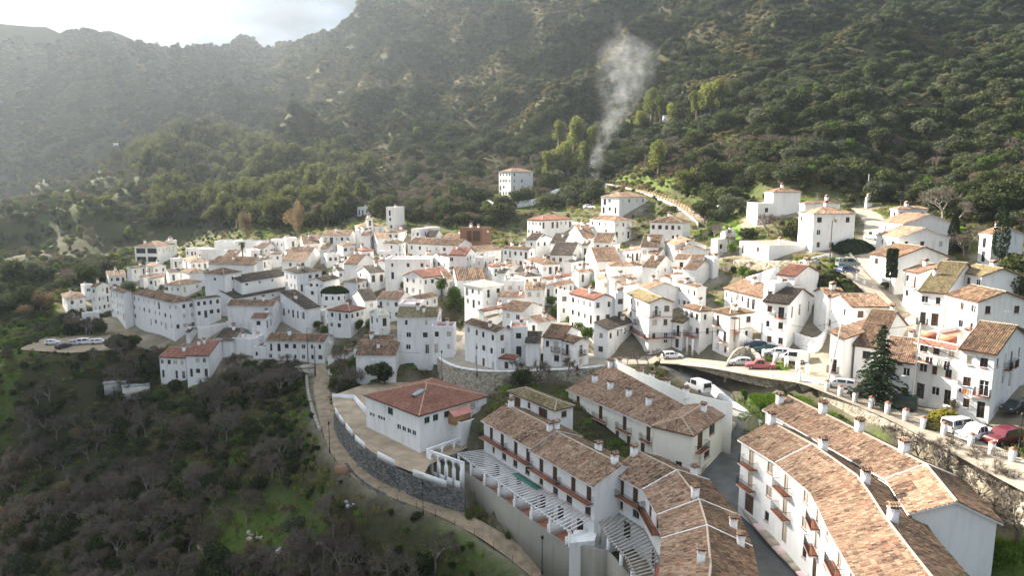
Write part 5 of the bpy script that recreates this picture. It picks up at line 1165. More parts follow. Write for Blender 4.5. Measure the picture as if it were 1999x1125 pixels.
# ---------------------------------------------------------------- masonry walls
def masonry(name, label, pts, bots, *a, cut=True, **k):
    if name == 'retaining_wall' and cut: carve(pts, [b+.25 for b in bots])
    return masonry_(name, label, pts, bots, *a, **k)
def masonry_(name, label, pts, bots, stone='stone', mort='mortar', cope=None, th=0.5, sw=0.42, sh=0.28, cat='stone wall', para=0.0, seed=1):
    """pts: top line (world); bots: bottom heights; stones stand proud on the outer (right-hand) face"""
    P = resample(pts, 2.0) if len(pts) > 2 else np.array(pts, float); nn_ = len(P); zb = np.interp(np.linspace(0, 1, nn_), np.linspace(0, 1, len(bots)), bots)
    core = MB(); st = MB(); r = np.random.RandomState(seed); cp_ = MB()
    org = np.array([P[nn_//2][0], P[nn_//2][1], zb[nn_//2]])
    for i in range(nn_-1):
        a, b = P[i], P[i+1]; d = (b-a)*[1, 1, 0]; Lw = np.linalg.norm(d); d /= Lw; out_ = np.array([d[1], -d[0], 0]); a_, b_ = a-out_*th, b-out_*th
        z0, z1 = zb[i], zb[i+1]
        V_ = [[a[0], a[1], z0], [b[0], b[1], z1], b, a, [a_[0], a_[1], z0], [b_[0], b_[1], z1], b_, a_]
        core.add(V_, [(0, 1, 2, 3), (5, 4, 7, 6), (3, 2, 6, 7), (4, 0, 3, 7), (1, 5, 6, 2)], mort)
        if cope: 
            c0 = a+out_*.1; cp_.add([c0, b+out_*.1, b_-out_*.1, a_-out_*.1, c0+[0, 0, .22], b+out_*.1+[0, 0, .22], b_-out_*.1+[0, 0, .22], a_-out_*.1+[0, 0, .22]], [(0, 1, 5, 4), (4, 5, 6, 7), (2, 3, 7, 6), (1, 2, 6, 5), (3, 0, 4, 7)], cope)
        H_ = max(a[2]-z0, b[2]-z1); rows = int(H_/sh)+1; cols = max(1, int(Lw/sw)); 
        for rw in range(rows):
            off = (rw % 2)*0.5
            for c in range(cols+1):
                u0 = (c-off)*Lw/cols + r.normal(0, .05); u1 = u0+Lw/cols*r.uniform(.75, 1.0)
                u0, u1 = max(0, u0), min(Lw, u1)
                if u1-u0 < .1: continue
                t = (u0+u1)/2/Lw; top = a[2]*(1-t)+b[2]*t; bot = z0*(1-t)+z1*t
                v0 = bot+rw*sh+r.normal(0, .03); v1 = v0+sh*r.uniform(.72, .98)
                if v1 > top-.02: v1 = top-.02
                if v1-v0 < .07: continue
                pr = r.uniform(.02, .075); e = .045
                A_ = a*[1, 1, 0]+d*u0; B_ = a*[1, 1, 0]+d*u1; j = r.normal(0, .025, 8)
                V4 = [A_+[0, 0, v0+j[0]], B_+[0, 0, v0+j[1]], B_+[0, 0, v1+j[2]], A_+[0, 0, v1+j[3]]]
                F4 = [A_+d*e+out_*pr+[0, 0, v0+e+j[4]], B_-d*e+out_*pr+[0, 0, v0+e+j[5]], B_-d*e+out_*pr+[0, 0, v1-e+j[6]], A_+d*e+out_*pr+[0, 0, v1-e+j[7]]]
                st.add([v+out_*.002 for v in V4]+F4, [(4, 5, 6, 7), (0, 1, 5, 4), (1, 2, 6, 5), (2, 3, 7, 6), (3, 0, 4, 7)], stone, r.uniform(0, 1))
    root = thing(name, label, cat, org); core.build('core', root, org); so = st.build('stones', root, org); so['kind'] = 'stuff'
    if cope: cp_.build('coping', root, org)
    return root
def line(pts): return [anch(p) for p in pts]
def down(pts, h): return [p[2]-h for p in pts]
pw = line([(846,690,-37.6),(852,697,-37.6),(866,709,-37.4),(889,719.5,-37.2),(930,726.5,-37),(981,727.5,-36.6),(1050,725,-36),(1150,720,-35),(1192,715,-34.6)])
masonry('retaining_wall', 'long curved stone retaining wall with pale coping under the plaza', pw, down(pw, 4.4), cope='white', cat='retaining wall')
yw = line([(651,800,-42.8),(654,812,-42.9),(674,838,-43.0),(699,871,-43.3),(739,897,-43.7),(785,920,-44.4),(830,943,-45.0),(907,962,-45.8)])
masonry('retaining_wall', 'dark grey stone wall along the dirt road below the school yard', yw, [13.3, 13.2, 13.0, 12.8, 12.4, 12.0, 11.3, 10.8], 'stone_dark', 'mortar_dark', cat='retaining wall', seed=2)
lw = line([(1338,711,-32.6),(1400,720,-32.0),(1480,731,-31.1),(1575,746,-30.4),(1600,752,-30.2)])
masonry('retaining_wall', 'pale rubble wall between the parked silver car and the grass bank', lw, [27.0, 26.9, 26.9, 27.2, 27.8], cope='white', cat='retaining wall', seed=3)
rw_ = line([(1598,752,-30.2),(1640,777,-30.0),(1700,808,-29.8),(1760,836,-29.7),(1820,864,-29.5),(1874,878,-29.4)])
masonry('retaining_wall', 'rubble wall under the row of red-capped pillars, above bright grass', rw_, [27.8, 27.9, 27.8, 27.4, 27.2, 27.0], cat='retaining wall', seed=4)
rw2 = line([(1868,874,-29.4),(1900,870,-29.3),(1925,900,-29.3),(1999,955,-29.2),(2060,1000,-29)])
masonry('retaining_wall', 'shaded return of rubble wall beside the last pillars', rw2, [25.2, 26, 26, 26, 26], cat='retaining wall', seed=5)
bw = line([(1335,818,205.),(1350,497,150.)]) if False else line([(1432,507,-17.6),(1480,508,-17.0),(1560,512,-16.4),(1600,509,-16.0)])
masonry('retaining_wall', 'rubble bank under the long flat red-roofed building', bw, down(bw, 3.0), seed=6, cat='retaining wall')
hw = line([(1868,392,192.),(1940,398,185.),(2020,408,178.)])
masonry('roadside_wall', 'long grey dry-stone wall above the cypresses under the wooded slope', hw, down(hw, 3.2), sw=.7, sh=.45, seed=7)
bm = line([(600,722,-45.5),(602,760,-46),(612,800,-46.6),(628,840,-46.9)])
masonry('path_wall', 'low broken stone wall on the valley side of the dirt road', bm[::-1], down(bm[::-1], 1.6), cope='concrete', seed=8)
bm = line([(672,905,-47.0),(690,935,-47.3),(735,962,-47.6),(790,985,-48.2)])
masonry('path_wall', 'dark stone wall holding the dirt road above the rough yard', bm, down(bm, 3.4), 'stone_dark', 'mortar_dark', seed=9)
bm = line([(1528,640,-26.5),(1560,655,-26.5),(1600,668,-26.3),(1618,640,-25.5)])
masonry('yard_wall', 'rough whitewashed wall round the empty walled yard behind the parked cars', bm, down(bm, 5.5), 'white', 'white', seed=10)
bm = line([(1420,715,-31.6),(1440,664,-28.4),(1470,668,-28.8),(1485,700,-30.6)])
masonry('yard_wall', 'sunlit rubble wall curving round the foot of the outside stair', bm, down(bm, 3.0), seed=12)
def solid_wall(name, label, pts, h, th=0.3, m='white', cat='wall', coping=None, up=0.0):
    P = [np.array(p, float) for p in pts]; w = MB(); org = P[len(P)//2]-[0, 0, h]
    for a, b in zip(P[:-1], P[1:]):
        d = (b-a)*[1, 1, 0]; d /= np.linalg.norm(d); n = np.array([-d[1], d[0], 0])*th
        w.box(a-[0, 0, h], b-a, n, [0, 0, h], m)
        if coping: w.box(a-n*.15+[0, 0, .002], b-a, n*1.3, [0, 0, .1], coping)
    o = w.build(name, None, None); tag(o, label, cat); return o
# concrete wall under the pergolas
TW = [np.array([-9.2, 109.3, CAMZ-46.0]), np.array([7.3, 82.9, CAMZ-46.0])]
t2 = [at_z(p, -45.6) for p in ((1152, 1053), (1185, 1078), (1222, 1122), (1245, 1180))]
carve(TW, [10.2, 7.8]); carve([TW[1]+[1.5, .2, .2]]+t2[1:], [7.6, 6.0])
solid_wall('concrete_wall', 'tall stained concrete wall under the first pergola, along the dirt road', TW, 7.5, .4, 'concrete', 'retaining wall')
solid_wall('concrete_wall', 'curved stained concrete wall under the second pergola', [TW[1]+[1.5, .2, .2]]+t2[1:], 8.5, .4, 'concrete', 'retaining wall')
m = MB(); m.prism([TW[1]+[0, 0, 0], TW[1]+[3.3, .7, 0], TW[1]+[4.1, 3.6, 0], TW[1]+[.9, 3.4, 0]], CAMZ-54, CAMZ-45.3, 'white'); tag(m.build('corner_block'), 'plain white corner block between the two pergola terraces', 'wall')
# pergolas
def pergola(name, label, outer, inner, n, mtl, posts, zfloor):
    """outer/inner: lines of equal parameter; slats run from one to the other"""
    O = np.array(outer, float); I = np.array(inner, float)
    def at(Q, t):
        L = np.concatenate([[0], np.cumsum(np.linalg.norm(np.diff(Q, axis=0), axis=1))]); return np.array([np.interp(t*L[-1], L, Q[:, k]) for k in range(3)])
    org = at(O, .5)*[1, 1, 0]+[0, 0, zfloor]; root = thing(name, label, 'pergola', org)
    for Q in (O, I):
        m = MB(); 
        for a, b in zip(Q[:-1], Q[1:]): d = (b-a)/np.linalg.norm(b-a); bar(m, a, b, np.array([0, 0, 1.0]), .14, .16, mtl)
        m.build('beam', root, org)
    for i in range(n):
        t = (i+.5)/n; a, b = at(O, t), at(I, t); d = (b-a)/np.linalg.norm(b-a); m = MB(); bar(m, a-d*.45+[0, 0, .165], b-d*.02+[0, 0, .165], np.array([0, 0, 1.0]), .09, .14, mtl); m.build('slat', root, org)
    for i in range(posts):
        a = at(O, i/(posts-1)*.98+.01); m = MB(); m.cbox([a[0], a[1], zfloor-.4], .32, .32, a[2]-zfloor+.38, 'white_clean', rot=.55); m.build('post', root, org)
    return root
off = np.array([.25, .1, 0]); zp = CAMZ-44.0
pergola('pergola', 'long white pergola of many slats over the terraces of the first row', [TW[0]*[1, 1, 0]+[0, 0, zp]+off, TW[1]*[1, 1, 0]+[0, 0, zp]+off],
        [P1[0]*[1, 1, 0]+[-.15, -.1, zp+.5], P1[2]*[1, 1, 0]+[-.15, -.1, zp+.5]], 42, 'pergola_white', 8, CAMZ-46.8)
pi_ = [p*[1, 1, 0]+[-.15, -.05, zp+.3] for p in P2[:4]]
po_ = [TW[1]*[1, 1, 0]+[4.2, 3.0, zp]]+[p*[1, 1, 0]+[0.3, .1, zp] for p in t2[1:]]
pergola('pergola', 'greyish pergola with bare slats over the terraces of the curved row', po_, pi_, 24, 'pergola_grey', 5, CAMZ-46.5)
m = MB(); z_ = CAMZ-46.85; m.poly([np.array([p[0], p[1], z_]) for p in (TW[0], TW[1], P1[2], P1[0])][::1], 'terracotta'); o = m.build('terrace_floor'); tag(o, kind='structure')
for i, f in enumerate((.14, .28, .42, .56, .70, .84, .97)):
    a = TW[0]*(1-f)+TW[1]*f; b = P1[0]*(1-f)+P1[2]*f; a = a*[1, 1, 0]; b = b*[1, 1, 0]; d = (b-a)*.94; a = a+d*.04; nn = np.array([-d[1], d[0], 0]); nn /= np.linalg.norm(nn)
    m = MB(); m.box(a+[0, 0, z_], d*.95, nn*.18, [0, 0, 1.9], 'white_clean'); tag(m.build('partition_wall'), 'white partition wall between two terraces under the long pergola', 'wall', 'partition walls between the pergola terraces')
m = MB(); a = P1[0]*.62+P1[2]*.38; m.box(a*[1, 1, 0]+[-1.2, -.8, zp+.75], d1*6.5*[1, 1, 0], np.array([-.85, -.53, 0])*-1.1, [0, 0, .03], 'green_cloth'); tag(m.build('awning'), 'dark green awning strip lying on the long pergola', 'awning')
# white parapet segments on the school yard wall
yl = resample(yw, 1.0); k = 0
for f0, f1 in ((.05, .12), (.16, .22), (.27, .36), (.42, .52), (.60, .71), (.80, .93)):
    a, b = yl[int(f0*(len(yl)-1))], yl[int(f1*(len(yl)-1))]; d = b-a; nn = np.array([-d[1], d[0], 0]); nn /= np.linalg.norm(nn)
    m = MB(); m.box(a+nn*.1, d, nn*.18, [0, 0, 1.0], 'white_clean')
    tag(m.build('parapet_panel'), 'low white parapet panel on the dark stone wall of the school yard', 'parapet', 'parapet panels round the school yard')
sw_ = line([(648,770,-42.2),(690,772,-42.0),(716,800,-41.8)])
solid_wall('yard_wall', 'white boundary wall at the far end of the school yard', sw_, 2.0, .25, 'white_clean')
# street parapets and pale walls
solid_wall('street_parapet', 'sloping pale wall beside the lower street, under the grass bank', line([(1388,751,-34.2),(1430,785,-35.0),(1490,826,-36.4)]), 2.2, .5, 'white_clean', 'parapet')
q = resample(line([(1180,360,305.),(1210,366,286.),(1260,379,263.),(1308,398,238.),(1342,418,217.),(1362,438,205.)]), 8)
solid_wall('road_parapet', 'long white parapet of the road climbing behind the villas', [p+[0, 0, .6] for p in q], 3.0, .35, 'old_wall', 'parapet')
def ground_wall(lab, pts, up, m_='white'):
    Q = resample([hit(p) for p in pts], 3.0)
    for q in Q: q[2] = float(terr(q[0], q[1]))+up; FOOT.append((q[0], q[1]-4, 3.5))
    solid_wall('garden_wall', lab, Q, up+2.5, .4, m_)
ground_wall('white garden wall below the tall four-storey house', ((930,396),(965,409),(1010,407),(1060,398)), 2.6)
ground_wall('white stepped wall climbing from the garden of the four-storey house', ((1066,392),(1108,370)), 2.4)
ground_wall('grey rough wall joining the white garden walls near the smoke', ((1110,372),(1165,366)), 2.6, 'old_wall')
ground_wall('short white wall end beside the smoke', ((1146,376),(1184,368)), 1.6)
ground_wall('pale terrace wall under the low red-roofed house between the villas', ((1105,440),(1160,446)), 1.5)
ground_wall('white yard wall behind the brown hip-roofed house', ((1255,470),(1285,478)), 1.5)
ground_wall('white lane wall above the long house with orange-brown roof', ((1455,566),(1520,545)), 2.6)
solid_wall('street_wall', 'white wall along the bend above the ivy mound', line([(1560,510,-16.3),(1625,494,-14.6)]), 2.5, .4, 'white')
q = resample(line([(1655,430,-9.2),(1692,445,-10.2),(1730,465,-12.2)]), 3)
solid_wall('street_wall', 'cream low wall beside the upper road below the wooded slope', line([(1470,399,-6.1),(1400,401,-6.3)]), .8, .4, 'cream')
# ---------------------------------------------------------------- pillars with red caps and railings
def pillar(P, h=1.5, w=.5, cap='terracotta', label='', group='red-capped white pillars of the street railing'):
    org = np.array(P, float); root = thing('pillar', label, 'pillar', org, group); m = MB(); m.cbox(org-[0, 0, .3], w, w, h+.3, 'white_clean', rot=.5); m.build('shaft', root, org)
    c = MB(); c.cbox(org+[0, 0, h], w+.1, w+.1, .08, cap, .5); c.cbox(org+[0, 0, h+.08], w*.6, w*.6, .12, cap, .5); c.build('cap', root, org); return root
def railing(a, b, label, h=1.0, m='iron', step=.16, group='iron railings between the pillars'):
    r = MB(); a, b = np.array(a, float), np.array(b, float); L_ = np.linalg.norm(b-a); d = (b-a)/L_; nn = np.cross(d, [0, 0, 1])
    for i in range(int(L_/step)+1): r.cbox(a+d*min(L_, i*step), .025, .025, h, m)
    for z in (.1, h): bar(r, a+[0, 0, z], b+[0, 0, z], nn, .04, .03, m)
    tag(r.build('railing'), label, 'railing', group)
pil = [(1614,764,-30.0),(1640,774,-29.9),(1669,786,-29.8),(1700,797.5,-29.7),(1732,809,-29.6),(1767,823,-29.55),(1802,839,-29.5),(1842,851,-29.4),(1895,873,-29.3),(1935,891,-29.25),(1975,904,-29.2)]
pp = [anch(p) for p in pil]
for i, p in enumerate(pp):
    pillar(p, label='white pillar with red brick cap on the rubble wall beside the parked cars')
    if i: railing(pp[i-1]+(p-pp[i-1])*.06, p-(p-pp[i-1])*.06, 'thin dark iron railing between the red-capped pillars')
for p in ((1491,700,-30.9),(1513,708,-30.8),(1535,715,-30.7),(1557,724,-30.6),(1576,731,-30.4),(1562,746,-30.4)):
    pillar(anch(p), label='white pillar without railing beside the parked silver estate car', cap='white', group='white pillars by the parked cars')
up_p = [(1629,519,-16.9),(1641,526,-17.3),(1654,535,-17.9),(1669,549,-18.8),(1685,562,-19.9),(1702,575,-21),(1716,588,-22)]
pq = [anch(p) for p in up_p]
for i, p in enumerate(pq):
    pillar(p, 1.3, .45, cap='white', label='white pillar of the balustrade round the small upper square', group='white pillars round the upper square')
    if i: railing(pq[i-1], p, 'white railing round the small upper square', m='frame_white', group='white railings round the upper square', step=.3)
vq = resample(line([(10,545,267.),(60,543,266.),(110,541,265.),(160,538,267.)]), 4.2)
for p in vq: 
    m = MB(); m.cbox(p+[0, 0, -.2], .4, .4, 1.6, 'white'); tag(m.build('guard_post'), 'pale guard post along the valley road by the terraced slope', 'post', 'guard posts of the valley road')
qh = resample(line([(1185,360,303.),(1260,377,266.),(1310,396,240.),(1342,414,220.)]), 3.2)
for p in qh:
    m = MB(); m.cbox(p+[0, 0, .3], .18, .18, 1.7, 'wood_light'); tag(m.build('fence_post'), 'small wooden fence post on the white parapet of the climbing road', 'post', 'fence posts of the climbing road')
# wire fence posts along the dirt path
Qd = ROADP['dirt_path'][0]
for i in range(40, len(Qd)-4, 3):
    d = Qd[i+1]-Qd[i]; d /= np.linalg.norm(d); s = np.array([-d[1], d[0], 0])*-1.0
    p = Qd[i]+np.array([d[1], -d[0], 0])*1.9
    m = MB(); m.cbox(p+[0, 0, -.2], .06, .06, 1.3, 'iron'); tag(m.build('fence_post'), 'thin rusty post of the wire fence along the dirt road', 'post', 'wire fence posts of the dirt road')
# ---------------------------------------------------------------- lamps, poles, wires
def lamp(p, h, label, group=None):
    org = np.array(p, float); root = thing('street_lamp', label, 'street lamp', org, group); m = MB(); m.tube([org-[0, 0, .3], org+[0, 0, h]], [.07, .04], 'iron'); m.cbox(org, .22, .22, .5, 'iron'); m.build('pole', root, org)
    l = MB(); l.tube([org+[0, 0, h], org+[0, 0, h+.12], org+[0, 0, h+.5], org+[0, 0, h+.62]], [.06, .13, .2, .03], 'iron', k=4); l.build('lantern', root, org); g = MB(); g.tube([org+[0, 0, h+.14], org+[0, 0, h+.44]], [.10, .16], 'solar', k=4); g.build('pane', root, org); return root
lamp(hit((644,885)), 5.2, 'slender black lamp post on the valley edge of the dirt road')
lamp(hit((826,1005)), 4.6, 'black lamp post on the dirt road under the dark stone wall')
lamp(hit((1058,1122)), 5.0, 'black lamp post beside the tall concrete wall at the dirt road')
lamp(anch((1987,895,-29.2)), 4.5, 'black street lamp beside the dark red car')
lamp(anch((863,742,-39.5)), 5.5, 'thin dark lamp post before the curved plaza wall, near the red-deck house')
lamp(anch((931,735,-38)), 5.5, 'thin dark lamp post before the middle of the curved plaza wall')
def pole(p, h, label, m_='old_wall', lean=(0, 0), r=.13):
    p = np.array(p, float); m = MB(); m.tube([p-[0, 0, .5], p+[lean[0], lean[1], h]], [r, r*.6], m_); tag(m.build('utility_pole'), label, 'utility pole'); return p+[lean[0], lean[1], h]
pl = [pole(anch((1612,760,-30.1)), 10.5, 'leaning pale utility pole beside the pillars and silver car', lean=(2.0, .5)), pole(anch((1778,790,-28.9)), 11, 'grey utility pole against the ribbed orange roof house', lean=(.4, 0)),
      pole(anch((1692,404,-6.6)), 9.5, 'tall pale pole beside the bus shelter', r=.16), pole(anch((1749,402,-6.4)), 5.2, 'short pole with sign near the yellow-green sign'),
      pole(anch((616,735,-46.1)), 7.5, 'dark wooden pole at the top of the dirt road', m_='wood'), pole(anch((602,715,-46)), 10, 'wooden pole in front of the long farmhouse', m_='wood'),
      pole(anch((1620,505,-15.5)), 8, 'weathered pole beside the yellow bin', m_='wood'), pole(anch((1400,560,-23)), 7, 'thin grey mast among the central roofs', r=.07), pole(anch((520,470,305.)), 9, 'floodlight mast of the sports field behind the poplars', r=.12), pole(anch((463,470,305.)), 9, 'floodlight mast beside the smaller poplar', r=.12)]
def wire(a, b, sag, label):
    a, b = np.array(a, float), np.array(b, float); m = MB(); m.tube([a+(b-a)*t-[0, 0, sag*4*t*(1-t)] for t in np.linspace(0, 1, 12)], .035, 'iron', k=4); tag(m.build('overhead_wire'), label, 'wire')
wire(pl[0], pl[1], 1.0, 'dark wire from leaning pole to the orange roof house')
wire(pl[1]-[0, 0, 2], anch((1943,715,-22.5)), .8, 'wire crossing the balcony facade to the corner house')
wire(pl[0], anch((1545,635,-24)), .7, 'wire from leaning pole to the walled yard')
wire(pl[5], anch((820,690,-35.5)), 1.5, 'wire from the farmhouse pole towards the plaza')
wire(anch((1470,640,-24.5)), anch((1175,640,-26)), 1.0, 'wire along the gallery house facade')
m = MB(); p = anch((1747,402,-6.4)); m.cbox(p+[0, 0, 0], .1, .1, 3.2, 'grey_metal'); m.cbox(p+[0, 0, 1.6], 1.2, .12, 1.6, 'yellow'); tag(m.build('road_sign'), 'yellow-green sign panel at the roadside by the bus shelter', 'sign')
# bus shelter
p = anch((1725,402,-6.6)); root = thing('bus_shelter', 'small bus shelter with brown roof at the road under the slope', 'bus shelter', p); m = MB(); m.cbox(p+[0, 1.0, 0], 4.2, .15, 2.3, 'cream'); m.cbox(p+[-2.05, 0, 0], .15, 2.0, 2.3, 'cream'); m.cbox(p+[2.05, 0, 0], .15, 2.0, 2.3, 'cream'); m.build('wall', root, p)
m = MB(); m.cbox(p+[0, 0, 2.3], 4.9, 2.8, .18, 'wood'); m.build('roof', root, p); m = MB(); m.cbox(p+[0, .6, .4], 3.2, .4, .08, 'wood_light'); m.build('bench', root, p)
p = anch((1637,517,-16.5)); m = MB(); m.cbox(p, .9, .7, 1.2, 'yellow'); m.cbox(p+[0, 0, 1.2], 1.0, .8, .1, 'yellow'); tag(m.build('bin'), 'yellow bin at the edge of the upper square', 'bin')
# ---------------------------------------------------------------- vehicles
def car(P, head, color, label, kind='hatch', Ln=4.1, Wd=1.75, Ht=1.45):
    """P ground point, head = direction of the bonnet (radians from +X)"""
    P = np.array(P, float); root = thing('parked_car', label, 'van' if kind in ('van', 'minivan') else 'car', P); root.rotation_euler = (0, 0, head)
    hw = Wd/2
    prof = {  # x station (0 tail .. 1 nose), shoulder height, roof height, roof inset
     'hatch': [(0, .78, .78, 1), (.02, .92, .95, .95), (.10, .95, Ht*.93, .80), (.30, .95, Ht, .76), (.55, .93, Ht*.97, .76), (.74, .90, .95, .9), (.92, .80, .82, .96), (.985, .60, .62, .92), (1, .5, .5, .88)],
     'estate': [(0, .85, .85, 1), (.02, .95, 1.0, .95), (.06, .96, Ht*.95, .82), (.30, .96, Ht, .78), (.60, .94, Ht*.96, .78), (.76, .92, .97, .9), (.93, .82, .84, .96), (.985, .62, .64, .92), (1, .5, .5, .88)],
     'van': [(0, 1.0, 1.0, 1), (.01, 1.05, Ht*.95, .92), (.05, 1.05, Ht, .90), (.35, 1.05, Ht, .90), (.68, 1.05, Ht*.97, .88), (.82, 1.02, 1.10, .94), (.95, .9, .92, .96), (1, .6, .6, .9), (1.0, .45, .45, .88)],
     'suv': [(0, .95, .95, 1), (.01, 1.0, 1.05, .96), (.05, 1.02, Ht*.96, .86), (.30, 1.02, Ht, .84), (.60, 1.0, Ht*.97, .84), (.72, 1.0, 1.05, .92), (.95, .92, .95, .96), (.99, .7, .72, .94), (1, .55, .55, .92)],
     'pickup': [(0, .80, .80, 1), (.01, .98, .98, 1), (.36, .98, .99, .98), (.38, .98, Ht*.96, .84), (.50, .98, Ht, .84), (.62, .98, Ht*.96, .84), (.72, .96, 1.0, .92), (.95, .9, .92, .96), (1, .6, .6, .92)]}
    prof = prof.get(kind, prof['estate'] if kind != 'minivan' else prof['van'])
    m = MB(); V = []
    for (t, sh, rf, ins) in prof:
        x = (t-.5)*Ln; w = hw*(1 if .06 < t < .94 else .93)
        ring = [(x, -w*.94, .25), (x, -w, .55), (x, -w*.97, sh), (x, -hw*ins, rf-.03), (x, -hw*ins*.6, rf), (x, hw*ins*.6, rf), (x, hw*ins, rf-.03), (x, w*.97, sh), (x, w, .55), (x, w*.94, .25)]
        V += ring
    k = 10; n = len(prof); F = []
    glassF = []
    for i in range(n-1):
        for j in range(k-1):
            f = (i*k+j, (i+1)*k+j, (i+1)*k+j+1, i*k+j+1); F.append(f)
        F.append((i*k+k-1, (i+1)*k+k-1, (i+1)*k, i*k))
    m.add(V, F, color); m.poly(V[:k], color); m.poly(V[-k:][::-1], color)
    bo = m.build('body', root, smooth=False)
    bv = bo.modifiers.new('b', 'BEVEL'); bv.width = .05; bv.segments = 2; bv.limit_method = 'ANGLE'; bv.angle_limit = math.radians(25)
    g = MB(); Va = np.array(V).reshape(n, k, 3)
    tall = [i for i in range(n) if prof[i][2] > prof[i][1]+.25]; a, b = tall[0], tall[-1]
    def quad(pts):
        pts = [np.array(p) for p in pts]; c = sum(pts)/4; nrm = np.cross(pts[1]-pts[0], pts[2]-pts[0]); nrm /= np.linalg.norm(nrm)+1e-9
        if nrm.dot(c-np.array([0, 0, .7])) < 0: nrm = -nrm; pts = pts[::-1]
        g.poly([c+(p-c)*.84+nrm*.02 for p in pts], 'car_glass')
    for i in range(a, b):
        if kind == 'van' and i < b-1: continue
        for j in (2, 6): quad([Va[i, j], Va[i+1, j], Va[i+1, j+1], Va[i, j+1]])
    fr = [Va[b, 3]*.98+np.array([0, 0, 0]), Va[b, 6]*.98, Va[b+1, 6], Va[b+1, 3]]; quad(fr)
    for j in (2, 6): quad([Va[b, j], Va[b+1, j], Va[b+1, j+1], Va[b, j+1]]) if prof[b+1][2]-prof[b+1][1] > .02 else None
    if a > 0 and kind != 'pickup': quad([Va[a, 3], Va[a, 6], Va[a-1, 6], Va[a-1, 3]])
    g.build('window', root)
    for sx in (.19, .81):
        for sy in (-1, 1):
            w = MB(); c = np.array([(sx-.5)*Ln, sy*(hw-.10), .32]); w.tube([c-[0, .11, 0], c+[0, .11, 0]], [.32, .32], 'tyre', k=14); w.poly([c+np.array([.32*math.cos(t), -.11, .32*math.sin(t)]) for t in np.linspace(0, 6.283, 14, endpoint=False)], 'tyre')
            wo = w.build('wheel', root); r = MB(); r.tube([c-[0, .12, 0], c+[0, .12, 0]], [.19, .19], 'hub', k=10); r.poly([c+np.array([.19*math.cos(t), -.12, .19*math.sin(t)]) for t in np.linspace(0, 6.283, 10, endpoint=False)], 'hub'); r.build('rim', wo)
    for sy in (-1, 1):
        l = MB(); l.cbox([Ln*.5-.06, sy*hw*.68, .62], .10, .34, .15, 'solar'); l.build('headlight', root)
        l = MB(); l.cbox([-Ln*.5+.03, sy*hw*.80, .70], .10, .16, .28, 'red_paint'); l.build('tail_light', root)
    return root
A_ = math.radians
CARS = [((1312,700),-33.2,5,'car_white','white hatchback parked under the terrace of the tall tower house','hatch'),
 ((1445,713),-31.7,172,'car_silver','silver hatchback standing on the street above the rubble wall','hatch'),
 ((1484,720),-31.3,165,'car_pink','old red and white pickup next to the silver hatchback','pickup'),
 ((1478,679),-29.6,150,'car_blue','dark blue car in the shade by the outside stair','estate'),
 ((1497,687),-30.0,152,'car_green','dark green estate car parked between the blue and the silver estate car','estate'),
 ((1518,698),-30.4,152,'car_silver','silver estate car with roof rails beside the white pillars','estate'),
 ((1549,709),-30.5,150,'car_white','white delivery van parked at the walled yard','van'),
 ((1640,757),-30.0,148,'car_silver','silver sedan behind the pillars next to the leaning pole','estate'),
 ((1684,776),-29.9,150,'car_black','small black car half hidden behind the fir trunk','hatch'),
 ((1749,797),-29.6,145,'car_dark_green','large dark green van between fir and orange roof house','van'),
 ((1982,812),-28.6,205,'car_black','black sedan in the shade of the three-storey corner house','estate'),
 ((1873,842),-29.3,20,'car_silver','silver family van with roof bars by the yellow-leaved bush','minivan'),
 ((1905,857),-29.3,200,'car_white','white off-road pickup behind the red-capped pillars','pickup'),
 ((1956,864),-29.2,200,'car_red','dark red off-road car, last in the line by the lamp','suv'),
 ((1655,521),-16.3,0,'car_grey_green','grey-green family van on the upper square','minivan'),
 ((1655,533),-17.3,10,'car_blue','small dark blue car nosed to the white balustrade','hatch'),
 ((1705,472),-13.2,100,'car_white','small white delivery van parked at the uphill street','van'),
 ((1362,762),-34.7,115,'car_white','small white van driving down the lower street','van'),
 ((103,673),-44.0,25,'car_white','white car at the outer end of the dirt car park','hatch'),
 ((124,681),-44.2,70,'car_black','black car in the shade of the dirt car park','hatch'),
 ((149,674),-44.0,25,'car_silver','silver car in the middle of the dirt car park','hatch'),
 ((168,672),-43.9,25,'car_white','white van-like car in the row on the dirt car park','suv'),
 ((193,671),-43.8,25,'car_white','white car at the village end of the dirt car park','estate'),
 ((1262,450),-17.5,15,'car_white','white car beside the green fence uphill of the brown hip-roofed house','hatch'),
 ((1150,407),-8.5,10,'car_white','white car parked in the scrub below the white garden wall','hatch')]
for p, z, hd, c, lab, kd in CARS:
    q = at_z(p, z); q[2] = max(q[2], float(terr(q[0], q[1]))+.1) if abs(q[2]-float(terr(q[0], q[1]))) < 2.5 else q[2]
    car(q, A_(hd), c, lab, kd, Ln={'van': 4.9, 'suv': 4.4, 'pickup': 4.9, 'minivan': 4.4, 'estate': 4.4}.get(kd, 4.0), Ht={'van': 2.0, 'suv': 1.75, 'pickup': 1.75, 'minivan': 1.8, 'estate': 1.5}.get(kd, 1.45), Wd=1.9 if kd in ('van', 'pickup', 'suv') else 1.75)

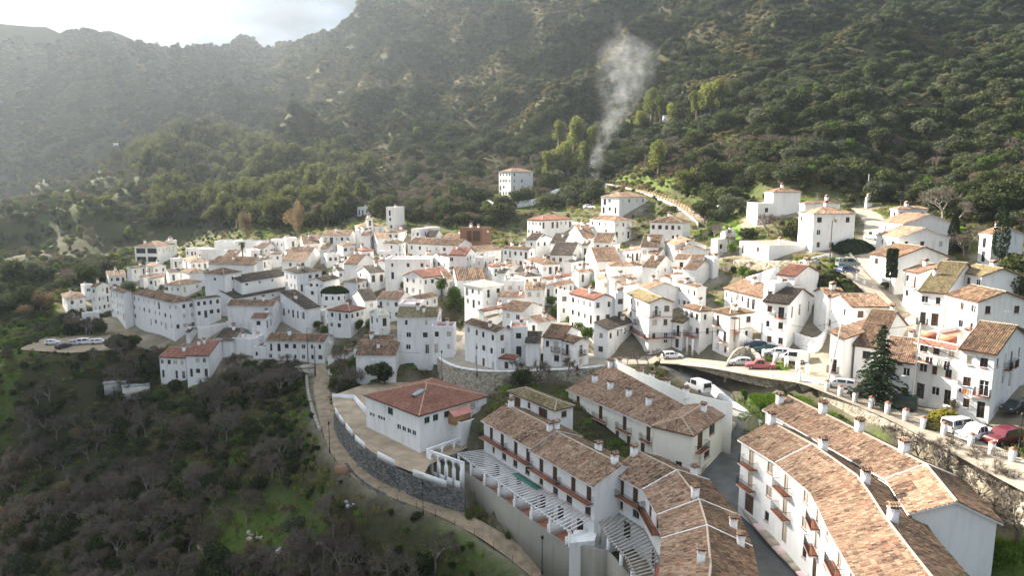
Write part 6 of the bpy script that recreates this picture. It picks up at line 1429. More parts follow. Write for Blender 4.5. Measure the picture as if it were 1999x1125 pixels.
# ---------------------------------------------------------------- laundry, canopies, stair details on houses
def hanging(P, u, n, names):
    for i, (c, w, h) in enumerate(names):
        pass
def cloth(zm, x, y, z, w, h, col, label, rot=0.3, group=None):
    P = at_z(px(zm, x, y), z); m = MB(); N = 7; V = []
    for i in range(N+1):
        for j in (0, 1): V.append([P[0]+math.cos(rot)*w*i/N, P[1]+math.sin(rot)*w*i/N+.06*math.sin(i*1.9+j), P[2]-h*j])
    F = [(2*i, 2*i+1, 2*i+3, 2*i+2) for i in range(N)]; m.add(V, F, col); m.add([[v[0], v[1]+.02, v[2]] for v in V], [f[::-1] for f in F], col); tag(m.build('laundry'), label, 'laundry', group)
# three-storey corner house and its neighbour: laundry
def laundry_on(h, side, f0, f1, drop, items, outd=.35):
    a, b = (h['L'], h['M']) if side == 'L' else (h['M'], h['R']); u = (b-a)*[1, 1, 0]; Lw = np.linalg.norm(u); u /= Lw; o = np.array([u[1], -u[0], 0]); x = f0*Lw
    for c, w, hh, lab in items:
        P = a+u*x+o*outd-[0, 0, drop]; m = MB(); N = 6; V = []
        for i in range(N+1):
            for j in (0, 1): V.append(P+u*w*i/N+o*.05*math.sin(i*2.1+j*2)-[0, 0, hh*j])
        F = [(2*i, 2*i+1, 2*i+3, 2*i+2) for i in range(N)]; m.add(V, F, c); m.add([v-o*.02 for v in V], [f[::-1] for f in F], c); tag(m.build('laundry'), lab, 'laundry'); x += w+.08
g_ = IMPORTANT.get('three-storey white corner house with dark streaked roof and laundry line')
if g_: laundry_on(g_, 'L', .08, 1, 5.0, [('blue_cloth', .3, .5, 'dark blue garment on the washing line of the corner house'), ('orange_cloth', .5, .6, 'bright orange cloth on the washing line of the corner house'), ('frame_white', .45, .7, 'white sheet on the washing line of the corner house'), ('pink_cloth', .4, .7, 'pink towel on the washing line of the corner house')])
g_ = IMPORTANT.get('white house with red-tiled parapet, laundry balcony and wooden doors')
if g_:
    a, b = g_['L'], g_['M']; u = (b-a)*[1, 1, 0]; Lw = np.linalg.norm(u); u /= Lw; nin = np.array([-u[1], u[0], 0])
    balcony(g_['root'], g_['org'], a*[1, 1, 0], u, nin, .02*Lw, .84*Lw, g_['zt']-3.0, out=1.1)
    laundry_on(g_, 'L', .36, 1, 2.2, [('tyre', .45, .8, 'black shirt at the start of the laundry balcony line'), ('blue_cloth', .35, .9, 'navy trousers beside the black shirt on the laundry balcony'), ('frame_white', .5, .8, 'white shirt on the laundry balcony'), ('solar', .4, .8, 'grey shirt on the laundry balcony'), ('frame_white', .3, .9, 'small white towel on the laundry balcony'), ('tyre', .3, 1.2, 'black trousers on the laundry balcony'), ('blue_cloth', .3, 1.2, 'navy trousers at the end of the laundry balcony')], 1.15)
    mb = MB(); A0, A1 = a-[0, 0, .2], b-[0, 0, .2]; o = -nin
    slab(mb, [A0+o*.9-[0, 0, .5], A1+o*.9-[0, 0, .5], A1, A0], .1, 'white'); tiles(mb, A0+o*.9-[0, 0, .5], A1+o*.9-[0, 0, .5], A0, A1, 'tile_red', cw=.28, rl=.42, h=.08); mb.build('eave_roof', g_['root'], g_['org'])
    mb = MB(); 
    for f0, f1 in ((.03, .45), (.52, .93)): mb.box(a+u*Lw*f0+[0, 0, .04]-nin*.004, u*Lw*(f1-f0), nin*.2, [0, 0, .9], 'terracotta')
    mb.box(a+u*Lw*.46-nin*.02, u*Lw*.05, nin*.3, [0, 0, 1.2], 'white'); mb.box(a+u*Lw*.94-nin*.02, u*Lw*.05, nin*.3, [0, 0, 1.3], 'white'); mb.build('parapet', g_['root'], g_['org'])
g_ = IMPORTANT.get('small red-roofed penthouse house with pink laundry')
if g_: laundry_on(g_, 'L', .4, 1, 2.4, [('pink_cloth', 1.4, 1.1, 'pink bedspread airing on the roof terrace')], 1.0)
g_ = IMPORTANT.get('three-storey white house with dark roof and a solar heater')
if g_:
    e0, e1, r0, r1 = g_['sl'][0]; c = (e0+e1)*.25+(r0+r1)*.25+(e1-e0)*.28; v = ((r0+r1)/2-(e0+e1)/2); v /= np.linalg.norm(v); u = (e1-e0)/np.linalg.norm(e1-e0); n_ = np.cross(u, v); n_ = n_ if n_[2] > 0 else -n_
    m = MB(); m.box(c+n_*.3+[0, 0, .2], u*1.1, v*2.4+[0, 0, .4], n_*.1, 'frame_white'); m.tube([c+v*2.5+n_*.5+[0, 0, .7]-u*.3, c+v*2.5+n_*.5+[0, 0, .7]+u*1.5], [.28, .28], 'frame_white', k=10); m.cbox(c+v*2.3, .1, .1, 1.0, 'grey_metal'); tag(m.build('solar_heater'), 'white solar water heater on the dark roof of the three-storey house', 'solar heater')
g_ = IMPORTANT.get('tall white tower house with mossy roof, glazed doors and terracotta balcony')
if g_:
    for s_, (a, b) in (('L', (g_['L'], g_['M'])), ('R', (g_['M'], g_['R']))):
        u = (b-a)*[1, 1, 0]; Lw = np.linalg.norm(u); u /= Lw; nin = np.array([-u[1], u[0], 0]); balcony(g_['root'], g_['org'], a*[1, 1, 0], u, nin, 0 if s_ == 'L' else -.9, Lw+(.9 if s_ == 'L' else .4), g_['zt']-7.2, out=1.0)
        m = MB(); m.box(a*[1, 1, 0]+u*0-nin*.14+[0, 0, g_['zt']-3.1], u*Lw, nin*.12, [0, 0, .14], 'terracotta'); m.build('cornice', g_['root'], g_['org'])
g_ = IMPORTANT.get('white house with dark wooden door canopy and outside stair')
if g_:
    a, b = g_['M'], g_['R']; u = (b-a)*[1, 1, 0]; Lw = np.linalg.norm(u); u /= Lw; nin = np.array([-u[1], u[0], 0]); o = -nin; st = MB(); z0 = g_['zt']-3.3; N = 14
    for i in range(N): st.box(a*[1, 1, 0]+u*(1.4+i*.42)+o*.003+[0, 0, z0-3.6], u*.42, o*-1.0*-1.0*1.1 if False else o*1.1, [0, 0, 3.6-i*.25], 'white')
    st.build('stair', g_['root'], g_['org']); cb = MB(); cb.box(a*[1, 1, 0]+u*.1+o*.003+[0, 0, z0-.1], u*1.5, o*1.2, [0, 0, .15], 'terracotta'); cb.box(a*[1, 1, 0]+u*.2+o*.003+[0, 0, z0+2.5], u*1.3, o*1.1, [0, 0, .12], 'wood')
    for f in (.25, 1.35): cb.box(a*[1, 1, 0]+u*f+o*1.0+[0, 0, z0+.05], u*.1, o*.1, [0, 0, 2.5], 'wood')
    cb.build('door_canopy', g_['root'], g_['org'])
g_ = IMPORTANT.get('white house with arched laundry gallery over open garages')
if g_:
    a, b = g_['L'], g_['M']; u = (b-a)*[1, 1, 0]; Lw = np.linalg.norm(u); u /= Lw; nin = np.array([-u[1], u[0], 0]); balcony(g_['root'], g_['org'], a*[1, 1, 0], u, nin, .05*Lw, .98*Lw, g_['zt']-5.3, out=1.5, slabm='old_wall')
    m = MB(); 
    for f in (.08, .36, .64, .96): m.box(a*[1, 1, 0]+u*Lw*f-nin*1.5+[0, 0, g_['zt']-9.0], u*.3, nin*.3, [0, 0, 3.5], 'white')
    m.build('column', g_['root'], g_['org'])
# ---------------------------------------------------------------- plants
def crown_mesh(name, seed, rx, ry, rz, nleaf, ls, m, lobes=7, zc=0.0, spread=.62, lr=.48, core=True, flat=.0):
    r = np.random.RandomState(seed); mb = MB()
    C = r.normal(0, 1, (lobes, 3)); C /= np.linalg.norm(C, axis=1)[:, None]; C *= (r.rand(lobes, 1)**.45)*spread; C[0] = 0; C[:, 2] = C[:, 2]*(1-flat)
    R = lr*r.uniform(.7, 1.15, lobes)
    k = r.choice(lobes, nleaf, p=R**2/np.sum(R**2)); d = r.normal(0, 1, (nleaf, 3)); d /= np.linalg.norm(d, axis=1)[:, None]
    rad = R[k]*r.uniform(.62, 1.05, nleaf); P = C[k]+d*rad[:, None]; P = P*[rx, ry, rz]+[0, 0, zc]
    nrm = d*1.1+r.normal(0, .6, (nleaf, 3)); nrm /= np.linalg.norm(nrm, axis=1)[:, None]
    a = np.cross(nrm, r.normal(0, 1, (nleaf, 3))); a /= np.linalg.norm(a, axis=1)[:, None]; b = np.cross(nrm, a); s = (ls*r.uniform(.6, 1.4, nleaf))[:, None]
    V = np.stack([P-a*s*.5, P-b*s*.32+nrm*s*.05, P+a*s*.5, P+b*s*.32+nrm*s*.05], 1).reshape(-1, 3); F = np.arange(nleaf*4).reshape(-1, 4)
    lobet = r.uniform(0, .5, lobes)
    mb.add(V, F, m, np.clip(lobet[k]+r.uniform(0, .5, nleaf), 0, 1))
    return mb
def finish_mesh(mb, name):
    o = mb.build(name); me = o.data; bpy.data.objects.remove(o); return me
def trunk(mb, h, r0, seed, m='bark', limbs=4, spread=.5, ch=1.6):
    r = random.Random(seed); lean = np.array([r.uniform(-.1, .1)*h, r.uniform(-.1, .1)*h, 0]); top = np.array([0, 0, h])+lean
    mb.tube([[0, 0, -.4], top*.5+[0, 0, 0], top], [r0, r0*.75, r0*.55], m, k=6)
    for i in range(limbs):
        a = 6.28*i/limbs+r.uniform(-.5, .5); e = top+np.array([math.cos(a)*ch*spread, math.sin(a)*ch*spread, ch*r.uniform(.6, 1.1)]); mb.tube([top*.8, (top+e)/2+[0, 0, .1*ch], e], [r0*.5, r0*.3, r0*.12], m, k=5)
def bare_mesh(seed, h, m='twig', bark='bark_grey', twigs=900, levels=4, w=.03):
    r = random.Random(seed); q = np.random.RandomState(seed); mb = MB(); tips = []
    def grow(p, d, L_, rad, lv):
        mid = p+d*L_*.5+np.array([r.uniform(-.08, .08), r.uniform(-.08, .08), 0])*L_; e = p+d*L_; mb.tube([p, mid, e], [rad, rad*.8, rad*.6], bark, k=5 if lv < 2 else 3, cap=False, tint=.5)
        if lv >= levels: tips.append((e, d, L_)); return
        for i in range(3 if lv < 2 else 3):
            a = r.uniform(0, 6.28); t = r.uniform(.35, .85); ax = np.cross(d, [math.cos(a), math.sin(a), .3]); ax /= np.linalg.norm(ax); nd_ = d*math.cos(t)+ax*math.sin(t); nd_[2] += .12; nd_ /= np.linalg.norm(nd_); grow(e, nd_, L_*r.uniform(.62, .82), rad*.58, lv+1)
    grow(np.array([0, 0, -.3]), np.array([0.05, 0, 1.]), h*.30, h*.035, 0)
    per = max(1, twigs//len(tips)); V = []
    for e, d, L_ in tips:
        for i in range(per):
            dd = d+q.normal(0, .55, 3); dd /= np.linalg.norm(dd); l = L_*q.uniform(.6, 1.7); s = np.cross(dd, q.normal(0, 1, 3)); s /= np.linalg.norm(s); p0 = e-d*L_*q.uniform(0, .8); V += [p0-s*w*.5, p0+s*w*.5, p0+dd*l+s*w*.2, p0+dd*l-s*w*.2]
    mb.add(V, np.arange(len(V)).reshape(-1, 4), m, q.rand(len(V)//4)); return mb
def tree_mesh(name, seed, h, rx, rz, nleaf, ls, m, lobes=8, th=.35, bark='bark', **k):
    mb = crown_mesh(name, seed, rx, rx*.95, rz, nleaf, ls, m, lobes, zc=h*th+rz*.78, **k); trunk(mb, h*th+rz*.3, .05*h, seed, bark, 4, .5, rx*.7); return finish_mesh(mb, name)
PROTO = {}
def protos(key, meshes): PROTO[key] = meshes
protos('oak', [tree_mesh('oak', s, 4.4, 2.9, 2.0, 1500, .42, 'leaf_oak', 9, th=.18) for s in (1, 2, 3)])
protos('olive', [tree_mesh('olive', s, 4.0, 2.4, 1.7, 1100, .36, 'leaf_olive', 9, th=.25) for s in (4, 5, 6)])
protos('scrub', [tree_mesh('scrub', s, 1.6, 1.7, 1.0, 420, .36, 'leaf_scrub', 7, th=.05) for s in (7, 8)])
protos('darkscrub', [tree_mesh('darkscrub', s, 2.2, 2.0, 1.3, 600, .40, 'leaf_oak', 8, th=.05) for s in (9, 10)])
protos('bright', [tree_mesh('bright', s, 3.6, 1.9, 1.6, 1300, .30, 'leaf_bright', 8, th=.25) for s in (11, 12)])
protos('euc', [tree_mesh('euc', s, 13, 4.2, 5.2, 2400, .62, 'leaf_euc', 13, th=.30, spread=.8, lr=.38) for s in (13, 14, 15)])
protos('tallgreen', [tree_mesh('tallgreen', s, 13, 4.2, 5.2, 2600, .58, 'leaf_tall', 13, th=.28, spread=.8, lr=.38) for s in (23, 24)])
protos('autumn', [tree_mesh('autumn', s, 5, 2.3, 2.0, 900, .32, 'leaf_autumn', 8, th=.3) for s in (16, 17)])
protos('bare', [finish_mesh(bare_mesh(s, 6.0, 'twig', twigs=1400), 'bare') for s in (18, 19, 20)])
protos('barebrown', [finish_mesh(bare_mesh(s, 5.0, 'twig_brown', twigs=1400, w=.04), 'barebrown') for s in (21, 22)])
def tuft(seed, m, n=60, h=.5, r_=.8):
    r = np.random.RandomState(seed); V = []
    for i in range(n):
        a = r.rand()*6.28; rr_ = r.rand()**.5*r_; p = np.array([math.cos(a)*rr_, math.sin(a)*rr_, -.05]); d = np.array([r.normal(0, .35), r.normal(0, .35), 1])*h*r.uniform(.5, 1.2); s = np.cross(d, r.normal(0, 1, 3)); s = s/np.linalg.norm(s)*.07; V += [p-s, p+s, p+d+s*.2, p+d-s*.2]
    mb = MB(); mb.add(V, np.arange(len(V)).reshape(-1, 4), m, r.rand(len(V)//4)); return finish_mesh(mb, 'grass_tuft')
protos('grass', [tuft(31, 'grass'), tuft(32, 'grass', h=.35)]); protos('dry', [tuft(33, 'dry_grass', 70, .6, 1.0)])

build_ground()
# placing: rejection by noise, roads, footprints
_h4 = IMPORTANT['tall white four-storey house alone on the hillside']['M']
FOOT += [(_h4[0]-1, _h4[1]-7, 9), (_h4[0]-1, _h4[1]-18, 9)]
FP = np.array(FOOT)
def free(x, y, marg=1.0):
    d = np.hypot(FP[:, 0]-x, FP[:, 1]-y); return not np.any(d < FP[:, 2]*.92+marg)
def zone_at(x, y):
    i = min(len(GX)-1, max(0, np.searchsorted(GX, x))); j = min(len(GY)-1, max(0, np.searchsorted(GY, y))); return ZONE[i, j]
def vnoise(X, Y, l, seed): return sines(np.asarray(X, float), np.asarray(Y, float), 16, l*.5, l*1.5, seed)*1.6
def candidates(n, r0, r1, seed, power=1.6):
    """points spread over the ground in view, thinner with distance"""
    r = np.random.RandomState(seed); az = r.uniform(math.radians(-44), math.radians(44), n); t = r.rand(n); rad = (r0**power+(r1**power-r0**power)*t)**(1/power)
    return rad*np.sin(az), rad*np.cos(az)
def proj_many(X, Y, Z):
    z = Z-CAMZ; f = Y*CP-z*SP; u = Y*SP+z*CP; return 999.5+FPX*X/f, 562.5-FPX*u/f
WOODP = [(60,485),(100,420),(180,370),(260,300),(330,262),(420,268),(520,290),(640,300),(720,330),(730,400),(690,425),(640,450),(470,480),(300,480),(250,490),(180,505)]
def in_px(PX, PY, poly): return inpoly(PX, PY, poly)
TREES = {k: [] for k in PROTO}
def put(kind, x, y, s, zs=1.0): TREES[kind].append((x, y, float(terr(x, y)), s, zs))
# --- far and middle hillsides
def sl_(x, y): return None
def hillside():
    X, Y = candidates(120000, 130, 1000, 41, 1.75); Z = terr(X, Y); PX, PY = proj_many(X, Y, Z); D_ = np.hypot(X, Y)
    ok = (PX > -80) & (PX < 2080) & (PY < 640) & (PY > -60); X, Y, Z, PX, PY, D_ = (a[ok] for a in (X, Y, Z, PX, PY, D_))
    n1 = vnoise(X, Y, 90, 51); n2 = vnoise(X, Y, 30, 52); n3 = vnoise(X, Y, 14, 53); wood = in_px(PX, PY, WOODP); r = np.random.RandomState(3)
    trackd = PY*0
    for i in range(len(X)):
        x, y = X[i], Y[i]
        if zone_at(x, y) >= .9: continue
        if D_[i] < 330 and not free(x, y, 2.5): continue
        if (zone_at(x, y) == .5 and PX[i] > 300) or (PY[i] > 470 and PX[i] > 300) or (280 < PX[i] < 760 and PY[i] > 446):
            if r.rand() < .72 or D_[i] < 130: continue
            k = r.choice(['bare', 'bright', 'darkscrub', 'scrub', 'olive'], p=[.07, .28, .20, .35, .1]); put(k, x, y, r.uniform(.35, .65)); continue
        g = n1[i]*.6+n2[i]*.7+n3[i]*.5; u = r.rand(); big = D_[i] > 330
        if PX[i] < 300 and 330 < PY[i] < 540:
            onT = inpoly(np.array([x]), np.array([y]), TERRP)[0]
            if onT and r.rand() < .72: continue
            if r.rand() < .3: continue
            k = r.choice(['olive', 'scrub', 'oak', 'bright', 'tallgreen', 'barebrown'], p=[.36, .22, .14, .12, .03, .13]); s = r.uniform(.6, 1.2) if k != 'tallgreen' else r.uniform(.4, .6)
        elif wood[i]:
            if r.rand() < .45: continue
            if PX[i] < 250 and g < .5:
                k = r.choice(['olive', 'oak', 'darkscrub', 'bare'], p=[.4, .3, .2, .1]); s = r.uniform(.7, 1.2)
                if g < -.2 and r.rand() < .6: k = 'scrub'
            else: k = r.choice(['euc', 'oak', 'olive', 'bare'], p=[.38, .42, .12, .08]); s = r.uniform(.6, 1.1) if k == 'euc' else r.uniform(1.2, 2.0)
            if PX[i] < 200 and g < -.3: k = 'bright' if r.rand() < .3 else 'scrub'
        else:
            dark = (PX[i]-900)/1100*.35
            if g+dark > .35: k = 'oak' if u < .72 else ('olive' if u < .94 else 'bright'); s = float(np.clip(r.lognormal(0, .34), .5, 2.1))*(1.1 if PY[i] > 180 else .95)
            elif g+dark > -.25: k = r.choice(['darkscrub', 'scrub', 'olive', 'oak'], p=[.45, .3, .15, .10]); s = r.uniform(.7, 1.25)
            else: k = 'scrub'; s = r.uniform(.6, 1.15)
            if PY[i] > 280 and PX[i] > 1250 and r.rand() < .16: k = 'barebrown' if r.rand() < .6 else 'bare'; s = r.uniform(.7, 1.1)
            if 560 < PX[i] < 1100 and PY[i] > 320 and r.rand() < .25: k = r.choice(['bare', 'barebrown', 'bright']); s = r.uniform(.8, 1.2)
            if D_[i] > 430 and k in ('scrub', 'darkscrub'): s *= 1.45
            if PX[i] < 400 and D_[i] > 560: s *= 1.1
        if k in ('euc', 'oak', 'olive', 'bare', 'barebrown') and D_[i] < 420 and PY[i] > 340:
            if zone_at(x+4, y) >= 2 or zone_at(x-4, y) >= 2: continue
        put(k, x, y, s)
hillside()
# --- lower valley on the near side
def valley():
    X, Y = candidates(26000, 60, 320, 42, 1.8); Z = terr(X, Y); PX, PY = proj_many(X, Y, Z); ok = (PX > -120) & (PX < 2100) & (PY > 480) & (PY < 1300); X, Y, Z, PX, PY = (a[ok] for a in (X, Y, Z, PX, PY))
    n1 = vnoise(X, Y, 30, 61); n2 = vnoise(X, Y, 11, 62); r = np.random.RandomState(4)
    GP = [(400,1010),(480,955),(640,925),(680,960),(650,1030),(560,1050),(520,1115),(400,1115)]
    inside = in_px(PX, PY, GP); right = PX > 1380; placed = []
    for i in range(len(X)):
        x, y = X[i], Y[i]
        if zone_at(x, y) >= .9 or not free(x, y, 2.0): continue
        if zone_at(x+3, y) >= 2 or zone_at(x-3, y) >= 2 or zone_at(x, y+3) >= 2: 
            if r.rand() < .35: continue
            put(r.choice(['scrub', 'darkscrub', 'bright']), x, y, r.uniform(.25, .5)); continue
        if x > -6 and x < 40 and y < 125: continue
        if inside[i] and r.rand() < .93: continue
        if right[i]: continue
        if PX[i] > 860 and PY[i] > 1000 and r.rand() < .5: put('bright' if r.rand() < .5 else 'darkscrub', x, y, r.uniform(.5, .9)); continue
        g = n1[i]+.6*n2[i]; u = r.rand()
        if zone_at(x, y) == .5:
            if u < .35: put(r.choice(['scrub', 'bright', 'darkscrub']), x, y, r.uniform(.35, .65))
            continue
        if g > .15: k = 'bare' if u < .52 else ('oak' if u < .78 else 'barebrown'); s = r.uniform(.8, 1.3)
        elif g > -.35: k = r.choice(['olive', 'oak', 'darkscrub', 'bare', 'bright', 'autumn'], p=[.12, .26, .22, .34, .02, .04]); s = r.uniform(.7, 1.15)
        else: k = 'scrub' if u < .4 else ('darkscrub' if u < .95 else 'bright'); s = r.uniform(.6, 1.0)
        if PX[i] < 130 and PY[i] < 720: k = r.choice(['scrub', 'bright', 'olive']); s = r.uniform(.5, .9)
        if any((x-a)**2+(y-b)**2 < (2.0*s)**2 for a, b in placed[-400:]): continue
        placed.append((x, y)); put(k, x, y, s)
valley()
def at_px(kind, p, s, zs=1.0):
    q = hit(p); put(kind, q[0], q[1], s, zs)
for p, s in (((890,603),1.5),((905,607),1.1),((878,610),1.1),((775,560),.9),((790,572),.9),((1078,600),1.0),((1085,620),1.0),((1135,655),1.1),((1143,672),1.1),((1185,560),1.1),((1160,565),.9),((1395,460),1.3),((1380,465),.9),((1340,385),1.5),((1427,500),1.1),((700,650),1.0),((720,648),1.0),((620,645),1.0),((632,655),.8),((650,735),1.0),((672,738),1.0),((690,730),1.0),((1450,545),.9),((1465,548),.8),((1645,710),.5),((1630,700),.5),((925,583),.7),((205,590),1.0),((85,640),1.0),((60,660),.8)): at_px('bright', p, s)
for p, s in (((738,745),1.3),((752,750),.9),((700,745),1.0),((1660,400),.7),((1460,470),.8),((1530,400),1.2),((1340,384),1.2),((1700,400),.8),((1990,560),1.6),((1990,600),1.4),((1975,530),1.2),((1960,565),1.2),((1730,565),.5),((560,585),.7),((640,580),.6),((1560,465),1.4),((1545,470),1.1)): at_px('oak', p, s)
for p, s in (((1265,715),.6),((1245,712),.5),((1288,714),.55),((1225,712),.45),((1395,470),1),((1410,480),1),((1500,465),1.1),((1520,460),1.1),((1420,495),.9),((1840,430),1.7),((1870,440),1.2),((1890,490),1.2),((1880,500),1.1),((1230,470),.8),((1900,1000),.8),((1940,985),.9),((1960,1020),.9),((1880,1080),.8),((1930,1090),.9),((1985,1060),1),((1745,885),.7),((1790,905),.7),((1850,900),.6),((1830,925),.7),((1920,940),.8),((1870,1100),.9),((1040,385),1.2),((1060,392),1.2),((1010,395),1.1)): at_px('bare', p, s)
for p, s in (((80,615),1.6),((50,628),1.3),((100,605),1.2),((148,870),1.0),((310,890),.9),((490,760),.9),((400,860),.9),((30,955),1.0),((1862,815),.55),((1850,822),.5),((190,520),.6)): at_px('autumn', p, s)
for p, s in (((1085,352),1.35),((1110,350),1.5),((1140,336),1.2),((1160,300),1.2),((1120,300),1.45),((1090,290),1.2),((1385,232),1.7),((1402,228),1.4),((1360,236),1.2),((1272,236),1.35),((1290,240),1.1),((1245,262),1.0),((1310,262),1.2),((1285,345),1.2),((1070,357),1.0),((1340,384),.8)): at_px('tallgreen', p, s)
# grass
def grass():
    X, Y = candidates(60000, 55, 330, 43, 1.7); Z = terr(X, Y); PX, PY = proj_many(X, Y, Z); r = np.random.RandomState(6)
    i = np.clip(np.searchsorted(GX, X), 0, len(GX)-1); j = np.clip(np.searchsorted(GY, Y), 0, len(GY)-1); g = GRS[i, j]; z = ZONE[i, j]
    ok = (PX > -100) & (PX < 2100) & (z < 1) & ((g > .4) | (r.rand(len(X)) < .5))
    for x, y, gg in zip(X[ok], Y[ok], g[ok]):
        if not free(x, y, -1): continue
        put('grass' if (gg > .4 or r.rand() < .55) else 'dry', x, y, r.uniform(.6, 1.3))
grass()
def lawn():
    r = np.random.RandomState(8)
    for poly, n in ((GRASSP[0], 9000),):
        P_ = np.array(poly); X = r.uniform(P_[:, 0].min(), P_[:, 0].max(), n*2); Y = r.uniform(P_[:, 1].min(), P_[:, 1].max(), n*2); m_ = inpoly(X, Y, P_)
        for x, y in zip(X[m_], Y[m_]):
            if zone_at(x, y) < .9 and not inpoly(np.array([x]), np.array([y]), ROWG)[0]: put('grass', x, y, r.uniform(.5, 1.1))
lawn()
LAB = {'oak': ('evergreen_tree', 'dark evergreen oak with a dense round crown on the slope', 'tree', 'evergreen oaks on the slopes'),
 'olive': ('olive_tree', 'grey-green olive tree with a loose crown on the slope', 'tree', 'olive trees on the slopes'),
 'bare': ('bare_tree', 'leafless grey tree with fine twigs among the scrub', 'tree', 'bare grey trees'),
 'barebrown': ('bare_tree', 'leafless brown tree with dense twigs on the slope', 'tree', 'bare brown trees'),
 'bright': ('green_shrub', 'fresh green leafy shrub or small citrus tree', 'shrub', 'fresh green shrubs'),
 'darkscrub': ('dark_shrub', 'low dark evergreen shrub on the slope', 'shrub', 'dark shrubs'),
 'scrub': ('scrub_bush', 'low olive-brown scrub bush on the slope', 'shrub', 'scrub bushes'),
 'euc': ('tall_tree', 'tall yellow-green tree of the wood with a broken crown', 'tree', 'tall trees of the wood'),
 'tallgreen': ('broad_green_tree', 'big sunlit yellow-green tree', 'tree', 'big yellow-green trees'),
 'autumn': ('autumn_tree', 'small tree with orange autumn leaves', 'tree', 'orange autumn trees')}
def gn_instances(name, pts, mesh, label):
    """one object: real points carrying the plant mesh"""
    me = bpy.data.meshes.new(name); n = len(pts); A = np.array(pts, dtype=np.float64); me.vertices.add(n); me.vertices.foreach_set('co', A[:, :3].astype(np.float32).ravel())
    r = np.random.RandomState(n); sc = me.attributes.new('sc', 'FLOAT_VECTOR', 'POINT'); s3 = np.stack([A[:, 3]*r.uniform(.85, 1.2, n), A[:, 3]*r.uniform(.85, 1.2, n), A[:, 3]*A[:, 4]*r.uniform(.8, 1.15, n)], 1); sc.data.foreach_set('vector', s3.astype(np.float32).ravel())
    ro = me.attributes.new('rt', 'FLOAT_VECTOR', 'POINT'); ro.data.foreach_set('vector', np.stack([r.normal(0, .06, n), r.normal(0, .06, n), r.uniform(0, 6.28, n)], 1).astype(np.float32).ravel())
    o = bpy.data.objects.new(name, me); COL.objects.link(o); g = bpy.data.node_groups.new(name, 'GeometryNodeTree'); g.interface.new_socket('Geometry', in_out='INPUT', socket_type='NodeSocketGeometry'); g.interface.new_socket('Geometry', in_out='OUTPUT', socket_type='NodeSocketGeometry')
    N = g.nodes; gi = N.new('NodeGroupInput'); go = N.new('NodeGroupOutput'); ip = N.new('GeometryNodeInstanceOnPoints'); oi = N.new('GeometryNodeObjectInfo'); src = bpy.data.objects.new(name+'_source', mesh); oi.inputs[0].default_value = src; oi.inputs['As Instance'].default_value = True
    a1 = N.new('GeometryNodeInputNamedAttribute'); a1.data_type = 'FLOAT_VECTOR'; a1.inputs[0].default_value = 'sc'; a2 = N.new('GeometryNodeInputNamedAttribute'); a2.data_type = 'FLOAT_VECTOR'; a2.inputs[0].default_value = 'rt'
    l = g.links.new; l(gi.outputs[0], ip.inputs['Points']); l(oi.outputs['Geometry'], ip.inputs['Instance']); l(a1.outputs['Attribute'], ip.inputs['Scale'])
    e = N.new('FunctionNodeEulerToRotation'); l(a2.outputs['Attribute'], e.inputs[0]); l(e.outputs[0], ip.inputs['Rotation']); l(ip.outputs[0], go.inputs[0])
    md = o.modifiers.new('plants', 'NODES'); md.node_group = g; tag(o, label, kind='stuff'); return o
def region(x, y, z):
    X_, Y_ = proj_many(np.array([x]), np.array([y]), np.array([z])); X_, Y_ = X_[0], Y_[0]
    if Y_ > 640: return 'in the dark valley below the dirt road' if X_ < 640 else ('on the grass bank by the terraces' if X_ > 1300 else 'beside the dirt road and concrete wall')
    if Y_ > 440: return 'beyond the car park at the village end' if X_ < 260 else 'between houses of the village'
    if X_ < 750: return 'in the wood behind the church' if Y_ > 260 else 'on the far hazy hill'
    if X_ < 1180: return 'on the slope behind the four-storey house' if Y_ > 250 else 'high on the middle mountain slope'
    return 'just above the road and bus shelter' if Y_ > 290 else 'high on the big mountain slope'
CAPS = {'oak': 280, 'olive': 240, 'bare': 230, 'barebrown': 60, 'bright': 200, 'darkscrub': 200, 'scrub': 200, 'euc': 260, 'autumn': 90, 'tallgreen': 60}
for k, L_ in TREES.items():
    if not L_: continue
    L_.sort(key=lambda t: math.hypot(t[0], t[1])/t[3]); cap = CAPS.get(k, 0); prs = PROTO[k]; rr2 = random.Random(len(L_))
    for i, (x, y, z, s, zs) in enumerate(L_[:cap]):
        nm, lab, cat, grp = LAB[k]; me = prs[i % len(prs)]; o = bpy.data.objects.new(nm, me); COL.objects.link(o); o.location = (x, y, z-.05); o.rotation_euler = (0, 0, rr2.uniform(0, 6.28)); o.scale = (s*rr2.uniform(.9, 1.15), s*rr2.uniform(.9, 1.15), s*zs*rr2.uniform(.85, 1.15)); rg = region(x, y, z); tag(o, lab.split(' on the ')[0].split(' of the ')[0].split(' among ')[0]+' '+rg, cat, grp+' '+rg)
    rest = L_[cap:]
    for j, me in enumerate(prs):
        sub = rest[j::len(prs)]
        if sub: gn_instances({'grass': 'grass', 'dry': 'dry_grass', 'scrub': 'hillside_scrub', 'darkscrub': 'hillside_shrubbery'}.get(k, 'far_'+LAB.get(k, ('woods',))[0]+'s'), sub, me, 'countless ' + {'grass': 'tufts of green grass', 'dry': 'tufts of dry grass'}.get(k, k+' plants covering the far slopes'))
print({k: len(v) for k, v in TREES.items()})
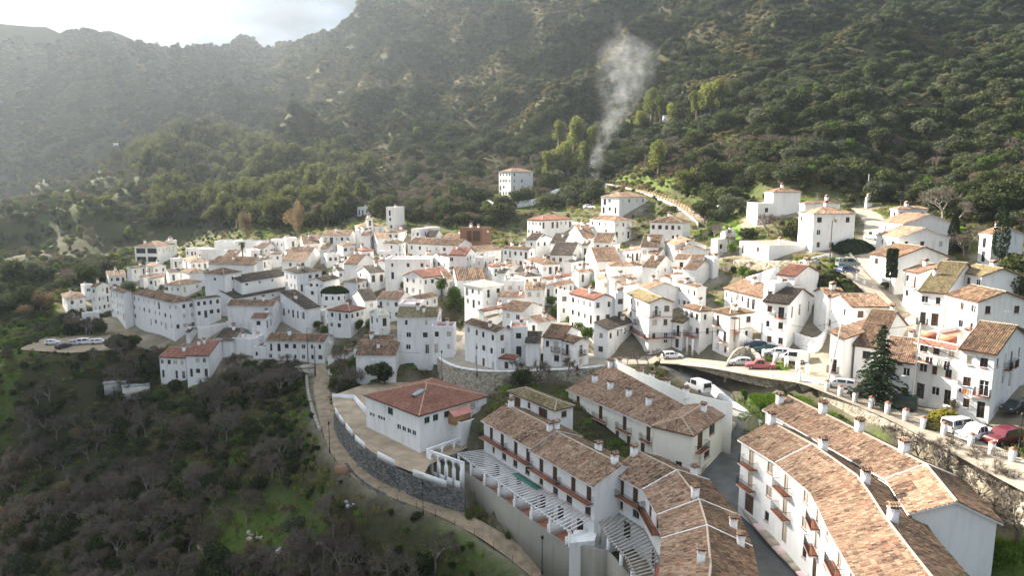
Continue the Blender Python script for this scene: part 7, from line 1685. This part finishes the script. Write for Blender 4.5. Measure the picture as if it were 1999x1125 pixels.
# ---------------------------------------------------------------- single trees
def special(name, p, label, cat, build):
    q = hit(p) if len(p) == 2 else anch(p); root = thing(name, label, cat, q); build(root, q); return root
def conifer(h, w, m, tiers, per, seed, droop=.25, fuzz=1.0):
    def f(root, q):
        t = MB(); t.tube([q-[0, 0, .5], q+[0, 0, h*.97]], [h*.022, .03], 'bark'); t.build('trunk', root, q); r = np.random.RandomState(seed); V = []; tt = []
        for i in range(tiers):
            z = h*(.10+.88*(i/tiers)); L0 = w*(1-(i/tiers)**1.15)*r.uniform(.6, 1.2)+.15
            for j in range(per):
                a = r.rand()*6.28; d = np.array([math.cos(a), math.sin(a), 0]); L1 = L0*r.uniform(.5, 1.15); n = max(5, int(L1*12*fuzz)); sd_ = np.cross(d, [0, 0, 1])
                for k in range(n):
                    s = (k+1)/n; c = q+np.array([0, 0, z-droop*L1*s*s+.12*math.sin(s*3)])+d*L1*s; bw = .32*(1-.5*s)*(.5+L1*.25)
                    for _ in range(2):
                        o = c+sd_*r.normal(0, bw)+np.array([0, 0, r.normal(0, .10)]); aa = d*.6+sd_*r.normal(0, .8)+np.array([0, 0, r.normal(-.15, .35)]); aa /= np.linalg.norm(aa); b = np.cross(aa, r.normal(0, 1, 3)); b /= np.linalg.norm(b); sz = r.uniform(.22, .42); V += [o-aa*sz, o-b*sz*.3, o+aa*sz, o+b*sz*.3]; tt.append(r.rand())
        c_ = MB(); c_.add(V, np.arange(len(V)).reshape(-1, 4), m, tt); c_.build('crown', root, q)
    return f
special('fir_tree', (1712, 792, -29.7), 'tall dark fir tree standing between the silver sedan and the green van', 'tree', conifer(11.6, 4.1, 'leaf_pine', 17, 7, 1, fuzz=.75))
special('fir_tree', (1145, 352, 300.), 'dark conifer standing before the white smoke', 'tree', conifer(17, 3.8, 'leaf_pine', 20, 7, 2, fuzz=.6))
def cyp(h, w, m='leaf_pine', n=2600, seed=1, zc=None, sq=False):
    def f(root, q):
        t = MB(); t.tube([q-[0, 0, 1.4], q+[0, 0, h*.6]], [.12, .07], 'bark'); t.build('trunk', root, q); r = np.random.RandomState(seed); tt = r.rand(n); z0 = .12 if not sq else .2
        z = z0+(1-z0)*tt; prof = (np.sin(np.clip((z-z0)/(1-z0), 0, 1)**.55*math.pi)**.6 if not sq else np.clip((1.02-z)*14, 0, 1)**.5)*w; a = r.rand(n)*6.28; rad = prof*r.uniform(.75, 1.08, n)*(1+.12*np.sin(a*3+z*9)); P = np.stack([np.cos(a)*rad, np.sin(a)*rad, z*h], 1)+q
        d = np.stack([np.cos(a), np.sin(a), np.full(n, .9)], 1)+r.normal(0, .3, (n, 3)); d /= np.linalg.norm(d, axis=1)[:, None]; b = np.cross(d, r.normal(0, 1, (n, 3))); b /= np.linalg.norm(b, axis=1)[:, None]; s = r.uniform(.15, .32, n)[:, None]
        V = np.stack([P-d*s, P-b*s*.4, P+d*s, P+b*s*.4], 1).reshape(-1, 3); c_ = MB(); c_.add(V, np.arange(n*4).reshape(-1, 4), m, r.rand(n)); c_.build('crown', root, q)
    return f
def poplar(h, w, seed, n=3000):
    def f(root, q):
        t = MB(); t.tube([q-[0, 0, .4], q+[0, 0, h*.85]], [.3, .06], 'bark_grey'); r = random.Random(seed)
        for i in range(22):
            z = h*r.uniform(.2, .8); a = r.uniform(0, 6.28); L_ = w*(1-z/h)*1.1+.5; t.tube([q+[0, 0, z], q+[math.cos(a)*L_*.5, math.sin(a)*L_*.5, z+L_*.8], q+[math.cos(a)*L_*.8, math.sin(a)*L_*.8, z+L_*1.6]], [.09, .05, .02], 'bark_grey', k=4)
        t.build('trunk', root, q); c_ = crown_mesh('c', seed, w*.95, w*.95, h*.46, n, .42, 'leaf_autumn', lobes=16, zc=h*.55, spread=.72, lr=.30); c_.v = [v_+q for v_ in c_.v]; c_.build('crown', root, q)
    return f
special('clipped_cypress', (1738, 556, -18.7), 'clipped dark cypress column on a thin stem beside the paved street', 'tree', cyp(6.8, .85, n=3000, seed=5, sq=True))
special('cypress', (1857, 518, -17.), 'slim dark cypress beside the stacked blank gables', 'tree', cyp(11, 1.2, seed=6))
special('cypress', (1949, 516, -15.5), 'tallest dark cypress next to the isolated orange-roofed house', 'tree', cyp(13, 1.3, seed=7))
special('poplar', (483, 482, 282.), 'smaller autumn poplar with golden leaves rising over the roofs', 'tree', poplar(17, 4.0, 8, 3000))
special('poplar', (581, 474, 280.), 'larger half-bare autumn poplar with rusty leaves rising over the roofs', 'tree', poplar(20, 5.8, 9, 3000))
for p, h in ((1225, 7), (1218, 9), (1232, 8), (1206, 8)): special('cypress', (p, 268, 318.), {1225: 'short cypress in the row behind the smoke', 1218: 'tallest cypress in the row behind the smoke', 1232: 'outer cypress in the row behind the smoke', 1206: 'cypress veiled by the smoke'}[p], 'tree', cyp(h, 1.0, seed=p, n=700))
def palm(h, fl, n=46, seed=1):
    def f(root, q):
        t = MB(); t.tube([q-[0, 0, .4], q+[.1, 0, h*.5], q+[0, 0, h]], [.32, .24, .28], 'bark', k=8); t.build('trunk', root, q); r = random.Random(seed); c_ = MB(); top = q+[0, 0, h]
        for i in range(n):
            a = r.uniform(0, 6.28); e = r.uniform(-.9, 1.25); L_ = fl*r.uniform(.8, 1.1); d = np.array([math.cos(a), math.sin(a), 0]); pts = []; K = 8; cur = top.copy(); ang = e
            for k in range(K+1): pts.append(cur.copy()); cur = cur+(d*math.cos(ang)+np.array([0, 0, math.sin(ang)]))*L_/K; ang -= .24
            sd_ = np.cross(d, [0, 0, 1])
            for k in range(K):
                w0 = fl*.17*(1-abs(k/K-.35)*1.1); 
                for sg in (-1, 1): c_.poly([pts[k], pts[k+1], pts[k+1]+sd_*sg*w0*.9-[0, 0, w0*.5]+d*.1, pts[k]+sd_*sg*w0-[0, 0, w0*.5]+d*.1], 'leaf_palm', r.random())
        c_.build('fronds', root, q)
    return f
special('palm_tree', (862, 601, -34.), 'tall palm with a shaggy skirt standing in the middle of the village', 'palm', palm(7.5, 2.7, seed=1))
special('palm_tree', (475, 527, -31.), 'slender palm rising beside the church tower', 'palm', palm(9.5, 2.0, 34, seed=2))
special('palm_tree', (1545, 362, 228.), 'palm on the slope behind the reddish hip-roofed house', 'palm', palm(3, 2.8, seed=3))
special('small_palm', (1638, 560, -19.5), 'bushy spiky palm below the white balustrade of the upper square', 'palm', palm(.8, 2.2, 60, seed=4))
def mound(w, d, h, m, n, seed):
    def f(root, q):
        r = np.random.RandomState(seed); dd = r.normal(0, 1, (n, 3)); dd[:, 2] = np.abs(dd[:, 2]); dd /= np.linalg.norm(dd, axis=1)[:, None]; P = dd*[w, d, h]*r.uniform(.9, 1.03, (n, 1))+q; nn = dd+r.normal(0, .5, (n, 3)); a = np.cross(nn, r.normal(0, 1, (n, 3))); a /= np.linalg.norm(a, axis=1)[:, None]; b = np.cross(nn, a); b /= np.linalg.norm(b, axis=1)[:, None]; s = r.uniform(.12, .3, n)[:, None]
        V = np.stack([P-a*s, P-b*s, P+a*s, P+b*s], 1).reshape(-1, 3); c_ = MB(); c_.add(V, np.arange(n*4).reshape(-1, 4), m, r.rand(n)); c_.build('ivy', root, q)
    return f
special('ivy_mound', (1664, 502, -16.0), 'big rounded dark ivy mound under the stained garage annex', 'hedge', mound(5.2, 3.5, 3.9, 'leaf_pine', 9000, 1))
special('garden_shrub', (1612, 560, -19.5), 'dark rounded garden shrub beside the spiky palm', 'shrub', mound(2.2, 2, 2.6, 'leaf_oak', 2500, 2))
special('flowering_bush', (1536, 474, -14.8), 'yellow-flowering bush among bare trees beside the wide tan-roofed house', 'shrub', mound(2.2, 2.0, 2.6, 'leaf_yellow', 1500, 3))
special('potted_shrub', (1062, 708, -36.3), 'small round dark green shrub at the blue-door house', 'shrub', mound(1.0, .9, 1.9, 'leaf_pine', 900, 4))
special('roof_garden', (654, 572, -26.5), 'shrubs trailing over the flat garage roof', 'shrub', mound(3.4, 1.8, 1.6, 'leaf_oak', 2200, 5))
special('vine_bush', (1842, 838, -29.5), 'yellow-leaved vine bush beside the silver family van', 'shrub', mound(2.4, 1.6, 2.4, 'leaf_yellow', 1600, 6))
# ridge pines against the sky
for i, (x, y, s) in enumerate(((347, 81, .9), (381, 79, 1.0), (306, 72, .8), (272, 52, .8), (705, 12, 1.2))):
    q = None; yy = y
    while q is None or math.hypot(q[0], q[1]) > 1150: yy += 1; q = hit((x, yy))
    o = bpy.data.objects.new('ridge_pine', PROTO['euc'][i % 3]); COL.objects.link(o); o.location = tuple(q-[0, 0, 1]); o.scale = (s*1.2, s*1.2, s*.75); tag(o, 'round-topped pine standing out on the skyline of the far ridge', 'tree', 'pines on the skyline')
# ---------------------------------------------------------------- scattered hillside objects
def block(name, label, cat, p, w, d, h, m, roof=None, rot=.4):
    q = hit(p) if len(p) == 2 else anch(p); mb = MB(); root = thing(name, label, cat, q); mb.cbox(q-[0, 0, 1], w, d, h+1, m, rot); mb.build('wall', root, q)
    if roof: r = MB(); r.cbox(q+[0, 0, h], w+.4, d+.4, .18, roof, rot); r.build('roof', root, q)
block('shed', 'tumbledown shed with pale corrugated roof below the lone farmhouse', 'shed', (268, 768), 6, 4.5, 2.6, 'old_wall', 'solar', .35)
block('shed', 'low grey shed beside the corrugated-roofed shed', 'shed', (228, 760), 5, 4, 2.2, 'grey_render', 'grey_render', .35)
block('shed', 'tiny white hillside hut with a bright roof', 'hut', (667, 183), 6, 3, 2.2, 'white', 'solar', .2)
block('shed', 'small white building shining through the trees near the smoke', 'hut', (1305, 236), 7, 4, 2.6, 'white', 'white', .2)
block('shed', 'white hut at the track on the far hazy hill', 'hut', (232, 286), 8, 5, 3, 'white', 'white', .2)
block('shed', 'open-fronted shed with light concrete roof at the top of the dirt road', 'shed', (588, 735), 5.5, 3, 2.2, 'old_wall', 'concrete', .5)
block('doghouse', 'brown brick pit with steps at the bend of the dirt road', 'shed', (668, 921, -47.2), 2.6, 1.0, .8, 'brickwork', None, -.6)
for i, (x, y, s, c, lab) in enumerate(((683, 988, 1.1, 'grey_metal', 'heap of covered barrels in the rough yard by the dirt road'), (555, 1078, 1.0, 'frame_white', 'pile of white stones in the grass at the bottom'), (625, 1062, .8, 'solar', 'pale flat slab lying in the dark grass'), (500, 1050, 1.3, 'stone', 'scattered field stones beside the small round enclosure'), (205, 860, .6, 'frame_white', 'white object gleaming among the dark shrubs'))):
    q = hit((x, y)); m = MB(); r = random.Random(i)
    for k in range(9): m.cbox(q+[r.uniform(-1, 1)*s*1.3, r.uniform(-1, 1)*s, -.05], r.uniform(.3, .8)*s, r.uniform(.3, .7)*s, r.uniform(.15, .6)*s, c, r.uniform(0, 3))
    tag(m.build('rubble_heap'), lab, 'heap')
q0 = [hit(p) for p in ((392, 1022), (384, 1060), (395, 1085), (430, 1098), (480, 1095), (520, 1085))]
q0 = resample(q0, .7); m = MB(); r = random.Random(3)
for q in q0: m.cbox([q[0]+r.uniform(-.1, .1), q[1], float(terr(q[0], q[1]))-.1], r.uniform(.4, .7), r.uniform(.3, .6), r.uniform(.3, .5), 'stone', r.uniform(0, 3), tint=r.random())
tag(m.build('stone_ring'), 'curved low row of field stones in the grass at the bottom', 'stone row')
# road kerb and sidewalk of the lower street
Ql = ROADP['lower_street'][0]
m = MB(); sw0 = []
side = [anch(p) for p in ((1440, 985, -40.2), (1475, 1035, -40.6), (1520, 1085, -41.0), (1570, 1135, -41.3), (1640, 1210, -41.4))]; side = resample(side, 1.5)
inn2 = [at_z((1452, 960), -40.0)]
for i in range(len(side)-1):
    a, b = side[i], side[i+1]; d = b-a; d[2] = 0; d /= np.linalg.norm(d); nn = np.array([-d[1], d[0], 0]); m.box(a-[0, 0, .1], b-a, nn*2.6, [0, 0, .24], 'paving' if i % 3 else 'pinkish')
o = m.build('pavement'); tag(o, kind='structure')
m = MB(); kb = resample([anch(p) for p in ((1372, 925, -40.6), (1400, 880, -39.6), (1438, 835, -38.4))], 1.2)
for a, b in zip(kb[:-1], kb[1:]): d = b-a; d[2] = 0; d /= np.linalg.norm(d); nn = np.array([-d[1], d[0], 0]); m.box(a-[0, 0, .3], b-a, nn*.9, [0, 0, 1.1], 'stone')
tag(m.build('garden_wall'), 'low patterned stone planter wall along the cream corner block', 'wall')
# ---------------------------------------------------------------- cloud over the near valley, smoke, haze
def cloud(c, sx, sy, sz, seed, label):
    m = MB(); r = np.random.RandomState(seed); nu, nv = 96, 48; V = []
    ph = r.rand(24)*6.28; fr = r.randint(1, 8, (24, 3))
    for j in range(nv+1):
        for i in range(nu):
            a = 6.283*i/nu; e = math.pi*(j/nv-.5); d = np.array([math.cos(a)*math.cos(e), math.sin(a)*math.cos(e), math.sin(e)]); s = 1+sum(math.sin(fr[k]@d*1.7+ph[k]) for k in range(24))*.035; V.append(np.array([d[0]*sx, d[1]*sy, d[2]*sz*(.35 if d[2] < 0 else 1)])*s+c)
    F = [(j*nu+i, j*nu+(i+1) % nu, (j+1)*nu+(i+1) % nu, (j+1)*nu+i) for j in range(nv) for i in range(nu)]; m.add(V, F, 'cloud'); o = m.build('cloud', smooth=True); tag(o, label, kind='stuff'); return o
simple('cloud', (.9, .9, .9), var=.02, scale=.01)
tgt = np.array([-76., 106., 5.]); cc = tgt+np.array(SUNV)*2600
cloud(cc, 92, 88, 70, 3, 'cumulus cloud in front of the low sun')
cloud(np.array([-500., 800., 120.])+np.array(SUNV)*2800, 230, 170, 120, 5, 'unseen cloud added to shade the far hazy hill')  # extra cloud out of view, added to darken the far hill
m, t = newmat('smoke')
o_ = nd(t, 'ShaderNodeOutputMaterial'); pv = nd(t, 'ShaderNodeVolumePrincipled'); pv.inputs['Color'].default_value = (.93, .97, 1.0, 1); pv.inputs['Anisotropy'].default_value = .55
tcd = t.nodes.new('ShaderNodeTexCoord'); sx = t.nodes.new('ShaderNodeSeparateXYZ'); t.links.new(tcd.outputs['Object'], sx.inputs[0])
def mth(op, a, b=None, c=None, clamp=False):
    n = t.nodes.new('ShaderNodeMath'); n.operation = op; n.use_clamp = clamp
    for i, v in enumerate((a, b, c)):
        if v is None: continue
        if isinstance(v, (int, float)): n.inputs[i].default_value = v
        else: t.links.new(v, n.inputs[i])
    return n.outputs[0]
SB = at_d((1160, 358), 302.); SH = 72.0
hN = mth('DIVIDE', sx.outputs[2], SH)
def fcurve(pts):
    n = t.nodes.new('ShaderNodeFloatCurve'); c = n.mapping.curves[0]
    while len(c.points) < len(pts): c.points.new(.5, .5)
    for i, (x, y) in enumerate(pts): c.points[i].location = (x, y)
    n.mapping.update(); t.links.new(hN, n.inputs['Value']); return n.outputs[0]
cxn = fcurve([(0, .32), (.12, .30), (.22, .36), (.4, .50), (.6, .60), (.75, .62), (.88, .55), (1, .48)]); rn = fcurve([(0, .10), (.12, .11), (.25, .12), (.45, .26), (.65, .40), (.78, .42), (.88, .14), (.97, .06), (1, .0)])
cx = mth('MULTIPLY_ADD', cxn, 44.0, -14.0); rad = mth('MULTIPLY_ADD', rn, 34.0, .3)
nz = nd(t, 'ShaderNodeTexNoise', Scale=.085, Detail=5.0, Roughness=.6); nz.inputs['Distortion'].default_value = .8; t.links.new(tcd.outputs['Object'], nz.inputs['Vector'])
wob = mth('MULTIPLY_ADD', nz.outputs[0], 11.0, -5.5)
dx = mth('ADD', mth('SUBTRACT', sx.outputs[0], cx), wob); dy = sx.outputs[1]
dd = mth('SQRT', mth('ADD', mth('MULTIPLY', dx, dx), mth('MULTIPLY', dy, dy)))
fall = mth('SUBTRACT', 1.0, mth('DIVIDE', dd, rad), clamp=True)
nz2 = nd(t, 'ShaderNodeTexNoise', Scale=.22, Detail=4.0, Roughness=.6); t.links.new(tcd.outputs['Object'], nz2.inputs['Vector'])
nn3 = mth('MULTIPLY', mth('SUBTRACT', nz2.outputs[0], .40), 4.0, clamp=True)
thin = fcurve([(0, 1), (.12, .95), (.25, .5), (.5, .2), (.8, .17), (1, .03)])
dens = mth('MULTIPLY', mth('MULTIPLY', mth('MULTIPLY', fall, nn3), thin), .19)
t.links.new(dens, pv.inputs['Density']); t.links.new(pv.outputs[0], o_.inputs['Volume'])
m = MB(); m.box([-20, -16, 0], [62, 0, 0], [0, 32, 0], [0, 0, SH], 'smoke', 0); so = m.build('smoke'); so.location = tuple(SB-[0, 0, 1.0]); tag(so, 'column of white smoke rising from a garden fire behind the village', kind='stuff')
m, t = newmat('haze')
o_ = nd(t, 'ShaderNodeOutputMaterial'); pv = nd(t, 'ShaderNodeVolumePrincipled'); pv.inputs['Color'].default_value = (.80, .90, 1.0, 1); pv.inputs['Density'].default_value = HAZE; pv.inputs['Anisotropy'].default_value = .68
t.links.new(pv.outputs[0], o_.inputs['Volume'])
zt_ = max(float(GZ.max())+25, CAMZ+20); zb_ = float(GZ.min())-1.5
m = MB(); m.box([-1350, -80, zb_], [2500, 0, 0], [0, 1640, 0], [0, 0, zt_-zb_], 'haze', 0); ho = m.build('haze'); tag(ho, 'pale sunlit haze filling the valley', kind='stuff')
print('haze top', zt_, 'bottom', zb_, 'objects', len(bpy.data.objects))
